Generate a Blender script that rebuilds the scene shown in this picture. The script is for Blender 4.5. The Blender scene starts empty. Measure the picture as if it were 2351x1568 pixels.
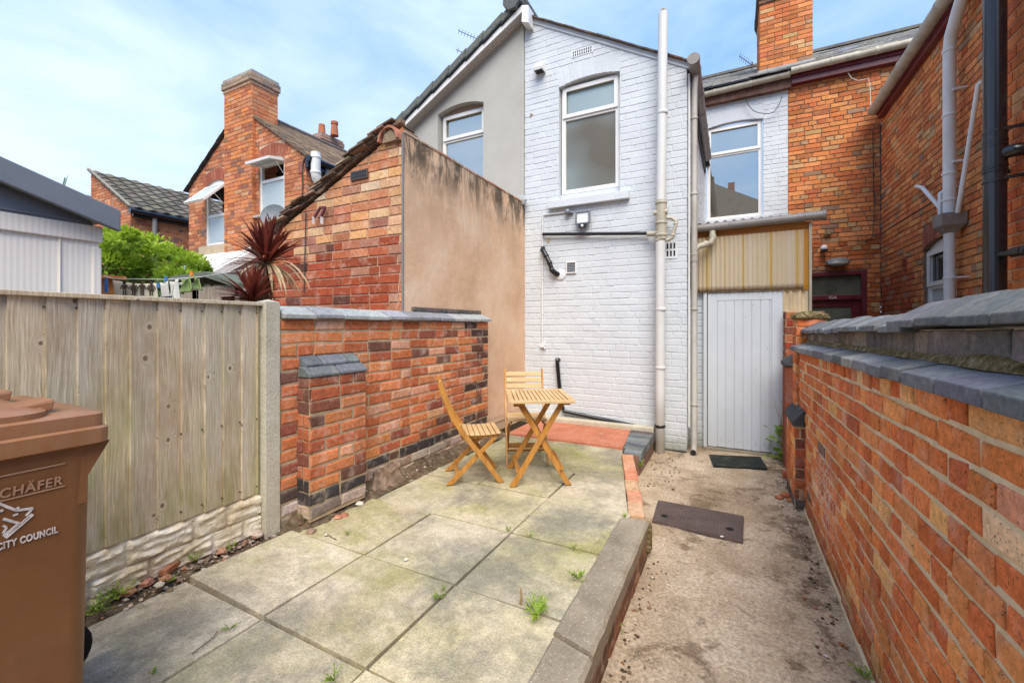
import bpy, math, random
from mathutils import Vector, Matrix, noise as mnoise
R = math.radians
S = bpy.context.scene
V = Vector
# ---------------------------------------------------------------- camera
CX, HY, FP, EYE, VPX = 1175.5, 748.0, 982.0, 1.46, 1680.0
TH = math.atan2(VPX - CX, FP)
CT, ST = math.cos(TH), math.sin(TH)
cd = bpy.data.cameras.new('camera'); cam = bpy.data.objects.new('camera', cd)
S.collection.objects.link(cam); S.camera = cam
cam.location = (0, 0, EYE); cam.rotation_euler = (R(90), 0, TH)
cd.sensor_width = 36; cd.lens = FP / 2351 * 36; cd.shift_y = -(784 - HY) / 2351
cd.clip_start = .02; cd.clip_end = 3000
# ---------------------------------------------------------------- sky and sun
SUN_EL, SUN_AZ = 52, 152            # azimuth measured from +Y clockwise (towards +X)
wd = bpy.data.worlds.new('World'); S.world = wd; wd.use_nodes = True
nt = wd.node_tree; nt.nodes.clear()
o = nt.nodes.new('ShaderNodeOutputWorld'); bg = nt.nodes.new('ShaderNodeBackground')
sky = nt.nodes.new('ShaderNodeTexSky'); sky.sky_type = 'NISHITA'; sky.sun_disc = False
sky.sun_elevation = R(SUN_EL); sky.sun_rotation = R(SUN_AZ); sky.air_density = 1.0; sky.dust_density = .6; sky.ozone_density = 1.6
tc = nt.nodes.new('ShaderNodeTexCoord'); mp = nt.nodes.new('ShaderNodeMapping')
mp.inputs['Scale'].default_value = (1.5, 1.5, 3.8); mp.inputs['Rotation'].default_value = (.12, .3, .5)
nz = nt.nodes.new('ShaderNodeTexNoise'); nz.inputs['Scale'].default_value = 1.7; nz.inputs['Detail'].default_value = 7
nz.inputs['Roughness'].default_value = .55; nz.inputs['Distortion'].default_value = .5
nt.links.new(tc.outputs['Generated'], mp.inputs[0]); nt.links.new(mp.outputs[0], nz.inputs['Vector'])
# thin high cloud, thicker towards the west (left of the view) and the horizon
dt = nt.nodes.new('ShaderNodeVectorMath'); dt.operation = 'DOT_PRODUCT'
dt.inputs[1].default_value = (-.78, .12, -.75)
nt.links.new(tc.outputs['Generated'], dt.inputs[0])
ad = nt.nodes.new('ShaderNodeMath'); ad.operation = 'MULTIPLY_ADD'; ad.inputs[1].default_value = .30
nt.links.new(dt.outputs['Value'], ad.inputs[0]); nt.links.new(nz.outputs['Fac'], ad.inputs[2])
cr = nt.nodes.new('ShaderNodeValToRGB'); cr.color_ramp.elements[0].position = .27; cr.color_ramp.elements[1].position = .86
cr.color_ramp.elements[0].color = (.0, .0, .0, 1); cr.color_ramp.elements[1].color = (.86, .86, .86, 1)
nt.links.new(ad.outputs[0], cr.inputs[0])
hs = nt.nodes.new('ShaderNodeMix'); hs.data_type = 'RGBA'; hs.blend_type = 'MULTIPLY'; hs.inputs[0].default_value = 1
hs.inputs[7].default_value = (.9, .9, .9, 1)
nt.links.new(sky.outputs[0], hs.inputs[6])
hz = nt.nodes.new('ShaderNodeMix'); hz.data_type = 'RGBA'; hz.inputs[0].default_value = .82; hz.inputs[7].default_value = (1.35, 2.65, 5.3, 1)
nt.links.new(hs.outputs[2], hz.inputs[6])
mx = nt.nodes.new('ShaderNodeMix'); mx.data_type = 'RGBA'; mx.inputs[7].default_value = (4.35, 5.05, 6.1, 1)
nt.links.new(cr.outputs[0], mx.inputs[0]); nt.links.new(hz.outputs[2], mx.inputs[6])
nt.links.new(mx.outputs[2], bg.inputs[0]); bg.inputs[1].default_value = .108
nt.links.new(bg.outputs[0], o.inputs[0])
sd = bpy.data.lights.new('sun', 'SUN'); sun = bpy.data.objects.new('sun', sd); S.collection.objects.link(sun)
sd.energy = 2.5; sd.angle = R(48); sd.color = (1, .92, .79)
az = R(SUN_AZ); el = R(SUN_EL)
sun.rotation_euler = V((math.sin(az) * math.cos(el), math.cos(az) * math.cos(el), math.sin(el))).to_track_quat('Z', 'Y').to_euler()
sun.location = (3, -6, 12)
S.view_settings.view_transform = 'Standard'; S.view_settings.look = 'None'
S.view_settings.exposure = 1.15; S.view_settings.gamma = 1
S.render.engine = 'CYCLES'
S.cycles.max_bounces = 6; S.cycles.diffuse_bounces = 3; S.cycles.glossy_bounces = 3; S.cycles.transmission_bounces = 4

def W(x, y, X=None, Y=None, Z=None, T=None):
    """point on a real plane (X=, Y= or Z=, metres) seen at a place of the photograph"""
    u = (x - CX) / FP; w = (HY - y) / FP; dx = u * CT - ST; dy = u * ST + CT
    t = X / dx if X is not None else Y / dy if Y is not None else (Z - EYE) / w if Z is not None else T
    return V((dx * t, dy * t, EYE + w * t))
rnd = random.Random(7)
def ru(a, b): return rnd.uniform(a, b)

# ---------------------------------------------------------------- mesh helper
ORG = {}
class MB:
    def __init__(s): s.v = []; s.f = []; s.m = []; s.c = []
    def face(s, pts, m=0, c=(.5, .5, .5)):
        i = len(s.v); s.v.extend(pts); s.f.append(tuple(range(i, i + len(pts)))); s.m.append(m); s.c.append(c)
    def mesh(s, vs, fs, m=0, c=(.5, .5, .5)):
        i = len(s.v); s.v.extend(vs)
        for f in fs: s.f.append(tuple(i + k for k in f)); s.m.append(m); s.c.append(c)
    def box(s, lo, hi, m=0, c=(.5, .5, .5)):
        x0, y0, z0 = lo; x1, y1, z1 = hi
        s.mesh([V(p) for p in ((x0,y0,z0),(x1,y0,z0),(x1,y1,z0),(x0,y1,z0),(x0,y0,z1),(x1,y0,z1),(x1,y1,z1),(x0,y1,z1))],
               [(3,2,1,0),(4,5,6,7),(0,1,5,4),(1,2,6,5),(2,3,7,6),(3,0,4,7)], m, c)
    def obox(s, o, a, b, d, m=0, c=(.5, .5, .5)):
        """box from corner o along vectors a, b, d"""
        p = [o, o+a, o+a+b, o+b, o+d, o+a+d, o+a+b+d, o+b+d]
        fs = [(3,2,1,0),(4,5,6,7),(0,1,5,4),(1,2,6,5),(2,3,7,6),(3,0,4,7)]
        if a.cross(b).dot(d) < 0: fs = [f[::-1] for f in fs]
        s.mesh(p, fs, m, c)
    def bar(s, p, q, w, h, up=V((0,0,1)), m=0, c=(.5, .5, .5)):
        d = (q - p); dn = d.normalized(); a = dn.cross(up)
        if a.length < 1e-4: a = dn.cross(V((1,0,0)))
        a.normalize(); b = a.cross(dn).normalized()
        s.obox(p - a*w/2 - b*h/2, a*w, b*h, d, m, c)
    def prism(s, poly, vec, m=0, c=(.5, .5, .5)):
        n = len(poly); q = [p + vec for p in poly]
        nn = V((0,0,0))
        for i in range(n): nn += (poly[i]-poly[0]).cross(poly[(i+1) % n]-poly[0])
        fs = [tuple(range(n))[::-1], tuple(range(n, 2*n))] + [(i, (i+1) % n, n+(i+1) % n, n+i) for i in range(n)]
        if nn.dot(vec) < 0: fs = [f[::-1] for f in fs]
        s.mesh(list(poly) + q, fs, m, c)
    def tube(s, pts, r, n=14, m=0, c=(.5, .5, .5), cap=True):
        pts = [V(p) for p in pts]; rs = r if isinstance(r, (list, tuple)) else [r]*len(pts)
        d0 = (pts[1]-pts[0]).normalized(); up = V((0,0,1)) if abs(d0.z) < .9 else V((1,0,0))
        a = d0.cross(up).normalized(); vs = []
        for i, p in enumerate(pts):
            if i == 0: d = d0
            elif i == len(pts)-1: d = (pts[i]-pts[i-1]).normalized()
            else: d = ((pts[i]-pts[i-1]).normalized() + (pts[i+1]-pts[i]).normalized()).normalized()
            a = (a - d*a.dot(d)).normalized(); b = d.cross(a)
            for k in range(n):
                t = 2*math.pi*k/n; vs.append(p + (a*math.cos(t) + b*math.sin(t))*rs[i])
        L = len(pts); fs = [(i*n+k, i*n+(k+1) % n, (i+1)*n+(k+1) % n, (i+1)*n+k) for i in range(L-1) for k in range(n)]
        if cap: fs += [tuple(range(n))[::-1], tuple(range((L-1)*n, L*n))]
        s.mesh(vs, fs, m, c)
    def ring(s, p, d, r, h, n=16, m=0, c=(.5, .5, .5)):
        d = d.normalized(); s.tube([p-d*h/2, p-d*h*.3, p+d*h*.3, p+d*h/2], [r*.93, r, r, r*.93], n, m, c)
    def sphere(s, p, r, n=12, m=0, c=(.5, .5, .5), sc=(1,1,1)):
        h = n//2; vs = []; fs = []
        for i in range(1, h):
            t = math.pi*i/h
            for k in range(n):
                q = 2*math.pi*k/n
                vs.append(p + V((r*sc[0]*math.sin(t)*math.cos(q), r*sc[1]*math.sin(t)*math.sin(q), r*sc[2]*math.cos(t))))
        top = len(vs); vs += [p+V((0,0,r*sc[2])), p-V((0,0,r*sc[2]))]
        for i in range(h-2):
            for k in range(n): fs.append((i*n+k, (i+1)*n+k, (i+1)*n+(k+1) % n, i*n+(k+1) % n))
        for k in range(n): fs += [(top, k, (k+1) % n), (top+1, (h-2)*n+(k+1) % n, (h-2)*n+k)]
        s.mesh(vs, fs, m, c)
    def build(s, name, mats, parent=None, org=None, smooth=False, bevel=0, seg=2):
        o = V(ORG[parent.name]) if parent else V(org or (0,0,0))
        me = bpy.data.meshes.new(name)
        me.from_pydata([tuple(p - o) for p in s.v], [], s.f)
        for mt in (mats if isinstance(mats, (list, tuple)) else [mats]): me.materials.append(mt)
        me.polygons.foreach_set('material_index', s.m)
        at = me.color_attributes.new('bc', 'FLOAT_COLOR', 'CORNER')
        buf = []
        for f, c in zip(s.f, s.c): buf.extend((c[0], c[1], c[2], 1.0)*len(f))
        at.data.foreach_set('color', buf)
        if smooth: me.polygons.foreach_set('use_smooth', [True]*len(s.f))
        me.update()
        ob = bpy.data.objects.new(name, me); S.collection.objects.link(ob)
        if parent: ob.parent = parent
        else: ob.location = o
        ORG[ob.name] = tuple(o)
        if smooth:
            bpy_smooth_by_angle(me)
        if bevel:
            b = ob.modifiers.new('bevel', 'BEVEL'); b.width = bevel; b.segments = seg; b.limit_method = 'ANGLE'; b.angle_limit = R(35)
            b.harden_normals = False
        return ob
def bpy_smooth_by_angle(me, ang=R(40)):
    import bmesh
    bm = bmesh.new(); bm.from_mesh(me); bmesh.ops.remove_doubles(bm, verts=bm.verts, dist=1e-5)
    for e in bm.edges:
        if len(e.link_faces) == 2 and e.calc_face_angle(0) > ang: e.smooth = False
    bm.to_mesh(me); bm.free()
def tag(o, label, cat, group=None):
    o['label'] = label; o['category'] = cat
    if group: o['group'] = group
    return o
def struct(o): o['kind'] = 'structure'; return o
def thing(name, label, cat, loc=(0,0,0), group=None):
    o = bpy.data.objects.new(name, None); S.collection.objects.link(o); o.location = loc; o.empty_display_size = .1
    ORG[o.name] = tuple(loc); return tag(o, label, cat, group)
def lab(o, l): o['label'] = l; return o
def copytree(src, loc, rotz, label):
    c = src.copy(); S.collection.objects.link(c); c.location = loc; c.rotation_euler = (0, 0, rotz); c['label'] = label
    for ch in list(src.children):
        d = ch.copy(); S.collection.objects.link(d); d.parent = c
        for g in list(ch.children):
            e = g.copy(); S.collection.objects.link(e); e.parent = d
    return c

# ---------------------------------------------------------------- materials
class M:
    def __init__(s, name, rough=.8, spec=.3):
        s.m = bpy.data.materials.new(name); s.m.use_nodes = True; s.t = s.m.node_tree; s.t.nodes.clear()
        s.o = s.t.nodes.new('ShaderNodeOutputMaterial'); s.b = s.t.nodes.new('ShaderNodeBsdfPrincipled')
        s.t.links.new(s.b.outputs[0], s.o.inputs[0]); s.b.inputs['Roughness'].default_value = rough
        s.b.inputs['Specular IOR Level'].default_value = spec; s.tc = None; s.h = None
    def L(s, a, b): s.t.links.new(a, b)
    def vec(s, scale=(1,1,1), loc=(0,0,0), rot=(0,0,0)):
        if s.tc is None: s.tc = s.t.nodes.new('ShaderNodeTexCoord')
        p = s.t.nodes.new('ShaderNodeMapping'); p.inputs['Scale'].default_value = scale
        p.inputs['Location'].default_value = loc; p.inputs['Rotation'].default_value = rot
        s.L(s.tc.outputs['Object'], p.inputs[0]); return p.outputs[0]
    def noise(s, scale, detail=4, rough=.55, v=None, dist=0, out='Fac'):
        n = s.t.nodes.new('ShaderNodeTexNoise'); n.inputs['Scale'].default_value = scale; n.inputs['Detail'].default_value = detail
        n.inputs['Roughness'].default_value = rough; n.inputs['Distortion'].default_value = dist
        s.L(v if v is not None else s.vec(), n.inputs['Vector']); return n.outputs[out]
    def vor(s, scale, v=None, feat='F1', out='Distance', rnd_=1):
        n = s.t.nodes.new('ShaderNodeTexVoronoi'); n.feature = feat; n.inputs['Scale'].default_value = scale
        n.inputs['Randomness'].default_value = rnd_
        s.L(v if v is not None else s.vec(), n.inputs['Vector']); return n.outputs[out]
    def ramp(s, f, stops, interp='LINEAR'):
        n = s.t.nodes.new('ShaderNodeValToRGB'); e = n.color_ramp.elements; n.color_ramp.interpolation = interp
        while len(e) < len(stops): e.new(.5)
        for k, (p, c) in enumerate(stops):
            e[k].position = p; e[k].color = (c, c, c, 1) if isinstance(c, (int, float)) else (*c, 1)
        s.L(f, n.inputs[0]); return n.outputs[0]
    def mix(s, f, a, b, mode='MIX'):
        n = s.t.nodes.new('ShaderNodeMix'); n.data_type = 'RGBA'; n.blend_type = mode
        for i, x in ((0, f), (6, a), (7, b)):
            if isinstance(x, bpy.types.NodeSocket): s.L(x, n.inputs[i])
            else: n.inputs[i].default_value = x if i == 0 else (*x, 1)
        return n.outputs[2]
    def math(s, op, a, b=0., c=0.):
        n = s.t.nodes.new('ShaderNodeMath'); n.operation = op
        for i, x in enumerate((a, b, c)):
            if isinstance(x, bpy.types.NodeSocket): s.L(x, n.inputs[i])
            else: n.inputs[i].default_value = x
        return n.outputs[0]
    def attr(s):
        n = s.t.nodes.new('ShaderNodeAttribute'); n.attribute_name = 'bc'; return n.outputs['Color']
    def sep(s, v):
        n = s.t.nodes.new('ShaderNodeSeparateXYZ'); s.L(v, n.inputs[0]); return n.outputs
    def col(s, c):
        if isinstance(c, bpy.types.NodeSocket): s.L(c, s.b.inputs['Base Color'])
        else: s.b.inputs['Base Color'].default_value = (*c, 1)
        return s
    def bump(s, h, strength=.5, dist=.01):
        n = s.t.nodes.new('ShaderNodeBump'); n.inputs['Strength'].default_value = strength; n.inputs['Distance'].default_value = dist
        s.L(h, n.inputs['Height'])
        if s.h is not None: s.L(s.h, n.inputs['Normal'])
        s.h = n.outputs[0]; s.L(s.h, s.b.inputs['Normal']); return s
    def rough(s, f): s.L(f, s.b.inputs['Roughness']); return s

def m_brick(name, dirt=.35, dirtc=(.05, .035, .025), sc=1., pale=(.55,.42,.33), palef=.12, speck=.5, splash=None, foot=0):
    m = M(name, .9, .15); a = m.attr()
    c = m.mix(1., a, m.ramp(m.noise(38*sc, 5, .7), [(.25, .62), (.5, 1.), (.75, 1.4)]), 'MULTIPLY')
    c = m.mix(m.math('MULTIPLY', m.ramp(m.noise(9*sc, 4, .6), [(.52, 0.), (.72, 1.)]), palef), c, pale)
    c = m.mix(m.math('MULTIPLY', m.ramp(m.noise(2.1, 5, .65), [(.48, 0.), (.75, 1.)]), dirt), c, dirtc)
    c = m.mix(m.math('MULTIPLY', m.ramp(m.noise(120*sc, 2, .5), [(.62, 0.), (.7, 1.)]), speck), c, dirtc)
    if foot:
        zz = m.math('ADD', m.sep(m.vec())[2], m.math('MULTIPLY', m.noise(5, 5, .7), .22))
        c = m.mix(m.ramp(zz, [(.10, foot), (.34, 0.)]), c, (.10, .075, .045))
    if splash:
        q = m.sep(m.vec((1, 1/splash[2], 1/splash[3]), (0, -splash[0]/splash[2], -splash[1]/splash[3])))
        d2 = m.math('SQRT', m.math('ADD', m.math('MULTIPLY', q[1], q[1]), m.math('MULTIPLY', q[2], q[2])))
        k = m.math('MULTIPLY', m.ramp(d2, [(.2, 1.), (1., 0.)]), m.ramp(m.noise(26, 5, .75, v=m.vec((1, 1, .6))), [(.5, 0.), (.58, 1.)]))
        c = m.mix(m.math('MULTIPLY', k, .85), c, (.75, .70, .66))
    m.col(c); m.bump(m.noise(70*sc, 5, .65), .55, .006); m.bump(m.noise(16*sc, 3), .35, .01); return m.m
def m_mortar(name, c1, c2):
    m = M(name, .95, .1); m.col(m.ramp(m.noise(14, 6, .7), [(.3, c1), (.7, c2)])); m.bump(m.noise(90, 4, .7), .6, .006); return m.m
def m_plain(name, c, rough=.5, var=.12, sc=6, bump=.05, spec=.4, metal=0, dirt=None, df=.3):
    m = M(name, rough, spec); k = m.ramp(m.noise(sc, 4, .6), [(.25, 1-var), (.75, 1+var)])
    cc = m.mix(1., c, k, 'MULTIPLY')
    if dirt: cc = m.mix(m.math('MULTIPLY', m.ramp(m.noise(sc*.7, 6, .7, v=m.vec((1, 1, .4), (3, 1, 2))), [(.45, 0.), (.7, 1.)]), df), cc, dirt)
    m.col(cc); m.b.inputs['Metallic'].default_value = metal
    if bump: m.bump(m.noise(sc*9, 4, .6), bump, .004)
    return m.m
MT = {}
MT['brick'] = m_brick('red_brick', .3, pale=(.80, .60, .47), palef=.34)
MT['brick_right'] = m_brick('splashed_red_brick', .42, pale=(.80, .60, .47), palef=.3, speck=.7, splash=(1.75, .42, .42, .34), foot=.6)
MT['brick_left'] = m_brick('damp_red_brick', .38, pale=(.78, .62, .52), palef=.42, speck=.6)
MT['brick_far'] = m_brick('far_red_brick', .3, sc=.7)
MT['brick_wing'] = m_brick('weathered_orange_brick', .3, (.12, .07, .04), palef=.15)
MT['brick_new'] = m_brick('newer_orange_brick', .12, palef=.05, speck=.25)
MT['mortar'] = m_mortar('buff_mortar', (.56, .44, .26), (.80, .65, .43))
MT['mortar_left'] = m_mortar('aged_tan_mortar', (.36, .27, .165), (.60, .47, .30))
MT['mortar_dark'] = m_mortar('sooty_mortar', (.13, .09, .065), (.32, .22, .15))
MT['mortar_pink'] = m_mortar('pinkish_mortar', (.46, .30, .21), (.64, .46, .34))
MT['blue_brick'] = m_brick('blue_engineering_brick', .35, (.13, .12, .085), palef=.35, pale=(.34, .33, .30), speck=.3)
# painted brick
m = M('white_masonry_paint', .62, .3); a = m.attr()
c = m.mix(1., a, m.ramp(m.noise(3, 5, .6), [(.3, .93), (.7, 1.04)]), 'MULTIPLY')
xyz = m.sep(m.vec())
c = m.mix(m.math('MULTIPLY', m.ramp(m.noise(24, 6, .75), [(.63, 0.), (.70, 1.)]), .3), c, (.32, .31, .27))
z = m.math('ADD', xyz[2], m.math('MULTIPLY', m.noise(5, 5, .7), .5))
c = m.mix(m.ramp(z, [(.24, .75), (.52, 0.)]), c, (.22, .23, .15))
m.col(c); m.bump(m.noise(26, 5, .6), .5, .008); m.bump(m.noise(110, 3, .6), .25, .003); MT['paint'] = m.m
# grey render
m = M('grey_render', .9, .15); c = m.ramp(m.noise(1.6, 5, .6), [(.3, (.44, .43, .385)), (.7, (.53, .52, .475))])
c = m.mix(m.math('MULTIPLY', m.noise(220, 2, .5), .35), c, (.3, .28, .25)); m.col(c); m.bump(m.noise(160, 3, .6), .6, .004); MT['render_grey'] = m.m
# tan render, stained below its top edge
m = M('tan_render', .9, .15); xyz = m.sep(m.vec())
c = m.ramp(m.noise(1.5, 6, .6), [(.28, (.56, .35, .21)), (.5, (.70, .47, .30)), (.72, (.78, .59, .42))])
st = m.math('MULTIPLY', m.ramp(m.noise(1., 7, .72, v=m.vec((3.2, 3.2, .55)), dist=.5), [(.46, 0.), (.68, 1.)]),
            m.ramp(m.math('ADD', xyz[2], m.math('MULTIPLY', m.noise(2, 3), .7)), [(.0, 0.), (.999, 1.)]))
zz = m.math('MULTIPLY', m.math('SUBTRACT', xyz[2], 1.7), .75)
zz = m.ramp(zz, [(.3, .02), (.72, .2), (.96, 1.)])
c = m.mix(m.math('MULTIPLY', m.math('MULTIPLY', m.ramp(m.noise(1., 7, .75, v=m.vec((4.5, 4.5, 1.3)), dist=.9), [(.42, 0.), (.56, 1.)]), zz), 1.), c, (.13, .10, .07))
c = m.mix(m.math('MULTIPLY', m.ramp(m.noise(7, 6, .7), [(.55, 0.), (.62, 1.)]), .3), c, (.68, .5, .36))
c = m.mix(m.ramp(m.noise(30, 4, .8), [(.7, 0.), (.74, .8)]), c, (.12, .09, .06))
m.col(c); m.bump(m.noise(9, 6, .7), .5, .015); m.bump(m.noise(80, 3), .3, .004); MT['render_tan'] = m.m
# concrete surfaces
def m_slab():
    m = M('concrete_slab', .92, .15); a = m.attr()
    c = m.ramp(m.noise(2.2, 6, .65), [(.3, (.36, .30, .205)), (.5, (.55, .475, .335)), (.7, (.69, .61, .455))])
    c = m.mix(1., c, a, 'MULTIPLY')
    c = m.mix(m.math('MULTIPLY', m.ramp(m.noise(1.3, 5, .65, v=m.vec(loc=(4, 2, 0)), dist=.4), [(.45, 0.), (.7, 1.)]), .8), c, (.27, .265, .06))
    c = m.mix(m.math('MULTIPLY', m.ramp(m.noise(1.8, 6, .7, v=m.vec(loc=(9, 5, 0)), dist=.3), [(.46, 0.), (.62, 1.)]), .7), c, (.19, .18, .15))
    c = m.mix(1., c, m.ramp(m.noise(130, 3, .75), [(.3, .62), (.5, 1.), (.68, 1.28)]), 'MULTIPLY')
    c = m.mix(1., c, m.ramp(m.noise(24, 4, .7), [(.3, .8), (.7, 1.15)]), 'MULTIPLY')
    c = m.mix(m.math('MULTIPLY', m.ramp(m.noise(260, 2, .6), [(.55, 0.), (.72, 1.)]), .4), c, (.09, .08, .06))
    m.col(c); m.bump(m.noise(150, 4, .7), .5, .004); m.bump(m.noise(14, 4), .3, .006); return m.m
MT['slab'] = m_slab()
m = M('path_concrete', .92, .15)
c = m.ramp(m.noise(1.4, 6, .68, dist=.3), [(.3, (.29, .22, .14)), (.48, (.46, .365, .245)), (.66, (.64, .54, .395))])
c = m.mix(m.math('MULTIPLY', m.ramp(m.noise(2.6, 6, .75, v=m.vec(loc=(2, 7, 0)), dist=.5), [(.54, 0.), (.61, 1.)]), .7), c, (.15, .105, .06))
xe = m.ramp(m.sep(m.vec())[0], [(.12, 0.), (.42, 1.)])
c = m.mix(m.math('MULTIPLY', m.math('MULTIPLY', xe, m.ramp(m.noise(7, 6, .75, v=m.vec((1, .8, 1), (5, 2, 0))), [(.50, 0.), (.57, 1.)])), .8), c, (.12, .08, .045))
vo = m.t.nodes.new('ShaderNodeTexVoronoi'); vo.inputs['Scale'].default_value = 75; m.L(m.vec(), vo.inputs['Vector'])
peb = m.math('MULTIPLY', m.ramp(vo.outputs['Distance'], [(.25, 1.), (.42, 0.)]), m.ramp(m.noise(5, 3), [(.35, .15), (.65, .9)]))
c = m.mix(peb, c, m.mix(.55, m.ramp(m.sep(vo.outputs['Color'])[0], [(0., (.15, .1, .06)), (.35, (.33, .25, .17)), (.7, (.5, .42, .32)), (1., (.75, .7, .6))]), c))
c = m.mix(1., c, m.ramp(m.noise(55, 5, .8), [(.3, (.42, .40, .39)), (.5, (.88, .84, .84)), (.7, (1.35, 1.28, 1.25))]), 'MULTIPLY')
m.col(c); m.bump(peb, .35, .003); m.bump(m.noise(120, 4, .7), .3, .003); m.bump(m.noise(6, 5), .4, .02); MT['path'] = m.m
m = M('kerb_concrete', .95, .1)
c = m.ramp(m.noise(4, 5, .6), [(.3, (.25, .205, .145)), (.7, (.41, .35, .26))])
v2 = m.vor(95); c = m.mix(m.ramp(v2, [(.2, .5), (.42, 0.)]), c, m.ramp(m.noise(60, 1), [(.4, (.12, .09, .065)), (.6, (.7, .64, .54))]))
m.col(c); m.bump(m.noise(170, 4, .7), .8, .006); MT['kerb'] = m.m
m = M('dark_joint_earth', .98, .05); m.col((.035, .027, .018)); MT['joint'] = m.m
m = M('soil', .98, .05); m.col(m.ramp(m.noise(22, 6, .7), [(.3, (.07, .048, .03)), (.55, (.19, .135, .085)), (.75, (.36, .28, .2))])); m.bump(m.noise(30, 5, .7), 1., .03); MT['soil'] = m.m
m = M('post_concrete', .93, .15); c = m.ramp(m.noise(5, 6, .65), [(.3, (.42, .38, .28)), (.7, (.6, .56, .45))])
c = m.mix(m.ramp(m.noise(90, 2, .6), [(.6, 0.), (.68, .7)]), c, (.2, .19, .16)); m.col(c); m.bump(m.noise(60, 4, .7), .6, .008); MT['post'] = m.m
m = M('gravel_board_concrete', .95, .1); v0 = m.vec()
c = m.ramp(m.noise(7, 6, .7), [(.26, (.34, .23, .12)), (.45, (.66, .55, .38)), (.68, (.82, .76, .64))])
m.col(c); m.bump(m.noise(11, 5, .6, dist=.3), .9, .03); m.bump(m.noise(60, 4, .7), .5, .008); MT['rock'] = m.m
m = M('moss_mortar', .98, .05); m.col(m.ramp(m.noise(45, 5, .7), [(.32, (.07, .06, .02)), (.5, (.22, .16, .07)), (.7, (.45, .38, .27))])); m.bump(m.noise(60, 5, .7), 1., .02); MT['moss'] = m.m
# timber: weathered fence boards with knots
def m_fence():
    m = M('weathered_fence_timber', .85, .2); a = m.attr(); sa = m.sep(a)
    tcx = m.vec(); cmb = m.t.nodes.new('ShaderNodeCombineXYZ'); s3 = m.sep(tcx)
    m.L(m.math('MULTIPLY', sa[1], 17.), cmb.inputs[0]); m.L(s3[1], cmb.inputs[1]); m.L(s3[2], cmb.inputs[2])
    mp1 = m.t.nodes.new('ShaderNodeMapping'); mp1.inputs['Scale'].default_value = (1, 1, .42); m.L(cmb.outputs[0], mp1.inputs[0])
    vn = m.t.nodes.new('ShaderNodeTexVoronoi'); vn.voronoi_dimensions = '2D'; vn.inputs['Scale'].default_value = 7.5
    ck = m.t.nodes.new('ShaderNodeCombineXYZ'); m.L(m.math('ADD', s3[1], m.math('MULTIPLY', sa[1], 17.)), ck.inputs[0]); m.L(m.math('MULTIPLY', s3[2], .8), ck.inputs[1]); m.L(ck.outputs[0], vn.inputs['Vector'])
    kn = m.math('MULTIPLY', m.math('GREATER_THAN', m.sep(vn.outputs['Color'])[0], .66), 1.)
    dist = vn.outputs['Distance']
    push = m.math('MULTIPLY', m.ramp(dist, [(.0, 1.), (.30, 0.)], 'EASE'), m.math('MULTIPLY', kn, .05))
    c2 = m.t.nodes.new('ShaderNodeCombineXYZ')
    wav = m.math('MULTIPLY', m.noise(2.2, 3, .5, v=cmb.outputs[0]), .06)
    m.L(m.math('MULTIPLY', sa[1], 9.), c2.inputs[0]); m.L(m.math('ADD', m.math('ADD', s3[1], push), wav), c2.inputs[1]); m.L(m.math('MULTIPLY', s3[2], .035), c2.inputs[2])
    g = m.noise(150, 5, .65, v=c2.outputs[0])
    c = m.ramp(g, [(.3, (.34, .25, .155)), (.45, (.52, .41, .27)), (.6, (.65, .54, .38)), (.75, (.76, .66, .50))])
    gy = m.noise(1.1, 4, .6, v=cmb.outputs[0])
    c = m.mix(m.math('MULTIPLY', m.ramp(gy, [(.40, 0.), (.62, 1.)]), .5), c, m.ramp(g, [(.3, (.38, .34, .28)), (.7, (.72, .67, .59))]))
    c = m.mix(1., c, m.ramp(sa[0], [(0., .88), (1., 1.1)]), 'MULTIPLY')
    # algae towards the bottom boards
    al = m.math('MULTIPLY', m.ramp(s3[2], [(0.0, 1.), (.95, .15)]), m.ramp(m.noise(5, 5, .65, v=m.vec((1, 1, .25))), [(.42, 0.), (.64, 1.)]))
    c = m.mix(m.math('MULTIPLY', al, .75), c, (.27, .27, .06))
    edge = m.math('MULTIPLY', m.ramp(m.math('SUBTRACT', dist, m.math('MULTIPLY', m.sep(vn.outputs['Color'])[1], .065)), [(.015, 1.), (.035, 0.)]), kn)
    c = m.mix(m.math('MULTIPLY', edge, .85), c, (.10, .07, .045))
    ringr = m.math('MULTIPLY', m.ramp(dist, [(.06, 0.), (.10, .55), (.17, 0.)]), kn); c = m.mix(ringr, c, (.66, .56, .42))
    c = m.mix(m.math('MULTIPLY', m.ramp(m.noise(3.2, 5, .7, v=m.vec((1, 1, .45), (7, 3, 1))), [(.5, 0.), (.68, 1.)]), .5), c, (.30, .19, .10))
    m.col(c); m.bump(g, .45, .004); return m.m
MT['fence'] = m_fence()
def m_wood(name, c1, c2, axis=0, sc=1., rough=.55, grey=0, spec=.35):
    m = M(name, rough, spec); s = [14., 14., 14.]; s[axis] = 1.2
    g = m.noise(3*sc, 5, .6, v=m.vec(tuple(s)), dist=.4); c = m.ramp(g, [(.3, c1), (.7, c2)])
    c = m.mix(m.math('MULTIPLY', m.ramp(m.noise(6, 5, .7), [(.5, 0.), (.75, 1.)]), .35+grey), c, (.22, .15, .08)); m.col(c); m.bump(g, .2, .002); return m.m
MT['teak'] = m_wood('varnished_teak', (.34, .14, .025), (.56, .27, .06), 2, rough=.38)
MT['slat'] = m_wood('dry_wood_slats', (.50, .31, .13), (.68, .47, .24), 1, rough=.6)
MT['shedwood'] = m_wood('silvered_shed_boards', (.2, .155, .11), (.38, .32, .25), 2, rough=.9)
MT['beam'] = m_wood('orange_beam_timber', (.36, .12, .02), (.52, .22, .05), 0, rough=.7)
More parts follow.
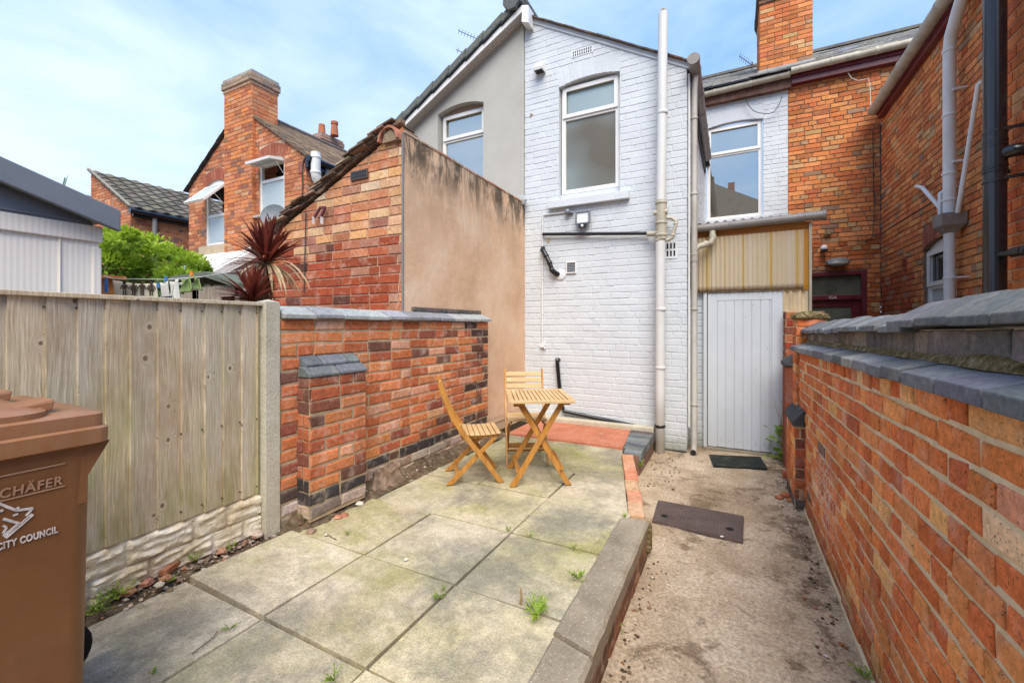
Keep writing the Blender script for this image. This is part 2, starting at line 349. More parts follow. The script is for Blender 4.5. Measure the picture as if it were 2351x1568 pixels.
MT['upvc'] = m_plain('white_upvc', (.80, .79, .76), .3, .03, 3, 0, .5, dirt=(.45, .38, .3), df=.18)
MT['white'] = m_plain('white_gloss_paint', (.74, .76, .78), .45, .05, 4, .05, .4, dirt=(.4, .38, .32), df=.2)
MT['door'] = m_plain('pale_grey_door_paint', (.62, .66, .70), .5, .04, 3, .06, .4, dirt=(.42, .42, .40), df=.2)
MT['pipe_white'] = m_plain('painted_white_pipe', (.74, .74, .72), .5, .06, 5, .05, .4, dirt=(.36, .32, .25), df=.35)
m = M('grimy_soil_pipe', .5, .4); z = m.sep(m.vec())[2]
c = m.mix(m.ramp(m.math('ADD', z, m.math('MULTIPLY', m.noise(3, 5), .5)), [(.35, 1.), (.999, 0.)]), (.66, .66, .64), (.27, .235, .19))
c = m.mix(m.math('MULTIPLY', m.ramp(m.noise(5, 6, .7, v=m.vec((1, 1, .3))), [(.5, 0.), (.7, 1.)]), .3), c, (.35, .3, .22)); m.col(c); MT['soil_pipe'] = m.m
MT['pipe_grey'] = m_plain('grey_gutter_plastic', (.22, .20, .19), .42, .1, 4, .04, .4, dirt=(.4, .37, .3), df=.3)
MT['pipe_cream'] = m_plain('weathered_cream_plastic', (.46, .42, .33), .5, .1, 8, .05, .4, dirt=(.2, .16, .1), df=.6)
MT['black'] = m_plain('black_plastic', (.012, .012, .014), .32, .1, 4, .02, .5)
MT['iron'] = m_plain('black_gloss_iron_pipe', (.010, .010, .013), .22, .1, 5, .05, .6)
MT['maroon'] = m_plain('maroon_gloss', (.125, .012, .022), .35, .15, 5, .05, .5, dirt=(.2, .12, .1), df=.2)
MT['brownfascia'] = m_plain('peeling_brown_fascia', (.12, .06, .045), .75, .3, 9, .2, .2, dirt=(.3, .2, .15), df=.5)
MT['bin'] = m_plain('brown_bin_plastic', (.175, .072, .025), .42, .12, 6, .05, .4, dirt=(.3, .18, .1), df=.22)
MT['bin_lid'] = m_plain('brown_bin_lid_plastic', (.27, .115, .046), .4, .1, 6, .04, .45, dirt=(.45, .32, .22), df=.3)
MT['rubber'] = m_plain('rubber', (.015, .015, .015), .8, .2, 20, .1, .2)
MT['print'] = m_plain('white_stamped_print', (.55, .50, .48), .6, .35, 60, 0, .2, dirt=(.2, .1, .06), df=.5)
MT['print_tan'] = m_plain('faint_embossed_letters', (.32, .18, .11), .5, .1, 30, 0, .3)
MT['tile_red'] = None
m = M('red_quarry_tile', .75, .25); c = m.ramp(m.noise(6, 6, .65), [(.3, (.36, .115, .06)), (.7, (.52, .20, .12))])
br = m.t.nodes.new('ShaderNodeTexBrick'); br.offset = 0; br.inputs['Scale'].default_value = 1; br.inputs['Mortar Size'].default_value = .004
br.inputs['Brick Width'].default_value = .15; br.inputs['Row Height'].default_value = .15; m.L(m.vec(), br.inputs['Vector'])
c = m.mix(br.outputs['Fac'], c, (.42, .2, .13)); c = m.mix(m.ramp(m.noise(14, 5, .75), [(.62, 0.), (.68, .7)]), c, (.6, .5, .4)); m.col(c); m.bump(br.outputs['Fac'], -.3, .004); MT['tile_red'] = m.m
def m_glass(name, col, rough=.04, metal=.75, tex=0, grad=None):
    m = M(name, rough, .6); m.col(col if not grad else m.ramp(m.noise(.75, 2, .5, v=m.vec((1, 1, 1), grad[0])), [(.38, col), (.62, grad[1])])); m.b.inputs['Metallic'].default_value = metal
    if tex: m.bump(m.noise(tex, 3, .5), .25, .004)
    return m.m
MT['glass_frost'] = m_glass('obscured_glass', (.36, .42, .40), .38, .7, 160)
MT['glass_dim'] = m_glass('obscured_glass_room_tones', (.17, .145, .105), .36, .6, 140, ((2.3, 0, .6), (.34, .38, .34)))  # dim room seen through the obscured pane, painted into its colour as two tones
MT['glass_clear'] = m_glass('reflective_clear_glass', (.56, .56, .50), .015, .9)
MT['glass_dark'] = m_glass('dark_glass', (.06, .065, .06), .08, .3)
MT['glass_curtain'] = m_glass('frosted_bathroom_glass', (.5, .57, .58), .5, .25, 200)
m = M('patterned_dark_glass', .3, .6); m.col(m.ramp(m.noise(2.5, 4), [(.3, (.04, .045, .035)), (.7, (.15, .16, .13))])); m.bump(m.noise(120, 2), .5, .004); MT['glass_door'] = m.m
MT['slate'] = m_brick('grey_roof_slate', .4, (.05, .045, .04), palef=.4, pale=(.33, .3, .26))
MT['tile_grey'] = m_brick('grey_concrete_tile', .2, (.06, .06, .05), palef=.2, pale=(.3, .3, .27), speck=.2)
MT['lead'] = m_plain('lead_flashing', (.36, .38, .38), .6, .2, 9, .2, .4)
MT['terracotta'] = m_plain('terracotta', (.42, .14, .07), .8, .15, 9, .1, .2, dirt=(.2, .12, .08), df=.4)
MT['stone'] = m_plain('pale_stone_sill', (.5, .4, .27), .9, .15, 9, .2, .2, dirt=(.3, .22, .15), df=.3)
MT['shed_beige'] = None
m = M('ribbed_beige_plastic', .6, .3); s3 = m.sep(m.vec()); 
w = m.t.nodes.new('ShaderNodeTexWave'); w.bands_direction = 'Y'; w.inputs['Scale'].default_value = 14; w.inputs['Distortion'].default_value = .6; m.L(m.vec((1, 1, .05)), w.inputs['Vector'])
m.col(m.mix(1., (.86, .79, .69), m.ramp(w.outputs['Fac'], [(0., .94), (1., 1.04)]), 'MULTIPLY')); m.bump(w.outputs['Fac'], .2, .003); MT['shed_beige'] = m.m
MT['shed_grey'] = m_plain('slate_grey_plastic', (.17, .19, .215), .42, .1, 5, .05, .4)
# corrugated yellowed plastic
m = M('yellowed_corrugated_plastic', .4, .4); s3 = m.sep(m.vec())
cc = m.t.nodes.new('ShaderNodeCombineXYZ'); m.L(m.math('MULTIPLY', s3[0], 2.1), cc.inputs[0])
c = m.ramp(m.noise(5.2, 3, .6, v=cc.outputs[0]), [(.36, (.90, .80, .64)), (.54, (.88, .74, .50)), (.64, (.80, .56, .18)), (.78, (.82, .5, .08))])
zb = m.math('ADD', s3[2], m.math('MULTIPLY', m.noise(30, 4, .7), .035))
c = m.mix(m.ramp(zb, [(.29, .9), (.345, 0.)]), c, (.13, .065, .02))
c = m.mix(m.ramp(m.math('MULTIPLY', s3[0], .5), [(1.085/2, 0.), (1.095/2, .9)]), c, (.75, .36, .02))
m.col(c); tr = m.t.nodes.new('ShaderNodeBsdfTranslucent'); m.L(c, tr.inputs[0])
ms = m.t.nodes.new('ShaderNodeMixShader'); ms.inputs[0].default_value = .45; m.L(m.b.outputs[0], ms.inputs[1]); m.L(tr.outputs[0], ms.inputs[2]); m.L(ms.outputs[0], m.o.inputs[0])
MT['corr'] = m.m
MT['corr_roof'] = m_plain('grey_corrugated_sheet', (.42, .38, .40), .45, .15, 8, .05, .4)
# cast iron cover
m = M('cast_iron_cover', .65, .35); b2 = m.t.nodes.new('ShaderNodeTexBrick'); b2.inputs['Scale'].default_value = 1; b2.inputs['Brick Width'].default_value = .05; b2.inputs['Row Height'].default_value = .026
b2.inputs['Mortar Size'].default_value = .006; b2.inputs['Mortar Smooth'].default_value = .3; m.L(m.vec(), b2.inputs['Vector'])
c = m.ramp(m.noise(8, 5, .7), [(.3, (.075, .05, .042)), (.7, (.15, .105, .09))]); c = m.mix(m.math('MULTIPLY', b2.outputs['Fac'], .5), c, (.05, .032, .026)); m.col(c); m.bump(b2.outputs['Fac'], -.9, .006); MT['cover'] = m.m
m = M('rubber_mat', .85, .2); v3 = m.vor(55); m.col(m.mix(m.ramp(m.noise(8, 5, .7), [(.55, 0.), (.75, .6)]), (.025, .033, .028), (.16, .14, .1))); m.bump(v3, .9, .01); MT['mat'] = m.m
def m_leaf(name, c1, c2, tr_=.35, rough=.45):
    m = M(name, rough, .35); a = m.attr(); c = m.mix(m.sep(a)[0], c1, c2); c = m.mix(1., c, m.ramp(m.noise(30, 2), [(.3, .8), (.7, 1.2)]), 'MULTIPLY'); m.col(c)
    t = m.t.nodes.new('ShaderNodeBsdfTranslucent'); m.L(c, t.inputs[0]); s = m.t.nodes.new('ShaderNodeMixShader'); s.inputs[0].default_value = tr_
    m.L(m.b.outputs[0], s.inputs[1]); m.L(t.outputs[0], s.inputs[2]); m.L(s.outputs[0], m.o.inputs[0]); return m.m
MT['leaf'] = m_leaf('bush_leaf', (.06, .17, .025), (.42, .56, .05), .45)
MT['leaf_weed'] = m_leaf('weed_leaf', (.13, .26, .02), (.42, .55, .08), .4)
MT['leaf_red'] = m_leaf('purple_cordyline_leaf', (.08, .016, .014), (.30, .07, .04), .3)
MT['leaf_dead'] = m_leaf('withered_leaf', (.3, .2, .1), (.5, .38, .22), .2, .8)
MT['bark'] = m_plain('bark', (.13, .09, .055), .95, .4, 14, .8, .1)
MT['stump'] = m_plain('rotten_stump_wood', (.30, .21, .145), .95, .5, 16, 1., .1, dirt=(.07, .045, .03), df=.7)
def m_cloth(name, c): 
    m = M(name, .95, .1); m.col(m.mix(1., c, m.ramp(m.noise(9, 4), [(.3, .85), (.7, 1.1)]), 'MULTIPLY')); m.bump(m.noise(300, 2), .2, .002); return m.m
MT['cloth_white'] = m_cloth('white_towel', (.66, .64, .58)); MT['cloth_cream'] = m_cloth('cream_cloth', (.72, .64, .47))
MT['cloth_green'] = m_cloth('sage_green_cloth', (.26, .34, .13)); MT['cloth_navy'] = m_cloth('navy_cloth', (.02, .03, .07))
MT['ink'] = m_cloth('brown_printed_ink', (.09, .065, .045)); MT['peg_blue'] = m_plain('blue_plastic', (.08, .25, .5), .4, .05, 5, 0); MT['peg_orange'] = m_plain('orange_plastic', (.8, .25, .03), .4, .05, 5, 0)
MT['red_cloth'] = m_cloth('red_white_cloth', (.5, .12, .1))
MT['sensor'] = m_plain('lamp_glass_white', (.75, .78, .8), .25, .03, 5, 0, .5)
MT['dish'] = m_plain('satellite_dish_mesh', (.16, .18, .2), .5, .1, 9, .05)
MT['wire'] = m_plain('old_cable', (.06, .05, .045), .7, .1, 9, 0)
MT['wire_white'] = m_plain('white_cable', (.6, .58, .55), .6, .1, 9, 0)
# ---------------------------------------------------------------- brickwork
RED = [((.46,.15,.06),5),((.52,.19,.075),4),((.38,.11,.045),4),((.56,.26,.12),3),((.22,.06,.035),2),((.13,.055,.04),1.2),((.52,.29,.13),1.2)]
LEFTP = [((.58,.18,.07),6),((.64,.23,.09),6),((.66,.33,.19),3),((.47,.13,.055),4),((.30,.095,.055),2.4),((.19,.085,.06),1.4)]
RIGHTP = [((.72,.22,.065),8),((.64,.165,.05),8),((.76,.28,.09),6),((.78,.40,.15),2.),((.82,.55,.28),.8),((.55,.14,.05),1.6),((.66,.28,.16),.9),((.26,.13,.09),.15)]
ORANGE = [((.66,.23,.08),7),((.70,.28,.10),5),((.58,.17,.06),6),((.58,.34,.16),1.6),((.46,.26,.13),1.3),((.48,.17,.07),1.5),((.34,.20,.12),.5)]
HOUSE = [((.50,.18,.085),5),((.56,.23,.11),4),((.42,.14,.07),3),((.58,.30,.17),2),((.33,.14,.09),1.6),((.24,.14,.10),.6)]
NEWP = [((.64,.18,.055),5),((.56,.13,.045),4),((.68,.23,.075),4),((.44,.11,.05),1.5),((.66,.33,.15),1)]
PALE = [((.64,.33,.16),5),((.66,.40,.22),3),((.60,.27,.13),5),((.52,.20,.10),3),((.46,.25,.16),2),((.38,.17,.11),1.5),((.64,.48,.31),1.)]
DARKLOW = [((.46,.14,.06),5),((.38,.11,.05),4),((.26,.09,.06),3),((.54,.19,.085),4),((.18,.08,.06),1.6),((.56,.28,.17),1)]
BLUE = [((.10,.11,.118),4),((.14,.15,.16),4),((.18,.195,.205),3),((.12,.10,.10),2)]
WHITE = [((.60,.635,.665),1)]
def pick(pal, r=rnd):
    t = r.random()*sum(w for _, w in pal)
    for c, w in pal:
        t -= w
        if t <= 0: break
    if pal is WHITE: k = r.uniform(.97, 1.02); return (c[0]*k, c[1]*k, c[2]*k)
    k = r.uniform(.86, 1.14); return (c[0]*k, c[1]*k*r.uniform(.94, 1.06), c[2]*k*r.uniform(.92, 1.08))
class FR:
    def __init__(s, O, U, N): s.O = V(O); s.U = V(U); s.N = V(N)
    def __call__(s, u, v, d=0): return s.O + s.U*u + V((0,0,v)) + s.N*d
def clipP(P, h):
    a, b, c = h; out = []
    for i in range(len(P)):
        p, q = P[i], P[(i+1) % len(P)]; dp = a*p[0]+b*p[1]-c; dq = a*q[0]+b*q[1]-c
        if dp <= 0: out.append(p)
        if dp*dq < 0: t = dp/(dp-dq); out.append((p[0]+(q[0]-p[0])*t, p[1]+(q[1]-p[1])*t))
    return out
def brickpoly(mb, fr, P, d=0, m=0, c=(.5,)*3, inset=.004, depth=.012, jit=0., r=rnd):
    n = len(P)
    if n < 3: return
    ar = sum(P[i][0]*P[(i+1) % n][1]-P[(i+1) % n][0]*P[i][1] for i in range(n))/2
    if abs(ar) < 2e-4: return
    if ar < 0: P = P[::-1]
    if jit: P = [(p[0]+r.uniform(-jit, jit), p[1]+r.uniform(-jit, jit)) for p in P]
    cu = sum(p[0] for p in P)/n; cv = sum(p[1] for p in P)/n
    def ins(p):
        du, dv = cu-p[0], cv-p[1]; return (p[0]+math.copysign(min(inset, abs(du)), du), p[1]+math.copysign(min(inset, abs(dv)), dv))
    F = [fr(*ins(p), d) for p in P]; Mi = [fr(p[0], p[1], d-inset*.7) for p in P]; B = [fr(p[0], p[1], -depth) for p in P]
    flip = fr.U.cross(V((0,0,1))).dot(fr.N) < 0
    vs = F+Mi+B; fs = [tuple(range(n))]
    for k in (0, n):
        for i in range(n): fs.append((k+i, k+n+i, k+n+(i+1) % n, k+(i+1) % n))
    if flip: fs = [f[::-1] for f in fs]
    mb.mesh(vs, fs, m, c)
def subrect(rects, h):
    out = []
    for (a, b, c, d) in rects:
        u0, u1, v0, v1 = h
        if b <= u0 or a >= u1 or d <= v0 or c >= v1: out.append((a, b, c, d)); continue
        if a < u0: out.append((a, u0, c, d))
        if b > u1: out.append((u1, b, c, d))
        if c < v0: out.append((max(a, u0), min(b, u1), c, v0))
        if d > v1: out.append((max(a, u0), min(b, u1), v1, d))
    return out
def arcz(h, u):
    """height of the arch's underside over an opening dict(u0,u1,v0,v1,rise)"""
    w = h['u1']-h['u0']; r = h.get('rise', 0)
    if r <= 0: return h['v1']
    Rr = (w*w/4+r*r)/(2*r); x = u-(h['u0']+w/2); return h['v1']+math.sqrt(max(Rr*Rr-x*x, 0))-(Rr-r)
def brickwall(mb, fr, u0, u1, v0, v1, pal, holes=(), clip=(), Lb=.235, hc=.0805, gap=.010, mm=1, hdr=5, out=.006, jit=.0015, r=rnd, inset=.004, ring=.22, palf=None, vstart=None, gu=None, hp=.12, rec=.005):
    gu = gap if gu is None else gu
    hb = []
    for h in holes:
        top = h['v1']+(h.get('rise', 0)+ring if h.get('rise') is not None else 0)
        hb.append((h['u0'], h['u1'], h['v0'], top))
    k = 0; v = vstart if vstart is not None else v0
    while v < v1:
        va, vb = v+gap/2, v+hc-gap/2
        head = hdr and (k % hdr == hdr-1)
        L = Lb/2 if head else Lb
        u = u0 - (Lb/2 if (k % 2) else 0) - (L*.5 if head else 0)
        while u < u1:
            l = L
            if not head and r.random() < hp: l = Lb/2
            l *= r.uniform(.97, 1.03) if not head else 1
            ua, ub = max(u+gu/2, u0), min(u+l-gu/2, u1)
            u += l
            if ub-ua < .02: continue
            for rc in [(ua, ub, max(va, v0), min(vb, v1))]:
                rs = [rc]
                for h in hb: rs = subrect(rs, h)
                for (a, b, c, d) in rs:
                    if b-a < .015 or d-c < .015: continue
                    P = [(a, c), (b, c), (b, d), (a, d)]
                    for hh in clip:
                        P = clipP(P, hh)
                        if len(P) < 3: break
                    if len(P) >= 3:
                        pp = palf((a+b)/2, (c+d)/2, k) if palf else pal
                        brickpoly(mb, fr, P, out*r.uniform(.3, 1.), 0, pick(pp, r), inset, .012, jit, r)
        v += hc; k += 1
    # mortar backing with the openings left out
    us = {u0, u1}; vs = {v0, v1}
    rects = [(u0, u1, v0, v1)]
    for h in holes:
        n = 10 if h.get('rise') else 1; w = (h['u1']-h['u0'])/n
        for i in range(n):
            a = h['u0']+w*i; rects = subrect(rects, (a, a+w, h['v0'], arcz(h, a+w/2)))
    mc = WHITE[0][0] if pal is WHITE else (.5,)*3
    for (a, b, c, d) in rects:
        P = [(a, c), (b, c), (b, d), (a, d)]
        for hh in clip:
            P = clipP(P, hh)
            if len(P) < 3: break
        if len(P) >= 3:
            q = [fr(p[0], p[1], -.0015 if pal is WHITE else -rec) for p in P]
            if fr.U.cross(V((0,0,1))).dot(fr.N) < 0: q = q[::-1]
            mb.face(q, mm, mc)
    for h in holes:
        if h.get('rise') is not None and ring > 0: voussoirs(mb, fr, h, pal, ring, gap, r)
        reveal(mb, fr, h, h.get('dep', .1), mm if h.get('revm') is None else h['revm'], mc if pal is WHITE else pick(pal, r))
def voussoirs(mb, fr, h, pal, ring, gap, r, m=0, cols=None):
    w = h['u1']-h['u0']; ri = max(h['rise'], .012); Rr = (w*w/4+ri*ri)/(2*ri); cu = h['u0']+w/2; cv = h['v1']-(Rr-ri)
    A = math.asin(min(1, w/2/Rr)); n = max(5, round(w/.078)); 
    pc = [((.33,.10,.06),1),((.38,.13,.075),1)] if pal in (HOUSE, ORANGE) else pal
    for i in range(n):
        a0 = -A+2*A*i/n+.004/Rr*1.2; a1 = -A+2*A*(i+1)/n-.004/Rr*1.2
        P = [(cu+Rr*math.sin(a0), cv+Rr*math.cos(a0)), (cu+Rr*math.sin(a1), cv+Rr*math.cos(a1)),
             (cu+(Rr+ring)*math.sin(a1), cv+(Rr+ring)*math.cos(a1)), (cu+(Rr+ring)*math.sin(a0), cv+(Rr+ring)*math.cos(a0))]
        brickpoly(mb, fr, P, .001 if pal is WHITE else .005, m, pick(pc, r), .003, .012, 0, r)
def reveal(mb, fr, h, dep, m, c):
    u0, u1, v0, v1 = h['u0'], h['u1'], h['v0'], h['v1']
    def q(a, b):
        mb.face([fr(*a, 0), fr(*b, 0), fr(*b, -dep), fr(*a, -dep)], m, c)
    q((u0, v0), (u0, v1)); q((u1, v1), (u1, v0)); q((u1, v0), (u0, v0))
    n = 10 if h.get('rise') else 1; w = (u1-u0)/n
    for i in range(n):
        a = u0+w*i; q((a, arcz(h, a)), (a+w, arcz(h, a+w)))
def fbox(mb, fr, a, b, c, d, d0, d1, m=0, col=(.5,)*3):
    mb.obox(fr(a, c, d0), fr.U*(b-a), V((0,0,d-c)), fr.N*(d1-d0), m, col)
def window(house, fr, u0, u1, v0, v1, tr, dep=.1, glo='glass_frost', gup='glass_frost', sash=True, fw=.055, vent=False, rise=0, name='window', opened=None, trdrop=.0):
    """frame bars with a transom at tr (None: one light); the panes are its sub-parts"""
    mb = MB(); a, b = -dep, -dep+.055
    fbox(mb, fr, u0, u0+fw, v0, v1, a, b); fbox(mb, fr, u1-fw, u1, v0, v1, a, b)
    fbox(mb, fr, u0+fw, u1-fw, v0, v0+fw, a, b-.002); fbox(mb, fr, u0+fw, u1-fw, v1-fw, v1, a, b-.002)
    if tr is not None:
        fbox(mb, fr, u0+fw, u1-fw, tr-fw/2, tr+fw/2, a, b-.002)
        if sash and opened is None:
            s = .05; x0, x1, y0, y1 = u0+fw-.035, u1-fw+.035, tr+.004, v1-fw+.035; e0, e1 = b, b+.018
            fbox(mb, fr, x0, x0+s, y0, y1, e0, e1); fbox(mb, fr, x1-s, x1, y0, y1, e0, e1)
            fbox(mb, fr, x0+s, x1-s, y0, y0+s, e0, e1-.001); fbox(mb, fr, x0+s, x1-s, y1-s, y1, e0, e1-.001)
    if rise:
        n = 12; w = (u1-u0)/n; h = dict(u0=u0, u1=u1, v1=v1, rise=rise)
        P = [fr(u0, v1-.001, b-.004)]+[fr(u0+w*i, arcz(h, u0+w*i)+.001, b-.004) for i in range(n+1)]+[fr(u1, v1-.001, b-.004)]
        mb.prism(P, fr.N*-.05)
    o = mb.build(name, MT['upvc'], house, bevel=.004)
    def pane(x0, x1, y0, y1, mat, dd=.028):
        p = MB(); fbox(p, fr, x0, x1, y0, y1, a+.01, a+dd); q = p.build('pane', MT[mat], o); return q
    if tr is None: pane(u0+fw, u1-fw, v0+fw, v1-fw, glo)
    else:
        pane(u0+fw, u1-fw, v0+fw, tr-fw/2, glo)
        if opened is None: pane(u0+fw, u1-fw, tr+fw/2, v1-fw, gup)
        else:
            p = MB(); fbox(p, fr, u0+fw, u1-fw, tr+fw/2, v1-fw, a-.25, a-.24, 0, (.5,)*3); p.build('room', MT['glass_dark'], o)
            ang, (mo) = opened; s = .05; x0, x1, top = u0+fw-.03, u1-fw+.03, v1-fw+.02; Ls = v1-fw-tr+.03
            sw = MB(); dn = fr.N*math.sin(ang)+V((0,0,-math.cos(ang))); nn = fr.N*math.cos(ang)+V((0,0,math.sin(ang))); O = fr(x0, top, b+.005)
            def ob(m2, ua, ub, la, lb, t0, t1): m2.obox(O+fr.U*ua+dn*la+nn*t0, fr.U*(ub-ua), dn*(lb-la), nn*(t1-t0))
            Wd = x1-x0
            ob(sw, 0, s, 0, Ls, 0, .05); ob(sw, Wd-s, Wd, 0, Ls, 0, .05); ob(sw, s, Wd-s, 0, s, .001, .049); ob(sw, s, Wd-s, Ls-s, Ls, .001, .049)
            so = sw.build('opened_sash', MT['upvc'], o, bevel=.004)
            g = MB(); ob(g, s, Wd-s, s, Ls-s, .018, .034); g.build('sash_pane', MT[mo], o)
            st = MB(); st.tube([fr(u1-fw-.02, tr+(v1-tr)*.25, b), O+fr.U*(Wd-.03)+dn*(Ls*.55)], .006, 6); st.build('stay', MT['pipe_white'], o)
    if vent:
        p = MB(); um = (u0+u1)/2; fbox(p, fr, um-.16, um+.14, v1-.052, v1-.03, b+.001, b+.016); p.build('trickle_vent', MT['stone'], o, bevel=.003)
    return o
def roofplane(mb, P, E, Sv, nu, nv, pal, tw=None, lift=.012, th=.012, m=0, amp=0., jit=.004, r=rnd, seg=6):
    """overlapping tiles on the plane P + E*a + Sv*b, a,b in 0..1"""
    N = E.cross(Sv).normalized()
    if N.z < 0: N = -N
    e = E/nu; s = Sv/nv
    for j in range(nv):
        for i in range(nu):
            off = (.5 if (j % 2 and not amp) else 0); a = i+off
            if a+1 > nu+.01: continue
            o = P+e*a+s*j+N*(lift*r.uniform(.6, 1.2)); c = pick(pal, r)
            if amp:
                vs = []; n = seg
                for k in range(n+1):
                    h = N*(amp*math.sin(2*math.pi*k/n)+lift)
                    p0 = P+e*(i+k/n)+s*j+h; vs += [p0-N*th*1.3, p0, P+e*(i+k/n)+s*(j+1.12)+N*(amp*math.sin(2*math.pi*k/n)*.8)]
                fs = []
                for k in range(n): b = 3*k; fs += [(b, b+3, b+4, b+1), (b+1, b+4, b+5, b+2)]
                mb.mesh(vs, fs, m, c)
            else:
                g = e*.02; dj = s*r.uniform(-.02, .02)
                mb.obox(o+g+dj-N*th, e-g*2, s*1.06, N*th, m, c)
    mb.face([P-N*.01, P+E-N*.01, P+E+Sv-N*.01, P+Sv-N*.01], m, (.05, .05, .05))
SLATE = [((.17,.165,.15),4),((.22,.21,.185),4),((.13,.125,.115),3),((.3,.28,.24),1.5)]
TILEG = [((.13,.14,.125),1),((.15,.155,.14),1),((.115,.12,.11),1)]
TILEB = [((.13,.115,.09),1),((.16,.14,.11),1),((.10,.09,.075),1)]
TILEBR = [((.17,.11,.065),1),((.21,.14,.085),1),((.13,.085,.055),1)]

# ================================================================ GROUND
mb = MB(); n = 40
def gz(x, y): return .0
mb.face([V((-300,-300,-.35)), V((300,-300,-.35)), V((300,300,-.35)), V((-300,300,-.35))])
g = struct(mb.build('ground', MT['soil']))
mb = MB(); nx, ny = 22, 60; x0, x1, y0, y1 = -1.05, .60, -1.2, 5.75
P = [[V((x0+(x1-x0)*i/nx, y0+(y1-y0)*j/ny, .010*mnoise.noise(V((i*.35, j*.3, 0))) + (.018 if i == nx else 0))) for i in range(nx+1)] for j in range(ny+1)]
for j in range(ny):
    for i in range(nx): mb.face([P[j][i], P[j][i+1], P[j+1][i+1], P[j+1][i]])
struct(mb.build('path', MT['path'], smooth=True))
mb = MB(); mb.box((-14, -1.3, -.3), (-2.56, 16, .18)); struct(mb.build('neighbouring_garden_soil', MT['soil']))
mb = MB(); mb.box((.74, -1.3, -.3), (6, 8.7, .0)); struct(mb.build('neighbouring_yard', MT['path']))
# raised patio: earth, slabs, rough concrete, quarry tiles
mb = MB(); PL = [(-2.56,-1.2), (-.54,-1.2), (-.54,2.78), (-.95,4.22), (-.93,5.26), (-2.56,5.26)]
mb.prism([V((x, y, -.2)) for x, y in PL], V((0, 0, .385))); struct(mb.build('patio_earth', MT['joint']))
mb = MB(); XS = [-2.375, -1.775, -1.18, -.585]; YS = [-1.17, -.6, -.02, .56, 1.135, 1.70, 2.285, 2.87, 3.46]
for i in range(3):
    for j in range(8):
        a, b, c, d = XS[i]+.0045, XS[i+1]-.0045, YS[j]+.0045, YS[j+1]-.0045
        k = rnd.uniform(.86, 1.12); col = (k, k*rnd.uniform(.97, 1.01), k*rnd.uniform(.92, 1.02))
        z = .218+rnd.uniform(-.003, .003); zz = [z+rnd.uniform(-.003, .003) for _ in range(4)]
        if i == 0 and j == 4: zz = [z+.015, z+.006, z, z+.004]
        if i == 0 and j == 6: b += .02
        cs = [(a+rnd.uniform(0,.004), c+rnd.uniform(0,.004)), (b-rnd.uniform(0,.004), c+rnd.uniform(0,.004)), (b-rnd.uniform(0,.004), d-rnd.uniform(0,.004)), (a+rnd.uniform(0,.004), d-rnd.uniform(0,.004))]
        if i == 2 and j == 7: cs[1] = (-.612, c); cs[2] = (-.765, d)
        mb.mesh([V((x, y, .15)) for x, y in cs]+[V((x, y, zz[q])) for q, (x, y) in enumerate(cs)], [(3,2,1,0),(4,5,6,7),(0,1,5,4),(1,2,6,5),(2,3,7,6),(3,0,4,7)], 0, col)
struct(mb.build('patio_paving', MT['slab'], bevel=.003))
mb = MB(); nx, ny = 18, 12
def rp(i, j):
    y = 3.47+(4.42-3.47)*j/ny; xr = -.765-.235*(j/ny); x = -2.42+(xr+2.42)*i/nx
    return V((x, y, .205+.012*mnoise.noise(V((x*5, y*5, 1)))+.006*mnoise.noise(V((x*19, y*19, 1)))))
for j in range(ny):
    for i in range(nx): mb.face([rp(i, j), rp(i+1, j), rp(i+1, j+1), rp(i, j+1)], 0, (.8, .8, .76))
struct(mb.build('rough_concrete', MT['slab'], smooth=True))
mb = MB(); mb.prism([V((-2.3, 4.36, .15)), V((-.98, 4.36, .15)), V((-1.06, 5.14, .15)), V((-2.3, 5.14, .15))], V((0, 0, .078)))
struct(mb.build('tiled_paving', MT['tile_red'], bevel=.004))
mb = MB(); mb.box((-2.50, 5.14, .1), (-.80, 5.265, .285)); struct(mb.build('wall_plinth', MT['post'], bevel=.02))
# concrete kerb in two lengths, broken at the crack
def kerb(y0, y1, dz, ysk0, ysk1):
    mb = MB(); n = 16; secs = []
    for k in range(n+1):
        t = k/n; j = lambda s: .006*mnoise.noise(V((k*.7, s, 0)))
        yy = lambda side: y0+(y1-y0)*t+(ysk0*(1-t)+ysk1*t)*side
        xl, xr = -.638+j(1), -.462+j(2)
        secs.append([V((xl, yy(-1), .05)), V((xl, yy(-1), .226+dz+j(3))), V((xl+.012, yy(-1), .236+dz)), V((xr-.014, yy(1), .236+dz+j(4)*.5)), V((xr, yy(1), .22+dz+j(5))), V((xr-.012+j(6), yy(1), .13)), V((xr-.02, yy(1), .05))])
    for k in range(n):
        for q in range(6): mb.face([secs[k][q], secs[k][q+1], secs[k+1][q+1], secs[k+1][q]][::-1])
    mb.face(secs[0]); mb.face(secs[-1][::-1]); return mb
def joinmb(a, b): 
    for f, mm_, c_ in zip(b.f, b.m, b.c): a.face([b.v[i] for i in f], mm_, c_)
    return a
k1 = kerb(1.585, 2.77, 0, -.02, .02); k2 = kerb(-1.2, 1.572, -.012, 0, -.02)
struct(joinmb(k1, k2).build('kerb', MT['kerb'], smooth=True))
# brick face under the kerb
mb = MB(); fr = FR((-.478, 0, 0), (0, 1, 0), (1, 0, 0))
brickwall(mb, fr, -1.2, 2.78, -.03, .155, [((.20,.09,.055),2),((.13,.07,.045),2),((.27,.13,.08),1)], hdr=0, jit=.009, inset=.012, vstart=-.03)
struct(mb.build('kerb_wall', [MT['brick'], MT['mortar_dark']]))
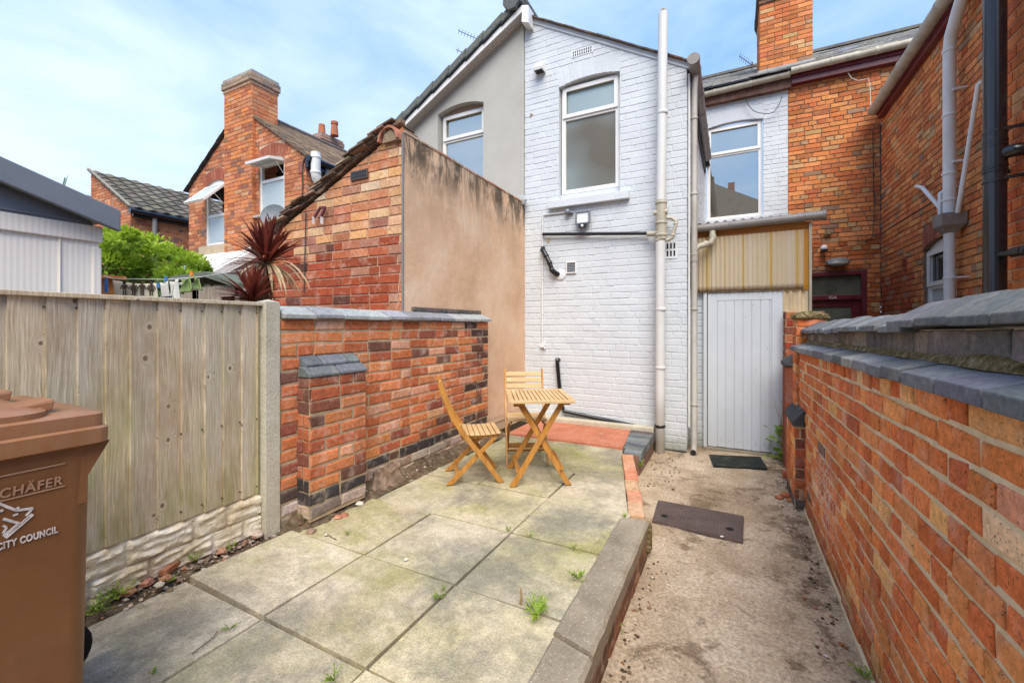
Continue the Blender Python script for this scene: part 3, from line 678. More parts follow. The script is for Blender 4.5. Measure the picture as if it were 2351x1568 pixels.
# diagonal brick edging on edge
mb = MB(); p, q = V((-.545, 2.86, 0)), V((-.905, 4.24, 0)); d = (q-p).normalized(); s = V((d.y, -d.x, 0)); t = 0; L = (q-p).length
while t < L-.1:
    l = .225; k = pick([((.56,.27,.15),3),((.5,.21,.11),2),((.6,.36,.22),1)])
    o_ = p+d*t-s*.055+V((0, 0, .05)); j = V((rnd.uniform(-.006,.006), 0, rnd.uniform(-.008,.004)))
    mb.obox(o_+j, d*(l-.004), s*.105, V((0, 0, .178)), 0, k); t += l
mb.obox(p-s*.045+V((0, 0, -.05)), d*L, s*.09, V((0, 0, .25)), 1)
struct(mb.build('brick_edging', [MT['brick'], MT['mortar']], bevel=.01))
mb = MB(); mb.obox(V((-.565, 2.77, .02)), V((.12, 0, 0)), V((-.01, .1, 0)), V((0, 0, .19))); struct(mb.build('edging_mortar', MT['moss'], bevel=.03))
# blue brick step end
mb = MB()
for k in range(8):
    y = 4.27+k*.107; xa = -1.055+.012*(7-k)-(.0 if k else -.02); z = .225+.002*k+rnd.uniform(-.003,.003)
    mb.obox(V((xa, y, .14)), V((-.785-xa, -.01, 0)), V((0, .1, 0)), V((0, 0, z-.14)), 0, pick(BLUE))
mb.box((-.96, 4.255, -.05), (-.80, 5.12, .2), 0, (.2, .11, .08))
struct(mb.build('step', [MT['blue_brick']], bevel=.008))
# soil strip with rubble along the left boundary
mb = MB(); nx, ny = 8, 70
def sp(i, j):
    y = -.6+4.9*j/ny; wdt = .17+.075*max(0, min(1, (y-1.65)*8)); x = -2.52+wdt*i/nx; k = i/nx
    h = .255-.05*k+.03*mnoise.noise(V((x*14, y*7, 0)))+.015*mnoise.noise(V((x*40, y*30, 0)))
    if y > 1.7: h += .075*(1-k)+.012
    return V((x+(0 if i < nx else .01*mnoise.noise(V((y*9, 0, 3)))), y, h))
for j in range(ny):
    for i in range(nx): mb.face([sp(i, j), sp(i+1, j), sp(i+1, j+1), sp(i, j+1)])
struct(mb.build('soil_strip', MT['soil'], smooth=True))
def pebble(mb, p, r, c, m=0):
    n = 6; vs = []; a0 = rnd.random()*6
    for L_, (hh, rr) in enumerate(((0, .9), (.5, 1), (.95, .55))):
        for k in range(n):
            a = a0+2*math.pi*k/n; q = r*rr*rnd.uniform(.7, 1.2); vs.append(p+V((q*math.cos(a), q*math.sin(a)*rnd.uniform(.7, 1), r*hh*.7)))
    fs = [(k+n*L_, (k+1) % n+n*L_, (k+1) % n+n*(L_+1), k+n*(L_+1)) for L_ in range(2) for k in range(n)]+[tuple(range(2*n, 3*n))]
    mb.mesh(vs, fs, m, c)
mb = MB(); PC = [((.35,.15,.08),2),((.4,.32,.24),3),((.2,.15,.1),3),((.5,.44,.36),1.5),((.28,.2,.14),3)]
for _ in range(2600):
    y = rnd.choice([ru(.4, 4.2), ru(.9, 1.9), ru(2.2, 3.2)]); x = -2.51+abs(rnd.gauss(0, .075))
    if x > -2.31: continue
    pebble(mb, V((x, y, (.262 if y < 1.7 else .30)-.3*(x+2.51))), abs(rnd.gauss(0, .0055))+.0025, pick(PC))
for _ in range(46):
    y = ru(1.68, 3.9); x = (-2.285 if 1.74 < y < 2.25 else -2.40)+ru(-.01, .035); pebble(mb, V((x, y, ru(.20, .235))), ru(.018, .045), pick([((.46,.34,.27),2),((.36,.24,.18),2),((.55,.46,.38),1),((.42,.17,.1),1)]))
for (x, y, r) in ((-2.43,.93,.035),(-2.45,1.0,.04),(-2.40,1.06,.03),(-2.43,1.33,.03),(-2.44,1.52,.045),(-2.37,1.02,.025),(-2.41,2.28,.03),(-2.43,2.24,.035)):
    pebble(mb, V((x, y, .25)), r, pick([((.42,.2,.12),2),((.5,.42,.33),1)]))
gr = mb.build('rubble', MT['brick']); gr['kind'] = 'stuff'; gr['label'] = 'crumbs of brick, stone and grit lying in the soil strip along the fence and wall'
mb = MB()
for _ in range(420):
    e = rnd.random()
    if e < .45: x, y = .47-abs(rnd.gauss(0, .07)), rnd.choice([ru(2.2, 4.4), ru(1.6, 5.2)])
    elif e < .75: x, y = -.45+abs(rnd.gauss(0, .05)), ru(1., 2.8)
    else: x, y = ru(-.75, -.45) , ru(4.0, 5.1)
    pebble(mb, V((x, y, .004)), abs(rnd.gauss(0, .0045))+.002, pick([((.08,.055,.035),3),((.25,.17,.1),2),((.5,.45,.38),1),((.3,.12,.06),1)]))
for (x, y, r) in ((.41,4.32,.05),(.36,4.26,.035),(.43,4.22,.03)): pebble(mb, V((x, y, 0)), r, (.42,.15,.07))
gr = mb.build('grit', MT['brick']); gr['kind'] = 'stuff'; gr['label'] = 'dark grit and brick crumbs scattered along both edges of the concrete path'

# ================================================================ RIGHT BOUNDARY WALL
SL = -.0133
rw = thing('boundary_wall', 'long red brick boundary wall with two tiers of blue coping beside the concrete path', 'garden wall', (.52, 1.5, 0))
mb = MB(); fr = FR((.52, 0, .018), (0, 1, SL), (-1, 0, 0)); rr = random.Random(11)
brickwall(mb, fr, -1.2, 4.4, .03, 1.285, RIGHTP, hdr=2, vstart=1.285-16*.0805, out=.010, jit=.005, r=rr, inset=.006, gap=.0155, gu=.009, hp=.42, rec=.0)
mb.box((.527, -1.2, -.2), (.73, 4.4, 1.26), 1)
fr2 = FR((.575, 0, .018), (0, 1, SL), (-1, 0, 0))
brickwall(mb, fr2, -1.2, 4.4, 1.345, 1.455, [((.16,.13,.11),3),((.22,.18,.14),3),((.13,.12,.115),3),((.19,.12,.10),1)], hdr=0, hc=.11, vstart=1.345, gap=.008, jit=.003, r=rr, out=.004)
mb.box((.582, -1.2, 1.2), (.745, 4.4, 1.43), 1)
for (ya, yb) in ((4.07, 4.60),):   # low pilaster against the wall
    f3 = FR((.447, 0, 0), (0, 1, 0), (-1, 0, 0)); brickwall(mb, f3, ya, yb, 0, .66, RIGHTP, hdr=2, r=rr, vstart=0, palf=lambda u, v, k: BLUE if k == 0 else RIGHTP)
    f4 = FR((.447, ya, 0), (1, 0, 0), (0, -1, 0)); brickwall(mb, f4, 0, .073, 0, .66, DARKLOW, hdr=0, r=rr, Lb=.073, vstart=0, palf=lambda u, v, k: BLUE if k == 0 else DARKLOW)
    mb.box((.45, ya+.007, 0), (.52, yb, .655), 1)
mb.box((.505, -1.2, -.05), (.52, 4.07, .016), 1)
wobj = mb.build('wall', [MT['brick_right'], MT['mortar']], rw)
mb = MB()
def coping(y0, y1, prof, pal, lo=.215, zo=0, rj=rr, var=.004):
    y = y0
    while y < y1:
        l = lo*rj.uniform(.85, 1.12); dz = rj.uniform(-var, var); dx = rj.uniform(-.005, .003); c = pick(pal, rj)
        P = [V((x+dx, y+.004, z+dz+zo+SL*y)) for x, z in prof]; mb.prism(P, V((0, l-.009, SL*l)), 0, c); y += l
BC = [((.165,.17,.178),4),((.21,.215,.222),4),((.135,.138,.145),3),((.30,.29,.26),.5)]
coping(-1.2, 4.33, [(.462,1.305),(.60,1.305),(.60,1.378),(.585,1.378),(.462,1.345)], BC)
cp = mb.build('lower_coping', MT['blue_brick'], rw, bevel=.004)
mb = MB()
coping(-1.2, 1.95, [(.530,1.482),(.80,1.482),(.80,1.502),(.68,1.573),(.655,1.578),(.530,1.507)], BC, .235)
coping(1.96, 2.95, [(.530,1.463),(.80,1.463),(.80,1.483),(.68,1.538),(.65,1.540),(.530,1.488)], BC, .15)
coping(2.96, 4.36, [(.530,1.455),(.80,1.455),(.80,1.475),(.68,1.548),(.66,1.550),(.530,1.481)], BC, .12, var=.006)
mb.build('top_coping', MT['blue_brick'], rw, bevel=.004)
mb = MB(); n = 110
for k in range(n):     # weathered mortar fillet between the tiers
    def sec(k):
        y = -1.2+5.55*k/n; a = .012*mnoise.noise(V((y*6, 0, 0)))+.006*mnoise.noise(V((y*25, 2, 0))); b = max(0, .02*mnoise.noise(V((y*3, 5, 0))))
        z = 1.372+SL*y+.012
        return [V((.552+a-b, y, z-.012)), V((.562+a-b*.5, y, z+.006+b)), V((.585, y, z+.018+b))]
    A, B = sec(k), sec(k+1)
    for q in range(2): mb.face([A[q], B[q], B[q+1], A[q+1]])
mb.build('mortar_fillet', MT['moss'], rw, smooth=True)
# end pier with its crumbling cap
mb = MB(); f5 = FR((.497, 4.40, 0), (1, 0, 0), (0, -1, 0)); brickwall(mb, f5, 0, .215, 0, 1.515, RIGHTP, hdr=2, r=rr, Lb=.215, vstart=0)
f6 = FR((.497, 0, 0), (0, 1, 0), (-1, 0, 0)); brickwall(mb, f6, 4.4, 4.62, 0, 1.515, RIGHTP, hdr=2, r=rr, vstart=0); mb.box((.503, 4.407, 0), (.71, 4.62, 1.51), 1)
mb.build('end_pier', [MT['brick'], MT['mortar']], rw)
mb = MB(); n = 14; vs = []
for hz, sc_ in ((1.515, 1.05), (1.53, 1.16), (1.555, 1.1), (1.575, .8), (1.582, .3)):
    for k in range(n):
        a = 2*math.pi*k/n; rx = .125*sc_*(1+.12*math.sin(5*a+hz*90)); vs.append(V((.605+rx*max(-.9, min(.9, 1.25*math.cos(a))), 4.5+rx*max(-.9, min(.9, 1.25*math.sin(a))), hz+.006*math.sin(3*a))))
mb.mesh(vs, [(L_*n+k, L_*n+(k+1) % n, (L_+1)*n+(k+1) % n, (L_+1)*n+k) for L_ in range(4) for k in range(n)]+[tuple(range(4*n, 5*n))])
lab(mb.build('pier_cap', MT['moss'], rw, smooth=True), 'crumbling mossy concrete cap')
# dark pilaster cap
mb = MB(); mb.prism([V((.432, 4.05, .66)), V((.51, 4.05, .66)), V((.51, 4.05, .79)), V((.432, 4.05, .70))], V((0, .57, 0)), 0, (.07, .075, .08)); mb.build('pilaster_cap', MT['blue_brick'], rw, bevel=.006)
# red brick pier right of the plank door
gp = thing('brick_pier', 'narrow dark red brick pier between the plank door and the neighbouring yard', 'brick pier', (.6, 5.5, 0))
mb = MB(); f7 = FR((.515, 5.42, 0), (1, 0, 0), (0, -1, 0)); brickwall(mb, f7, 0, .34, 0, 1.61, DARKLOW+[((.36,.06,.035),6)], hdr=0, Lb=.19, r=rr, vstart=0)
f8 = FR((.515, 0, 0), (0, 1, 0), (-1, 0, 0)); brickwall(mb, f8, 5.42, 5.62, 0, 1.61, DARKLOW, hdr=0, r=rr, vstart=0); mb.box((.522, 5.427, 0), (.85, 5.62, 1.605), 1)
mb.build('shaft', [MT['brick'], MT['mortar']], gp)
mb = MB(); mb.prism([V((.47, 5.15, 1.05)), V((.56, 5.15, 1.05)), V((.56, 5.15, 1.16)), V((.47, 5.15, 1.09))], V((0, .27, 0)), 0, (.07, .075, .08)); mb.box((.485, 5.17, 0), (.56, 5.41, 1.05), 0, (.26, .08, .045)); mb.build('buttress', MT['blue_brick'], gp, bevel=.005)

# ================================================================ LEFT BRICK WALL
lw = thing('garden_wall', 'weathered red brick garden wall with grey sloped coping and buttress behind the slatted chairs', 'garden wall', (-2.42, 2.9, .2))
mb = MB(); fr = FR((-2.42, 0, 0), (0, 1, 0), (1, 0, 0)); r2 = random.Random(5); RUB = [((.46,.34,.27),2),((.36,.22,.17),2),((.55,.46,.38),1),((.26,.2,.16),1)]
def lp(u, v, k):
    if v < .35: return RUB
    if v < .46: return [((.06,.05,.05),4),((.09,.06,.05),3),((.13,.07,.05),1)]
    if u > 3.75 and r2.random() < .35: return [((.09,.045,.035),1),((.15,.06,.04),1)]
    if v > 1.43: return LEFTP+[((.4,.2,.13),3)]
    return LEFTP
brickwall(mb, fr, 1.655, 4.12, .22, 1.505, LEFTP, hdr=0, out=.009, jit=.0055, r=r2, inset=.008, vstart=1.505-16*.0805, palf=lp, gap=.014, gu=.010, rec=.002, hp=.3)
mb.box((-2.56, 1.655, .05), (-2.427, 4.12, 1.5), 1); mb.box((-2.60, 1.655, 1.4), (-2.53, 4.12, 1.505), 1)
f9 = FR((-2.42, 4.12, 0), (-1, 0, 0), (0, 1, 0)); brickwall(mb, f9, 0, .1, .3, 1.505, LEFTP, hdr=0, r=r2, vstart=1.505-15*.0805, Lb=.11)
mb.build('wall', [MT['brick_left'], MT['mortar_left']], lw)
mb = MB(); y = 1.655
while y < 4.1:
    l = min(.226*r2.uniform(.93, 1.07), 4.14-y); j = r2.uniform(-.003, .003)
    P = [V((x, y+.002, z+j)) for x, z in [(-2.375,1.505),(-2.375,1.532),(-2.50,1.585),(-2.53,1.585),(-2.53,1.505)]]
    mb.prism(P, V((0, l-.006, 0)), 0, pick([((.30,.315,.33),3),((.36,.375,.385),2),((.25,.265,.28),2)], r2)); y += l
mb.build('coping', MT['blue_brick'], lw, bevel=.005)
mb = MB(); fr = FR((-2.495, 0, 0), (0, 1, 0), (1, 0, 0)); brickwall(mb, fr, 2.95, 4.10, 1.583, 1.628, [((.09,.085,.08),2),((.14,.11,.095),2)], hdr=1, hc=.045, r=r2, vstart=1.583)
mb.box((-2.512, 2.95, 1.55), (-2.502, 4.10, 1.625), 1); mb.build('upper_course', [MT['blue_brick'], MT['mortar_dark']], lw)
mb = MB(); fa = FR((-2.30, 0, 0), (0, 1, 0), (1, 0, 0)); fb = FR((-2.30, 1.77, 0), (-1, 0, 0), (0, -1, 0))
bp = lambda u, v, k: RUB if v < .34 else [((.055,.05,.052),3),((.08,.07,.07),1)] if v < .44 else DARKLOW if v > 1.05 else LEFTP
brickwall(mb, fa, 1.762, 2.215, .25, 1.14, LEFTP, hdr=0, jit=.0055, r=r2, vstart=.345-.0805, palf=bp, gap=.015, inset=.008)
brickwall(mb, fb, 0, .12, .25, 1.14, DARKLOW, hdr=0, Lb=.13, jit=.003, r=r2, vstart=.345-.0805, palf=lambda u, v, k: RUB if v < .34 else [((.05,.045,.045),1)] if v < .5 else DARKLOW)
mb.box((-2.42, 1.777, .25), (-2.307, 2.21, 1.135), 1); mb.build('buttress', [MT['brick_left'], MT['mortar_left']], lw)
mb = MB()
for y0, y1, zz, xx, ns in ((1.755, 2.23, 0, 0, 2), (1.775, 2.215, .062, -.058, 3)):
    ys = [y0+(y1-y0)*k/ns for k in range(ns+1)]
    if ns == 3: ys = [y0, y0+.13, y0+.34, y1]
    for k in range(ns):
        P = [V((x+xx, ys[k]+.003, z+zz)) for x, z in [(-2.288,1.14),(-2.288,1.158),(-2.355,1.205),(-2.40,1.205),(-2.40,1.14)]]
        mb.prism(P, V((0, ys[k+1]-ys[k]-.009, 0)), 0, pick([((.12,.14,.145),2),((.165,.185,.19),2)], r2))
mb.build('buttress_coping', MT['blue_brick'], lw, bevel=.006)
mb = MB(); mb.box((-2.418, 1.78, 1.12), (-2.31, 2.205, 1.165)); mb.box((-2.418, 1.78, 1.165), (-2.36, 2.205, 1.225)); mb.build('mossy_bedding', MT['moss'], lw)

# ================================================================ FENCE
fe = thing('timber_fence', 'weathered grey-brown featheredge timber fence panel above the concrete gravel board', 'fence', (-2.45, .6, .49))
mb = MB(); y = -1.4; r3 = random.Random(3)
while y < 1.545:
    wd_ = .096*r3.uniform(.9, 1.12); y1 = min(y+wd_+.010, 1.553)
    mb.mesh([V(p) for p in ((-2.462,y,.488),(-2.442,y,.488),(-2.458,y1,.488),(-2.462,y1,.488),(-2.462,y,1.58),(-2.442,y,1.58),(-2.458,y1,1.58),(-2.462,y1,1.58))],
            [(3,2,1,0),(4,5,6,7),(0,1,5,4),(1,2,6,5),(2,3,7,6),(3,0,4,7)], 0, (r3.random(), r3.random(), r3.random())); y += wd_
nb = mb
mb = MB(); mb.box((-2.475, -1.4, 1.576), (-2.425, 1.553, 1.596), 0, (.35, .4, .5)); mb.build('top_rail', MT['fence'], fe, bevel=.003)
mb = MB()
for zz in (.62, 1.05, 1.45): mb.box((-2.505, -1.4, zz), (-2.464, 1.553, zz+.06), 0, (.4, .5, .5))
mb.build('rear_rail', MT['fence'], fe)
mb = MB(); y = -1.35
while y < 1.55:
    for zz in (.53, .92, 1.535): nb.tube([V((-2.47, y, zz)), V((-2.444, y, zz+.001))], .003, 6, 1)
    y += .096
nb.build('boards', [MT['fence'], MT['black']], fe)
gb = MB(); ny, nz_ = 300, 30; r4 = random.Random(9); G = []
blk = []
yy = -1.4
while yy < 1.5: l = r4.choice([.16, .22, .28]); blk.append((yy, yy+l)); yy += l
for j in range(nz_+1):
    row = []
    for i in range(ny+1):
        y = -1.4+2.95*i/ny; v = j/nz_; z = .235+.25*v; rowk = 0 if v < .5 else 1
        ys = y+(.09 if rowk else 0); b = [q for q in blk if q[0] <= ys < q[1]] or [blk[0]]
        eu = min(ys-b[0][0], b[0][1]-ys); ev = min(abs(v-.5), v-.06 if v < .5 else 1, .97-v if v > .5 else 1)*.25
        e = max(0, min(1, min(eu, ev*1.6)/.02)); p = V((y*5.5, v*5+rowk*9+b[0][0]*7, 0))
        row.append(V((-2.462+e*(.013+.022*abs(mnoise.noise(p))+.010*mnoise.noise(p*2.7)), y, z)))
    G.append(row)
for j in range(nz_):
    for i in range(ny): gb.face([G[j][i], G[j][i+1], G[j+1][i+1], G[j+1][i]])
gb.box((-2.51, -1.4, .1), (-2.463, 1.55, .485))
gbo = gb.build('gravel_board', MT['rock'], org=(-2.46, .6, .235), smooth=True)
tag(gbo, 'rock-faced cream concrete gravel board under the timber fence boards', 'gravel board')
mb = MB(); mb.box((-2.50, 1.553, .05), (-2.405, 1.645, 1.60)); mb.mesh([V(p) for p in ((-2.50,1.553,1.60),(-2.405,1.553,1.60),(-2.405,1.645,1.60),(-2.50,1.645,1.60),(-2.452,1.6,1.617))], [(0,1,4),(1,2,4),(2,3,4),(3,0,4)])
tag(mb.build('fence_post', MT['post'], org=(-2.45, 1.6, .05), bevel=.004), 'square grey concrete post between the timber fence and the brick wall', 'fence post')
# ================================================================ HOUSES
def plainwall(mb, fr, u0, u1, v0, v1, holes=(), clip=(), m=0, c=(.5,)*3, d=0):
    rects = [(u0, u1, v0, v1)]
    for h in holes:
        n = 60 if h.get('rise') else 1; w = (h['u1']-h['u0'])/n
        for i in range(n):
            a = h['u0']+w*i; rects = subrect(rects, (a, a+w, h['v0'], arcz(h, a+w/2)))
    for (a, b, cc, dd) in rects:
        P = [(a, cc), (b, cc), (b, dd), (a, dd)]
        for hh in clip:
            P = clipP(P, hh)
            if len(P) < 3: break
        if len(P) >= 3:
            q = [fr(p[0], p[1], d) for p in P]
            if fr.U.cross(V((0,0,1))).dot(fr.N) < 0: q = q[::-1]
            mb.face(q, m, c)
    for h in holes: reveal(mb, fr, h, h.get('dep', .1), m, c)
FRONT = lambda Y: FR((0, Y, 0), (1, 0, 0), (0, -1, 0))
# ---- the white painted house: rear wing and the painted part of the main wall
wh = thing('terraced_house', 'white painted brick terraced house with a tall window above the folding table', 'house', (-1.5, 5.28, 0))
mb = MB(); r5 = random.Random(21)
F1 = FRONT(5.28)
h1 = dict(u0=-2.02, u1=-1.223, v0=3.095, v1=4.585, rise=.05, dep=.12)
cl1 = [(.587, 1, 4.194-.02)]
brickwall(mb, F1, -2.515, -.46, .02, 5.7, WHITE, [h1], cl1, hdr=5, r=r5, out=.0045, jit=.004, vstart=.02, inset=.0045, gap=.009, hp=.05)
FS = FR((-.46, 0, 0), (0, 1, 0), (1, 0, 0))
brickwall(mb, FS, 5.28, 8.7, .02, 4.40, WHITE, hdr=5, r=r5, jit=.003, vstart=.02, inset=.005)
F2 = FRONT(8.7)
h2 = dict(u0=-.425, u1=.49, v0=3.40, v1=5.10, rise=.05, dep=.11)
brickwall(mb, F2, -.46, .858, .0, 5.60, WHITE, [h2], hdr=5, r=r5, jit=.003, vstart=.0, inset=.005)
brickwall(mb, FRONT(5.62), -.46, -.30, 0, 1.9, WHITE, hdr=0, r=r5, Lb=.16, vstart=0)
mb.box((-.455, 5.63, 0), (-.30, 5.70, 1.9), 1, WHITE[0][0])
wo = mb.build('wall', [MT['paint'], MT['paint']], wh)
mb = MB()   # plaster fillet under the verge
a, b = V((-2.515, 5.262, 5.67)), V((-.42, 5.262, 4.44)); mb.prism([a-V((0,0,.055)), b-V((0,0,.055)), b+V((0,0,.01)), a+V((0,0,.01))], V((0, .05, 0)), 0, WHITE[0][0])
mb.build('verge_fillet', MT['paint'], wh)
mb = MB(); rr_ = random.Random(2); t = 0; d = (b-a); L = d.length; dn = d/L
while t < L+.03:
    l = .17*rr_.uniform(.85, 1.1); o_ = a+dn*t+V((0, -.045, .008+rr_.uniform(-.003, .006)))
    mb.obox(o_, dn*(l-.002), V((0, .4, 0)), V((0, 0, .018)), 0, pick([((.13,.09,.07),2),((.16,.08,.055),1),((.09,.075,.06),1)])); t += l
roofplane(mb, V((-.36, 8.9, 4.43)), V((0, -3.55, 0)), V((-2.15, 0, 1.26)), 14, 12, TILEBR)
mb.build('roof', MT['slate'], wh)
mb = MB(); roofplane(mb, V((-2.4, 8.46, 5.74)), V((3.26, 0, 0)), V((0, 3.6, 2.04)), 11, 20, SLATE, r=rr_, lift=.018, th=.014); mb.build('main_roof', MT['slate'], wh)
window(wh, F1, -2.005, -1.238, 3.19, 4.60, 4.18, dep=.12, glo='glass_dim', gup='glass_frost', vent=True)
window(wh, F2, -.41, .475, 3.41, 5.11, 4.60, dep=.11, glo='glass_clear', gup='glass_clear', vent=True)
mb = MB(); fbox(mb, F1, -2.15, -1.10, 2.995, 3.095, .0, .075, 0, WHITE[0][0]); fbox(mb, F1, -2.02, -1.223, 3.095, 3.19, -.12, -.07, 0, WHITE[0][0])
fbox(mb, F1, -2.02, -1.223, 3.090, 3.11, -.12, .03, 0, WHITE[0][0]); mb.build('window_sill', MT['paint'], wh, bevel=.006)
mb = MB(); fbox(mb, F2, -.45, .64, 3.29, 3.40, 0, .05, 0, WHITE[0][0]); mb.build('window_sill', MT['paint'], wh, bevel=.006)
# eaves of the main roof over the white part
mb = MB(); mb.box((-.46, 8.60, 5.50), (.90, 8.70, 5.80)); mb.build('fascia', MT['brownfascia'], wh, bevel=.004)
def halfgutter(mb, p, q, r, n=10):
    d = (q-p).normalized(); s = d.cross(V((0,0,1))).normalized()
    A = [s*math.cos(math.pi+math.pi*k/n)*r+V((0,0,1))*math.sin(math.pi+math.pi*k/n)*r for k in range(n+1)]
    B = [x*.86 for x in A][::-1]; prof = A+B
    mb.prism([p+x for x in prof], q-p)
def gutter(name, house, p, q, r, mat, joints=()):
    mb = MB(); d = (q-p).normalized(); mb.tube([p, q], r, 16)
    for t in joints: mb.ring(p+(q-p)*t, d, r*1.1, .05)
    return mb.build(name, MT[mat], house, smooth=True)
gutter('gutter', wh, V((-.44, 8.545, 5.675)), V((.88, 8.545, 5.70)), .055, 'pipe_cream', (.12, .55, .98))
mb = MB(); mb.box((-.44, 5.30, 4.30), (-.425, 8.7, 4.43)); mb.build('fascia', MT['black'], wh)
g = gutter('gutter', wh, V((-.375, 5.12, 4.40)), V((-.375, 8.15, 4.385)), .062, 'pipe_grey', (.0, .07, .25, .42, .58, .75, .9, 1.)); lab(g, 'dark grey gutter along the side of the wing')
# ---- neighbour to the right: orange brick house, maroon door, wing
oh = thing('terraced_house', 'orange brick terraced house with maroon door and long side wing', 'house', (2.1, 8.7, 0))
mb = MB(); r6 = random.Random(31)
hd = dict(u0=1.0, u1=1.926, v0=0, v1=2.354, dep=.07)
def op(u, v, k):
    if v < 2.9: return ORANGE+[((.46,.12,.03),6)]
    if v > 5.0: return ORANGE+[((.5,.16,.05),5)]
    return ORANGE
brickwall(mb, F2, .858, 2.1, 0, 5.62, ORANGE, [hd], hdr=4, r=r6, out=.008, jit=.0055, palf=op, vstart=0, hc=.0765, gap=.012, inset=.005)
FW = FR((2.1, 0, 0), (0, 1, 0), (-1, 0, 0))
hw = dict(u0=6.13, u1=7.02, v0=.95, v1=2.38, rise=.09, dep=.10)
def wp(u, v, k):
    if v < 2.2 and u > 7.3: return [((.50,.13,.05),4),((.42,.09,.035),3),((.45,.2,.12),2)]
    return ORANGE
brickwall(mb, F2, 2.1, 4.6, 4.7, 5.62, ORANGE, hdr=4, r=r6, out=.006, jit=.004, vstart=4.7, hc=.0765, gap=.012)
brickwall(mb, FW, 4.3, 8.7, 0, 4.80, ORANGE, [hw], hdr=4, r=r6, out=.008, jit=.0055, palf=wp, vstart=0, hc=.0765, gap=.012)
mb.build('wall', [MT['brick_wing'], MT['mortar_dark']], oh)
mb = MB(); roofplane(mb, V((.86, 8.46, 5.74)), V((5.5, 0, 0)), V((0, 3.6, 2.04)), 18, 20, SLATE, r=rr_, lift=.018, th=.014)
mb.box((-2.4, 11.9, 7.74), (6.3, 12.1, 7.80), 0, (.17,.16,.14)); mb.build('main_roof', MT['slate'], oh)
mb = MB(); roofplane(mb, V((1.97, 8.6, 4.90)), V((0, -6.5, 0)), V((2.3, 0, 1.0)), 18, 10, SLATE, r=rr_); mb.build('wing_roof', MT['slate'], oh)
mb = MB(); mb.box((.90, 8.585, 5.54), (4.6, 8.70, 5.80)); mb.box((.90, 8.56, 5.63), (4.6, 8.70, 5.79)); mb.build('fascia', MT['maroon'], oh, bevel=.006)
gutter('gutter', oh, V((.88, 8.50, 5.72)), V((4.6, 8.50, 5.76)), .055, 'pipe_cream', (.15, .3))
mb = MB(); mb.box((2.02, 3.0, 4.68), (2.10, 8.55, 4.82)); mb.box((2.0, 3.0, 4.74), (2.1, 8.55, 4.80)); mb.build('fascia', MT['maroon'], oh, bevel=.006)
g = gutter('gutter', oh, V((1.955, 8.50, 4.80)), V((1.955, 3.0, 4.83)), .068, 'pipe_cream', (.02, .11, .24, .36, .45, .56)); lab(g, 'pale round gutter over the maroon fascia of the wing')
mb = MB(); mb.box((.47, 9.2, 5.9), (1.27, 10.1, 7.42), 1)
f = FR((0, 9.193, 0), (1, 0, 0), (0, -1, 0)); ch = ORANGE+[((.5,.17,.06),6)]
brickwall(mb, f, .463, 1.277, 5.95, 7.42, ch, hdr=0, r=r6, vstart=5.95); brickwall(mb, FR((.463, 0, 0), (0, 1, 0), (-1, 0, 0)), 9.193, 10.1, 5.95, 7.42, ch, hdr=0, r=r6, vstart=5.95)
brickwall(mb, FR((1.277, 0, 0), (0, 1, 0), (1, 0, 0)), 9.193, 10.1, 5.95, 7.42, ch, hdr=0, r=r6, vstart=5.95)
for k, e in enumerate((.02, .045, .045, .03)):
    z0 = 7.42+k*.0805
    brickwall(mb, FR((0, 9.193-e, 0), (1, 0, 0), (0, -1, 0)), .463-e, 1.277+e, z0, z0+.0805, [((.2,.1,.06),1),((.12,.09,.07),2),((.34,.15,.08),1)], hdr=0, r=r6)
    brickwall(mb, FR((.463-e, 0, 0), (0, 1, 0), (-1, 0, 0)), 9.193-e, 10.1, z0, z0+.0805, [((.12,.09,.07),1)], hdr=0, r=r6)
    mb.box((.47-e, 9.2-e, z0), (1.27+e, 10.1+e, z0+.0805), 1)
mb.box((.47, 9.2, 7.74), (1.27, 10.1, 8.1), 1)
cho = mb.build('chimney', [MT['brick_wing'], MT['mortar_dark']], oh)
mb = MB(); mb.obox(V((.43, 9.14, 5.96)), V((.88, 0, 0)), V((0, .05, .03)), V((0, -.02, .20)), 0); mb.obox(V((.40, 9.13, 6.0)), V((.07, 0, 0)), V((0, .8, .45)), V((0, 0, .13)), 0); mb.build('flashing', MT['lead'], cho)
# maroon door and its frame
mb = MB(); D0, D1 = -.07, .02
fbox(mb, F2, 1.0, 1.07, 0, 2.354, D0, D1); fbox(mb, F2, 1.855, 1.926, 0, 2.354, D0, D1); fbox(mb, F2, 1.07, 1.855, 2.285, 2.354, D0, D1-.002); fbox(mb, F2, 1.07, 1.855, 1.885, 1.965, D0, D1+.01)
dr = mb.build('door', MT['maroon'], oh, bevel=.006)
mb = MB(); fbox(mb, F2, 1.07, 1.19, 0, 1.885, -.065, -.02); fbox(mb, F2, 1.735, 1.855, 0, 1.885, -.065, -.02); fbox(mb, F2, 1.19, 1.735, 1.775, 1.885, -.065, -.022); fbox(mb, F2, 1.19, 1.735, 0, .9, -.065, -.03); mb.build('door_leaf', MT['maroon'], dr, bevel=.005)
mb = MB(); fbox(mb, F2, 1.07, 1.855, 1.965, 2.285, -.055, -.045); fbox(mb, F2, 1.19, 1.735, .9, 1.775, -.055, -.045); mb.build('pane', MT['glass_door'], dr)
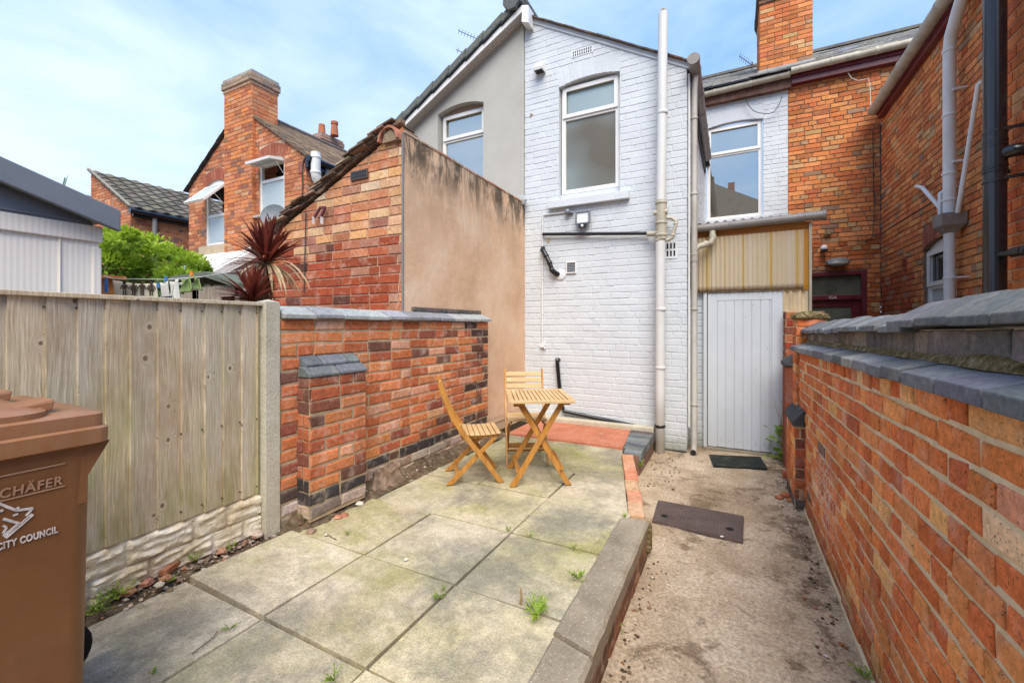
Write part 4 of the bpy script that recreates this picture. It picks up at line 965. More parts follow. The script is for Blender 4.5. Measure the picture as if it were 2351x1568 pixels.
def text(body, name, mat, parent, o, ux, uz, size, align='LEFT', ext=.0015, bold=0, space=1, shear=0, sx=1, fit=None):
    cu = bpy.data.curves.new(name, 'FONT'); cu.body = body; cu.size = size; cu.extrude = ext; cu.align_x = align; cu.offset = bold; cu.space_character = space; cu.shear = shear
    ob = bpy.data.objects.new(name, cu); S.collection.objects.link(ob); cu.materials.append(mat)
    n = ux.cross(uz); M4 = Matrix((( *(ux*sx),), ( *uz,), ( *n,))).transposed().to_4x4(); M4.translation = o
    if parent:
        ob.parent = parent; M4.translation = o-V(ORG[parent.name])
    bpy.context.view_layer.update(); dg = bpy.context.evaluated_depsgraph_get()
    me = bpy.data.meshes.new_from_object(ob.evaluated_get(dg)); bpy.data.objects.remove(ob)
    xs = [v.co.x for v in me.vertices]; ys = [v.co.y for v in me.vertices]
    if fit: kx = fit[0]/(max(xs)-min(xs)); ky = fit[1]/max(ys); M4 = M4 @ Matrix.Diagonal((kx, ky, 1, 1))
    me.transform(M4); ob = bpy.data.objects.new(name, me); S.collection.objects.link(ob)
    if parent: ob.parent = parent
    ORG[ob.name] = ORG[parent.name] if parent else (0,0,0); return ob
text('45A', 'door_number', MT['print'], dr, F2(1.475, 1.902, .032), V((1,0,0)), V((0,0,1)), .07, 'CENTER', .002, .001)
window(oh, FW, 6.13, 7.02, .95, 2.38, 1.93, dep=.1, glo='glass_curtain', gup='glass_dark', rise=.085, fw=.06)
mb = MB(); fbox(mb, FW, 7.52, 7.70, 2.20, 2.40, .0, .012, 0, (.4,.1,.05)); 
for k in range(5): fbox(mb, FW, 7.535, 7.685, 2.22+k*.036, 2.235+k*.036, .012, .022, 0, (.3,.07,.04))
mb.build('air_brick', MT['brick'], oh)
# ---- newer extension at the far right
ex = thing('house_extension', 'newer bright orange-red brick extension wall with crisp pale mortar behind the black pipe', 'building', (1.72, 3, 0))
mb = MB(); FE = FR((1.72, 0, 0), (0, 1, 0), (-1, 0, 0)); r7 = random.Random(41)
brickwall(mb, FE, 3.5, 4.47, 1.2, 6.6, NEWP, hdr=3, r=r7, out=.004, jit=.001, vstart=1.2, gap=.012)
mb.box((1.727, 3.5, 0), (4.0, 4.47, 6.6), 1); mb.build('wall', [MT['brick_new'], MT['mortar_pink']], ex)
# ---- grey rendered wing
gh = thing('terraced_house', 'grey rendered terraced house wing with dark tiled verge and ribbed white soffit', 'house', (-3.5, 5.26, 0))
mb = MB(); F3 = FRONT(5.26); hg = dict(u0=-3.97, u1=-3.16, v0=3.15, v1=4.66, rise=.075, dep=.16)
plainwall(mb, F3, -4.55, -2.525, 0, 5.7, [hg], [(-.54, 1, 6.978)])
mb.face([V((-2.525, 5.26, 0)), V((-2.525, 5.30, 0)), V((-2.525, 5.30, 5.6)), V((-2.525, 5.26, 5.6))]); mb.box((-2.565, 5.252, 3.0), (-2.52, 5.29, 5.56))
plainwall(mb, FR((-4.55, 0, 0), (0, 1, 0), (-1, 0, 0)), 5.26, 8.7, 0, 4.5)
mb.build('wall', MT['render_grey'], gh)
window(gh, F3, -3.955, -3.175, 3.16, 4.66, 4.27, dep=.16, glo='glass_clear', gup='glass_clear')
mb = MB(); fbox(mb, F3, -3.97, -3.16, 4.66, 4.74, -.15, -.11); mb.build('window_head', m_plain('brown_window_head', (.38,.26,.2), .8, .1, 9, .1, .2), gh)
zl = lambda X: 5.68+.54*(X+2.515)
mb = MB(); A = V((-2.47, 5.10, zl(-2.47))); B = V((-4.78, 5.10, zl(-4.78)))
mb.prism([A, B, B-V((0,0,.085)), A-V((0,0,.085))], V((0, .02, 0))); mb.prism([A-V((0,0,.22))+V((-.01,0,.0)), A+V((.0,0,0)), A+V((.09,0,-.03)), A+V((.09,0,-.26))], V((0, .18, 0)))
mb.build('bargeboard', MT['upvc'], gh, bevel=.003)
mb = MB(); n = 92
for k in range(n):
    p = A+(B-A)*((k+.15)/n)+V((0, .02, -.082)); q = A+(B-A)*((k+.72)/n)+V((0, .02, -.082)); mb.obox(p, q-p, V((0, .14, 0)), V((0, 0, -.012)))
mb.obox(A+V((0, .02, -.08)), B-A, V((0, .15, 0)), V((0, 0, .02))); mb.build('soffit', m_plain('ribbed_soffit', (.55,.5,.46), .6, .05, 5, 0), gh)
mb = MB(); n = 8
for k in range(n):
    p = A+(B-A)*(k/n)+V((0, -.03, .01)); q = A+(B-A)*((k+1.06)/n)+V((0, -.03, .01)); up = V((0, 0, .022*(1)))
    d = q-p; dz = V((0, 0, 1))
    mb.prism([p+dz*.025, q+dz*.0, q+dz*.105, p+dz*.135], V((0, .10, 0)), 0, (.13,.14,.13)); 
    mb.prism([p+dz*.0, q-dz*.03, q+dz*.0, p+dz*.035], V((0, .09, 0)), 0, (.035,.04,.045))
roofplane(mb, V((-4.85, 5.14, zl(-4.85)+.11)), V((0, 3.8, 0)), V((2.36, 0, 1.275)), 12, 7, TILEG, lift=.03, th=.02)
mb.build('roof', MT['tile_grey'], gh, bevel=.006)
mb = MB(); c0 = V((-2.60, 5.03, 5.80)); P = [c0+V((.15*math.cos(R(a))*.9, 0, .16*math.sin(R(a)))) for a in (25, 65, 115, 155, 200, 250, 295, 340)]
mb.prism(P, V((0, .12, 0)), 0, (.12,.13,.125)); mb.tube([c0+V((.02, .1, .02)), c0+V((.02, 3.8, .02))], .13, 12, 0, (.13,.14,.13)); mb.build('ridge_cap', MT['tile_grey'], gh, bevel=.01)
# ---- neighbouring outhouse: brick gable, tan rendered flank
oo = thing('outhouse', 'brick outhouse with stained tan rendered side wall and ragged tiled verge behind the garden wall', 'outhouse', (-3.2, 2.84, 0))
mb = MB(); FO = FRONT(2.84); r8 = random.Random(51)
def oop(u, v, k):
    if v < 2.18+.1*math.sin(u*9) and u < -2.62-.0*v: return [((.36,.08,.035),5),((.30,.065,.03),4),((.15,.055,.04),2.5),((.45,.2,.13),1),((.40,.11,.05),3)]
    return PALE+[((.44,.17,.09),5)]
brickwall(mb, FO, -4.3, -2.515, .4, 3.3, PALE, hdr=0, clip=[(-.44, 1, 4.347-.075)], r=r8, out=.006, jit=.003, palf=oop, vstart=.4, hc=.084, gap=.011, Lb=.232)
mb.box((-4.3, 2.85, .3), (-4.29, 5.2, 2.4), 1)
ow = mb.build('front_wall', [MT['brick'], MT['mortar_pink']], oo)
mb = MB(); FT = FR((-2.515, 0, 0), (0, 1, 0), (1, 0, 0)); plainwall(mb, FT, 2.84, 5.28, .36, 3.13); mb.box((-2.53, 2.846, .3), (-2.518, 5.27, 3.12)); mb.box((-2.60, 4.1, .1), (-2.53, 5.28, .4)); mb.build('side_wall', MT['render_tan'], oo)
mb = MB(); mb.box((-2.523, 2.832, 1.58), (-2.508, 2.85, 3.12)); mb.build('corner_bead', MT['pipe_grey'], oo)
mb = MB(); zo = lambda X: 3.255+.44*(X+2.515); r9 = random.Random(61); X = -2.60
while X > -4.35:
    l = .105*r9.uniform(.85, 1.1)
    for q in range(2):
        j = r9.uniform(-.02, .014); c = pick([((.22,.15,.10),2),((.32,.21,.14),2),((.15,.11,.085),2),((.42,.31,.22),1)], r9)
        p0 = V((X+.03, 2.77+r9.uniform(-.03, .02)+q*.02, zo(X)-.022*q+j))
        mb.obox(p0, V((-.175, 0, -.175*.44+.032)), V((0, .3, 0)), V((0, 0, .013)), 0, c)
    X -= l
roofplane(mb, V((-4.4, 2.9, zo(-4.4)-.02)), V((0, 2.4, 0)), V((1.74, 0, .752)), 12, 22, TILEBR, r=r9); mb.build('roof', MT['slate'], oo)
mb = MB(); n = 60    # broken bedding mortar below the verge
for k in range(n):
    X = -2.52-1.8*k/n; h = .012+.045*abs(mnoise.noise(V((X*7, 0, 0)))); mb.obox(V((X, 2.815+.015*mnoise.noise(V((X*11, 3, 0))), zo(X)-.035-h)), V((-.028, 0, -.012)), V((0, .06, 0)), V((0, 0, h+.02)))
mb.build('verge_mortar', MT['mortar_dark'], oo)
mb = MB(); y = 2.78
while y < 5.25:
    l = .3; n = 10; c0 = V((-2.635, y, 3.06)); P = [c0+V((.115*math.cos(math.pi*k/n), 0, .125*math.sin(math.pi*k/n))) for k in range(n+1)]+[c0+V((.095*math.cos(math.pi*k/n), 0, .105*math.sin(math.pi*k/n))) for k in range(n, -1, -1)]
    mb.prism(P, V((0, min(l, 5.27-y)-.006, 0)), 0, pick([((.42,.17,.1),2),((.36,.15,.1),1),((.48,.26,.17),1)], r9)); y += l
mb.prism([V((-2.52, 2.80, 3.05)), V((-2.71, 2.80, 3.05)), V((-2.69, 2.80, 3.12)), V((-2.615, 2.80, 3.15)), V((-2.53, 2.80, 3.11))], V((0, .05, 0)), 0, (.3,.22,.15))
mb.build('ridge_tiles', MT['brick'], oo, smooth=False)
mb = MB(); y = 2.85
while y < 5.2: mb.box((-2.545, y, 3.126), (-2.508, y+.2+.03*r9.random(), 3.14+r9.uniform(0, .006)), 0, pick([((.5,.24,.16),2),((.42,.2,.14),1),((.5,.36,.26),1)], r9)); y += .235
mb.build('coping_tiles', MT['brick'], oo)
mb = MB(); mb.sphere(W(1196, 461, Y=5.2), .075, 8, sc=(1.3, .5, 1.)); mb.build('lead_flashing', MT['lead'], oo)
mb = MB(); p = W(826, 402, Y=2.835); fbox(mb, FO, p.x-.105, p.x+.105, p.z-.04, p.z+.04, .004, .016, 0); bo = mb.build('air_brick', m_plain('grimy_vent', (.10,.085,.075), .7, .1, 9, .1, .2), oo)
mb = MB()
for i in range(9):
    for j in range(2): fbox(mb, FO, p.x-.094+i*.0212, p.x-.08+i*.0212, p.z-.028+j*.032, p.z-.004+j*.032, .012, .018, 0)
mb.build('holes', MT['black'], bo)
mb = MB(); q = lambda x, y, d=.0: W(x, y, Y=2.84-d)
for (x0, y0, x1, y1) in ((722, 499, 735, 477), (735, 477, 747, 476), (747, 476, 737, 497)): mb.bar(q(x0, y0, .05), q(x1, y1, .05), .018, .018)
mb.build('bracket', MT['maroon'], oo)
for ex_ in (720, 739):
    mb = MB(); mb.box(tuple(q(ex_, 506, .06)-V((.02, 0, .03))), tuple(q(ex_, 506, .03)+V((.02, 0, .03)))); mb.build('bracket_end', MT['upvc'], oo)
wiren = MB(); wiren.tube([q(702, 488, .02), q(701, 560, .02), q(699, 610, .02), q(698, 670, .02)], .006, 6)
tag(wiren.build('wall_cable', MT['wire'], org=tuple(q(698, 670))), 'thin dark cable hanging down the outhouse brickwork', 'cable')
# ---- house further along the terrace (two sash windows, tall chimney)
def wide(rx): return rx
ah = thing('terraced_house', 'red brick house with two opened white windows and a tall chimney at its gable', 'house', (-9, 5.28, 0))
FA = FRONT(5.28); rA = random.Random(71)
wl0, wl1 = W(472, 500, Y=5.28).x, W(520.5, 500, Y=5.28).x; wr0, wr1 = W(595, 450, Y=5.28).x, W(653, 450, Y=5.28).x
hl = dict(u0=wl0, u1=wl1, v0=W(496, 563, Y=5.28).z, v1=W(496, 425, Y=5.28).z, rise=.11, dep=.08)
hr = dict(u0=wr0, u1=wr1, v0=W(624, 490, Y=5.28).z, v1=W(624, 372, Y=5.28).z, rise=.12, dep=.08)
mb = MB(); clA = [(.69, 1, -.216), (-.67, 1, 11.87)]
brickwall(mb, FA, -10.95, -6.98, .2, 5.95, HOUSE, [hl, hr], clA, hdr=4, r=rA, out=.006, jit=.003, vstart=.2, ring=.24)
brickwall(mb, FR((-6.98, 0, 0), (0, 1, 0), (1, 0, 0)), 5.28, 8.9, .2, 4.52, HOUSE, hdr=4, r=rA, vstart=.2)
mb.build('wall', [MT['brick_far'], MT['mortar_pink']], ah)
mb = MB(); c0x, c1x, cy0, cy1 = -9.42, -8.48, 5.195, 5.74
CP = HOUSE; CO_LIT = [((.64,.24,.10),4),((.58,.19,.08),3),((.66,.3,.15),2)]  # right-hand chimney faces get brighter bricks, the sunlit side put into the colour
brickwall(mb, FR((0, cy0, 0), (1, 0, 0), (0, -1, 0)), c0x, c1x, .2, 6.28, CP+[((.62,.22,.08),8)], hdr=0, r=rA, vstart=.2); brickwall(mb, FR((c1x, 0, 0), (0, 1, 0), (1, 0, 0)), cy0, cy1, .2, 6.28, CO_LIT, hdr=0, r=rA, vstart=.2)
mb.box((c0x+.007, cy0+.007, .2), (c1x-.007, cy1, 6.28), 1)
for k, e in enumerate((.015, .04, .04, .02)):
    z0 = 6.27+k*.07; pal = [((.36,.25,.18),2),((.42,.29,.21),2),((.25,.20,.16),1)] if k else [((.42,.25,.17),1)]
    if k == 3: pal = [((.34,.32,.29),1)]
    brickwall(mb, FR((0, cy0-e, 0), (1, 0, 0), (0, -1, 0)), c0x-e, c1x+e, z0, z0+.075, pal, hdr=0, r=rA, hc=.075); brickwall(mb, FR((c1x+e, 0, 0), (0, 1, 0), (1, 0, 0)), cy0-e, cy1+e, z0, z0+.075, pal, hdr=0, r=rA, hc=.075)
    mb.box((c0x-e+.006, cy0-e+.006, z0), (c1x+e-.006, cy1+e, z0+.0745), 1)
mb.build('chimney', [MT['brick_far'], MT['mortar_pink']], ah)
mb = MB(); roofplane(mb, V((-6.86, 8.95, 4.56)), V((0, -3.73, 0)), V((-2.09, 0, 1.40)), 22, 17, TILEBR, r=rA, lift=.012, th=.014)
mb.prism([V((-6.9, 5.22, 4.55)), V((-8.46, 5.22, 5.597)), V((-8.46, 5.22, 5.632)), V((-6.9, 5.22, 4.59))], V((0, .06, 0)), 0, (.16,.12,.09))
roofplane(mb, V((-11.05, 5.20, 4.50)), V((0, 3.73, 0)), V((1.62, 0, 1.095)), 12, 10, [((.05,.05,.05),1)], r=rA); mb.tube([V((-8.95, 5.7, 5.97)), V((-8.95, 8.9, 5.97))], .06, 8, 0, (.15,.13,.12))
mb.build('roof', MT['slate'], ah)
mb = MB(); mb.box((-6.97, 5.25, 4.36), (-6.88, 8.9, 4.50)); mb.tube([V((-6.83, 5.2, 4.50)), V((-6.83, 8.9, 4.50))], .06, 10); mb.build('gutter', MT['iron'], ah, smooth=False)
window(ah, FA, wl0, wl1, hl['v0'], hl['v1'], hl['v0']+.50*(hl['v1']-hl['v0']), dep=.08, glo='glass_curtain', rise=.105, opened=(R(44), 'glass_curtain'))
window(ah, FA, wr0, wr1, hr['v0'], hr['v1'], hr['v0']+.66*(hr['v1']-hr['v0']), dep=.08, glo='glass_curtain', rise=.115, opened=(R(80), 'glass_curtain'))
mb = MB(); fbox(mb, FA, wl0-.16, wl1+.08, hl['v0']-.19, hl['v0']-.005, 0, .06); mb.build('window_sill', MT['stone'], ah, bevel=.006)
mb = MB(); fbox(mb, FA, wr0-.12, wr1+.08, hr['v0']-.05, hr['v0']-.005, 0, .07); mb.build('window_sill', MT['pipe_cream'], ah, bevel=.006)
mb = MB(); p = W(691, 384, Y=5.27); fbox(mb, FA, p.x-.07, p.x+.07, p.z-.11, p.z+.11, 0, .02, 0, (.3,.12,.09)); p = W(646, 356, Y=5.27)
mb.build('air_brick', MT['brick_far'], ah)
# lean-to extension with a white roof
mb = MB(); e = [W(455, 600, Y=5.25), W(590, 572, Y=5.25)]; xl, xr = -10.2, -8.15
P4 = [V((xl, 5.25, 3.02)), V((xr, 5.25, 3.02)), V((xr, 4.30, 2.38)), V((xl, 4.30, 2.38))]
mb.prism(P4, V((0, 0, -.05))); mb.obox(V((xr-.02, 5.25, 2.90)), V((.07, 0, 0)), V((0, -1.0, -.67)), V((0, 0, .16))); mb.obox(V((xr-.35, 5.25, 3.03)), V((.06, 0, 0)), V((0, -.95, -.64)), V((0, 0, .05)))
mb.box((xl, 4.26, 2.22), (xr+.05, 4.31, 2.36)); lt = mb.build('lean_to_roof', MT['upvc'], ah)
mb = MB(); mb.prism([V((xr-.04, 5.25, .2)), V((xr-.04, 5.25, 2.92)), V((xr-.04, 4.34, 2.3)), V((xr-.04, 4.34, .2))], V((-.1, 0, 0))); mb.box((xl, 4.34, .2), (xr-.05, 4.44, 2.25)); mb.build('lean_to_wall', m_plain('peeling_white_wall', (.5,.47,.42), .9, .2, 8, .3, .1, dirt=(.25,.2,.15), df=.6), ah)
mb = MB(); mb.box((-9.95, 5.235, 2.98), (-8.05, 5.262, 3.16)); mb.build('flashing', MT['lead'], ah)
# second chimney of that terrace, on its main roof
mh = thing('chimney_stack', 'corbelled brick chimney stack with two terracotta pots rising behind the brown roof', 'chimney', (-12.2, 9.5, 5.5))
mb = MB(); X0, X1, Y0, Y1 = -12.55, -11.8, 9.5, 10.3; zt = W(741, 300, X=X1, ).z
zt = 7.72
brickwall(mb, FR((0, Y0, 0), (1, 0, 0), (0, -1, 0)), X0, X1, 5.6, zt-.3, CP, hdr=0, r=rA); brickwall(mb, FR((X1, 0, 0), (0, 1, 0), (1, 0, 0)), Y0, Y1, 5.6, zt-.3, CO_LIT, hdr=0, r=rA); mb.box((X0+.007, Y0+.007, 5.4), (X1-.007, Y1, zt-.3), 1)
for k, e in enumerate((.03, .06, .06, .03)):
    z0 = zt-.3+k*.075; pal = [((.42,.25,.17),1),((.34,.25,.19),1)]
    brickwall(mb, FR((0, Y0-e, 0), (1, 0, 0), (0, -1, 0)), X0-e, X1+e, z0, z0+.075, pal, hdr=0, r=rA, hc=.075); brickwall(mb, FR((X1+e, 0, 0), (0, 1, 0), (1, 0, 0)), Y0-e, Y1+e, z0, z0+.075, pal, hdr=0, r=rA, hc=.075); mb.box((X0-e+.006, Y0-e+.006, z0), (X1+e-.006, Y1+e, z0+.0745), 1)
mb.build('stack', [MT['brick_far'], MT['mortar_pink']], mh)
for (px, py, hh, r0_, lbl) in ((739, 297, .50, .12, 'tall tapered pot'), (768, 311, .46, .11, 'shorter pot with a rolled rim')):
    b = W(px, py, Y=9.85); b.z = zt-.02; mb = MB(); mb.tube([b, b+V((0,0,hh*.8)), b+V((0,0,hh*.82)), b+V((0,0,hh))], [r0_*1.2, r0_*.85, r0_*(1.05 if hh < .48 else .85), r0_*(1.05 if hh < .48 else .82)], 12)
    lab(mb.build('chimney_pot', MT['terracotta'], mh, smooth=True), lbl)
# ---- farthest house with the wavy tiled roof
bh = thing('terraced_house', 'farthest brick house with a dark wavy tiled roof beyond the plastic shed', 'house', (-14.8, 5.28, 0))
mb = MB(); hb = dict(u0=W(240, 500, Y=5.28).x, u1=W(266, 500, Y=5.28).x, v0=2.9, v1=W(250, 487, Y=5.28).z, rise=.12, dep=.08)
brickwall(mb, FRONT(5.28), -16.0, -13.7, .2, 5.9, HOUSE+[((.45,.22,.14),4)], [hb], [(.555, 1, 5.74-.555*16)], hdr=4, r=rA, vstart=.2)
brickwall(mb, FR((-13.7, 0, 0), (0, 1, 0), (1, 0, 0)), 5.28, 10.5, .2, 4.42, [((.46,.17,.07),5),((.40,.13,.05),4),((.5,.22,.1),2),((.2,.1,.08),1)], hdr=4, r=rA, vstart=.2)
mb.build('wall', [MT['brick_far'], MT['mortar_pink']], bh)
mb = MB(); roofplane(mb, V((-13.55, 10.6, 4.46)), V((0, -5.42, 0)), V((-2.45, 0, 1.36)), 18, 9, TILEB, r=rA, amp=.022, lift=.03, th=.03)
mb.prism([V((-13.6, 5.2, 4.47)), V((-16.0, 5.2, 5.80)), V((-16.0, 5.2, 5.87)), V((-13.6, 5.2, 4.53))], V((0, .06, 0)), 0, (.3,.27,.22)); mb.build('roof', MT['tile_grey'], bh)
mb = MB(); mb.box((-13.69, 5.3, 4.26), (-13.6, 10.5, 4.40)); mb.tube([V((-13.54, 5.2, 4.38)), V((-13.54, 10.5, 4.38))], .07, 10); mb.build('gutter', MT['iron'], bh)
mb = MB(); mb.tube([V((-13.6, 5.75, 4.3)), V((-13.6, 5.75, .3))], .055, 10); mb.build('downpipe', MT['pipe_grey'], bh)
mb = MB(); mb.tube([V((-16.1, 5.2, 5.1)), V((-16.1, 5.2, 3.0))], .12, 8); mb.build('flue_pipe', MT['shed_grey'], bh)
window(bh, FRONT(5.28), hb['u0'], hb['u1'], hb['v0'], hb['v1'], 3.8, dep=.08, rise=.115, glo='glass_dark', gup='glass_dark')
# ---- house opposite, behind the photographer, mirrored in the upstairs windows
zh = thing('terraced_house', 'brown brick gable seen only as a reflection in the upstairs window', 'house', (0, -10, 0))
mb = MB(); FZ = FR((0, -10, 0), (-1, 0, 0), (0, 1, 0)); plainwall(mb, FZ, -5, 5.5, 0, 11, clip=[(-.552, 1, 9.24), (.552, 1, 12.0)], c=(.50, .37, .25)); mb.build('wall', MT['brick_far'], zh)
mb = MB(); mb.box((-.2, -10.8, 7.6), (.15, -10.05, 9.69), 0, (.6, .22, .13)); mb.build('chimney', MT['brick_far'], zh)
# ================================================================ PLANK DOOR AND PORCH
pd = thing('plank_door', 'pale grey painted plank door between the white house and the red brick pier', 'door', (.12, 5.58, 0))
FD = FRONT(5.58)
mb = MB(); fbox(mb, FD, -.30, -.262, .0, 1.86, -.05, .015); fbox(mb, FD, -.30, .50, 1.845, 1.875, -.05, .0); mb.build('door_frame', MT['door'], pd, bevel=.003)
mb = MB(); x = -.150; fbox(mb, FD, -.253, .50, .05, 1.84, -.025, -.002)
k = 0; r_ = random.Random(4)
while x < .395:
    w_ = .088; fbox(mb, FD, x+.0025, min(x+w_, .397)-.0025, .045+r_.uniform(-.004, .004), 1.752, -.004, .006); x += w_
fbox(mb, FD, -.253, -.153, .04, 1.84, -.003, .0085); fbox(mb, FD, .40, .502, .015, 1.84, -.003, .0085); fbox(mb, FD, -.153, .40, 1.755, 1.84, -.003, .0085)
mb.build('planks', MT['door'], pd, bevel=.002)
mb = MB()
for k, x in enumerate((-.11, -.02, .065, .155, .24, .33, .38)):
    for z in ((.12,) if k % 2 else (.12,)): mb.tube([FD(x, z, .004), FD(x, z, .009)], .004, 6)
for (px, py) in ((1763, 595), (1745, 622), (1729, 640), (1712, 668), (1695, 692), (1678, 738), (1762, 740), (1750, 862), (1735, 790)):
    q = W(px, py+60, Y=5.58); mb.tube([q+V((0,-.004,0)), q+V((0,-.0085,0))], .004, 6)
mb.build('nail_heads', MT['wire'], pd)
mb = MB(); fbox(mb, FD, -.30, .52, -.01, .032, -.12, .03); mb.build('threshold', MT['kerb'], pd, bevel=.008)
po = thing('porch', 'porch screen of yellowed corrugated plastic under an orange beam above the plank door', 'porch', (-.40, 5.55, 1.60))
def corrsheet(mb, xa, xb, za, zb, Y, per, amp, lo=0, dx=0):
    n = int((xb-xa)/per*10); P = []
    for i in range(n+1):
        x = xa+(xb-xa)*i/n; y = Y+amp*math.sin(2*math.pi*x/per); P.append((x, y, .008*mnoise.noise(V((x*14, 0, 0)))))
    for i in range(n):
        (x0, y0_, d0), (x1, y1_, d1) = P[i], P[i+1]
        mb.face([V((x0, y0_, za+d0)), V((x1, y1_, za+d1)), V((x1, y1_, zb)), V((x0, y0_, zb))])
mb = MB(); corrsheet(mb, -.40, .735, 1.855, 2.50, 5.548, .047, .009); mb.build('corrugated_screen', MT['corr'], po, smooth=True)
mb = MB(); corrsheet(mb, .505, .735, 1.615, 1.875, 5.575, .075, .011); mb.build('corrugated_offcut', m_plain('pale_corrugated_plastic', (.62,.5,.33), .5, .12, 8, .05, .4, dirt=(.35,.2,.08), df=.5), po, smooth=True)
mb = MB(); mb.box((-.42, 5.575, 2.455), (.76, 5.625, 2.585)); mb.box((.70, 5.585, 1.62), (.76, 5.64, 2.45)); mb.build('beam', MT['beam'], po, bevel=.004)
mb = MB(); mb.box((.738, 5.53, 1.62), (.762, 5.58, 2.57)); mb.build('corner_strip', MT['pipe_cream'], po)
mb = MB(); n = 120; P = []
for i in range(n+1):
    x = -.42+1.2*i/n; P.append((x, .013*math.sin(2*math.pi*x/.09)))
for i in range(n):
    (xa, a), (xb, b) = P[i], P[i+1]
    mb.face([V((xa, 5.50, 2.665+a)), V((xb, 5.50, 2.665+b)), V((xb, 8.65, 2.95+b)), V((xa, 8.65, 2.95+a))]); mb.face([V((xa, 5.50, 2.655+a)), V((xb, 5.50, 2.655+b)), V((xb, 5.50, 2.665+b)), V((xa, 5.50, 2.665+a))])
mb.build('corrugated_roof', MT['corr_roof'], po, smooth=True)
g = MB(); p, q = V((-.40, 5.50, 2.605)), V((.865, 5.50, 2.625)); g.tube([p, q], .046, 16); g.ring(q, q-p, .051, .03)
for t in (.3, .86): g.ring(p+(q-p)*t, q-p, .051, .02); 
g.build('gutter', MT['pipe_grey'], po, smooth=True)
mb = MB(); ysp = 5.45; c0 = W(1636, 532, Y=5.5); 
mb.tube([c0, W(1636, 548, Y=5.47), W(1632, 558, Y=5.45), W(1620, 562, Y=5.42), W(1604, 566, Y=5.38), W(1594, 575, Y=5.36)], .034, 12)
mb.ring(W(1621, 561, Y=5.42), V((1, -.2, -.3)), .04, .05); mb.ring(W(1636, 545, Y=5.48), V((0,0,1)), .04, .05)
mb.build('outlet_pipe', MT['pipe_cream'], po, smooth=True)

# ================================================================ PIPES ON THE WHITE HOUSE
sp_ = thing('soil_pipe', 'tall white soil pipe up the painted wall right of the window, grimy at its foot', 'pipe', (-.72, 5.15, 0))
mb = MB(); mb.tube([V((-.735, 5.155, -.02)), V((-.728, 5.155, 2.5)), V((-.70, 5.155, 5.04))], .053, 20)
for z in (.98, 1.65, 3.9): 
    for e in (0,): mb.ring(V((-.735+.0075*z, 5.155, z)), V((0,0,1)), .061, .035)
mb.build('pipe', MT['soil_pipe'], sp_, smooth=True)
mb = MB(); mb.tube([V((-.722, 5.155, 2.45)), V((-.72, 5.155, 2.9))], .0595, 20)
for z in (2.50, 2.64, 2.87): mb.ring(V((-.722, 5.155, z)), V((0,0,1)), .068, .03)
mb.tube([V((-.80, 5.14, 2.76)), V((-.65, 5.14, 2.76))], .028, 10); mb.build('collar', MT['pipe_cream'], sp_, smooth=True)
mb = MB(); P = lambda x, y, d=.12: W(x, y, Y=5.28-d)
mb.tube([P(1516, 500), P(1543, 501), P(1552, 508), P(1551, 520), P(1545, 537), P(1543, 546), P(1534, 551), P(1518, 552)], .021, 10)
for a in ((1530, 500), (1526, 552), (1551, 514), (1545, 540)): mb.sphere(P(*a), .027, 8)
mb.tube([P(1486, 538), P(1522, 535)], .03, 10); mb.ring(P(1516, 552), V((0,0,1)), .061, .03); mb.ring(P(1516, 535), V((0,0,1)), .061, .03)
mb.build('branch', MT['pipe_cream'], sp_, smooth=True)
mb = MB(); n = 12
for k in range(n):
    a = 2*math.pi*k/n; b = V((-.70+.045*math.cos(a), 5.155+.045*math.sin(a), 5.03)); mb.tube([b, b+V((-.015*math.cos(a), -.015*math.sin(a), .05)), V((-.70, 5.155, 5.095))], .003, 5)
mb.build('cage', MT['pipe_cream'], sp_)
rp_ = thing('rainwater_pipe', 'slim white rainwater pipe at the corner between the white wall and the plank door', 'pipe', (-.385, 5.36, 0))
mb = MB(); mb.tube([V((-.375, 5.36, 4.36)), V((-.385, 5.36, 4.2)), V((-.385, 5.36, .12)), V((-.385, 5.32, .04)), V((-.385, 5.22, .0+.03))], .034, 14)
for z in (.55, 1.65, 2.28, 2.98, 3.85): mb.ring(V((-.385, 5.36, z)), V((0,0,1)), .041, .025); mb.box((-.46, 5.35, z-.01), (-.36, 5.37, z+.01))
mb.tube([V((-.385, 5.36, 2.42)), V((-.385, 5.36, 2.2))], .039, 14)
rpo = mb.build('pipe', m_plain('stained_white_pipe', (.50,.47,.42), .5, .06, 5, .05, .4, dirt=(.26, .22, .17), df=.7), rp_, smooth=True)
mb = MB(); mb.tube([V((-.385, 5.225, .036)), V((-.385, 5.205, .034))], .030, 12); mb.build('outlet', MT['black'], rp_)
rp2 = MB(); rp2.tube([V((-.435, 5.30, 4.35)), V((-.437, 5.30, .3))], .012, 8); tag(rp2.build('vertical_conduit', MT['pipe_white'], org=(-.437, 5.30, .3), smooth=True), 'thin white conduit running up the corner beside the slim rainwater pipe', 'conduit')
P = lambda x, y, d=.03: W(x, y, Y=5.28-d)
mb = MB(); mb.tube([P(1248, 538, .05), P(1490, 536, .06)], .021, 12); mb.sphere(P(1248, 538, .04), .022, 8)
tag(mb.build('waste_pipe', MT['black'], org=tuple(P(1248, 538)), smooth=True), 'long black horizontal waste pipe below the floodlight', 'pipe')
mb = MB(); mb.tube([P(1247, 570, .01), P(1245, 575, .06), P(1250, 580, .08), P(1262, 604, .08), P(1268, 622, .08), P(1276, 628, .05), P(1281, 630, .01)], [.03, .032, .032, .03, .032, .036, .036], 12)
for a in ((1254, 588), (1262, 604), (1267, 620)): mb.ring(P(*a, .08), P(1268, 622)-P(1250, 580), .036, .03)
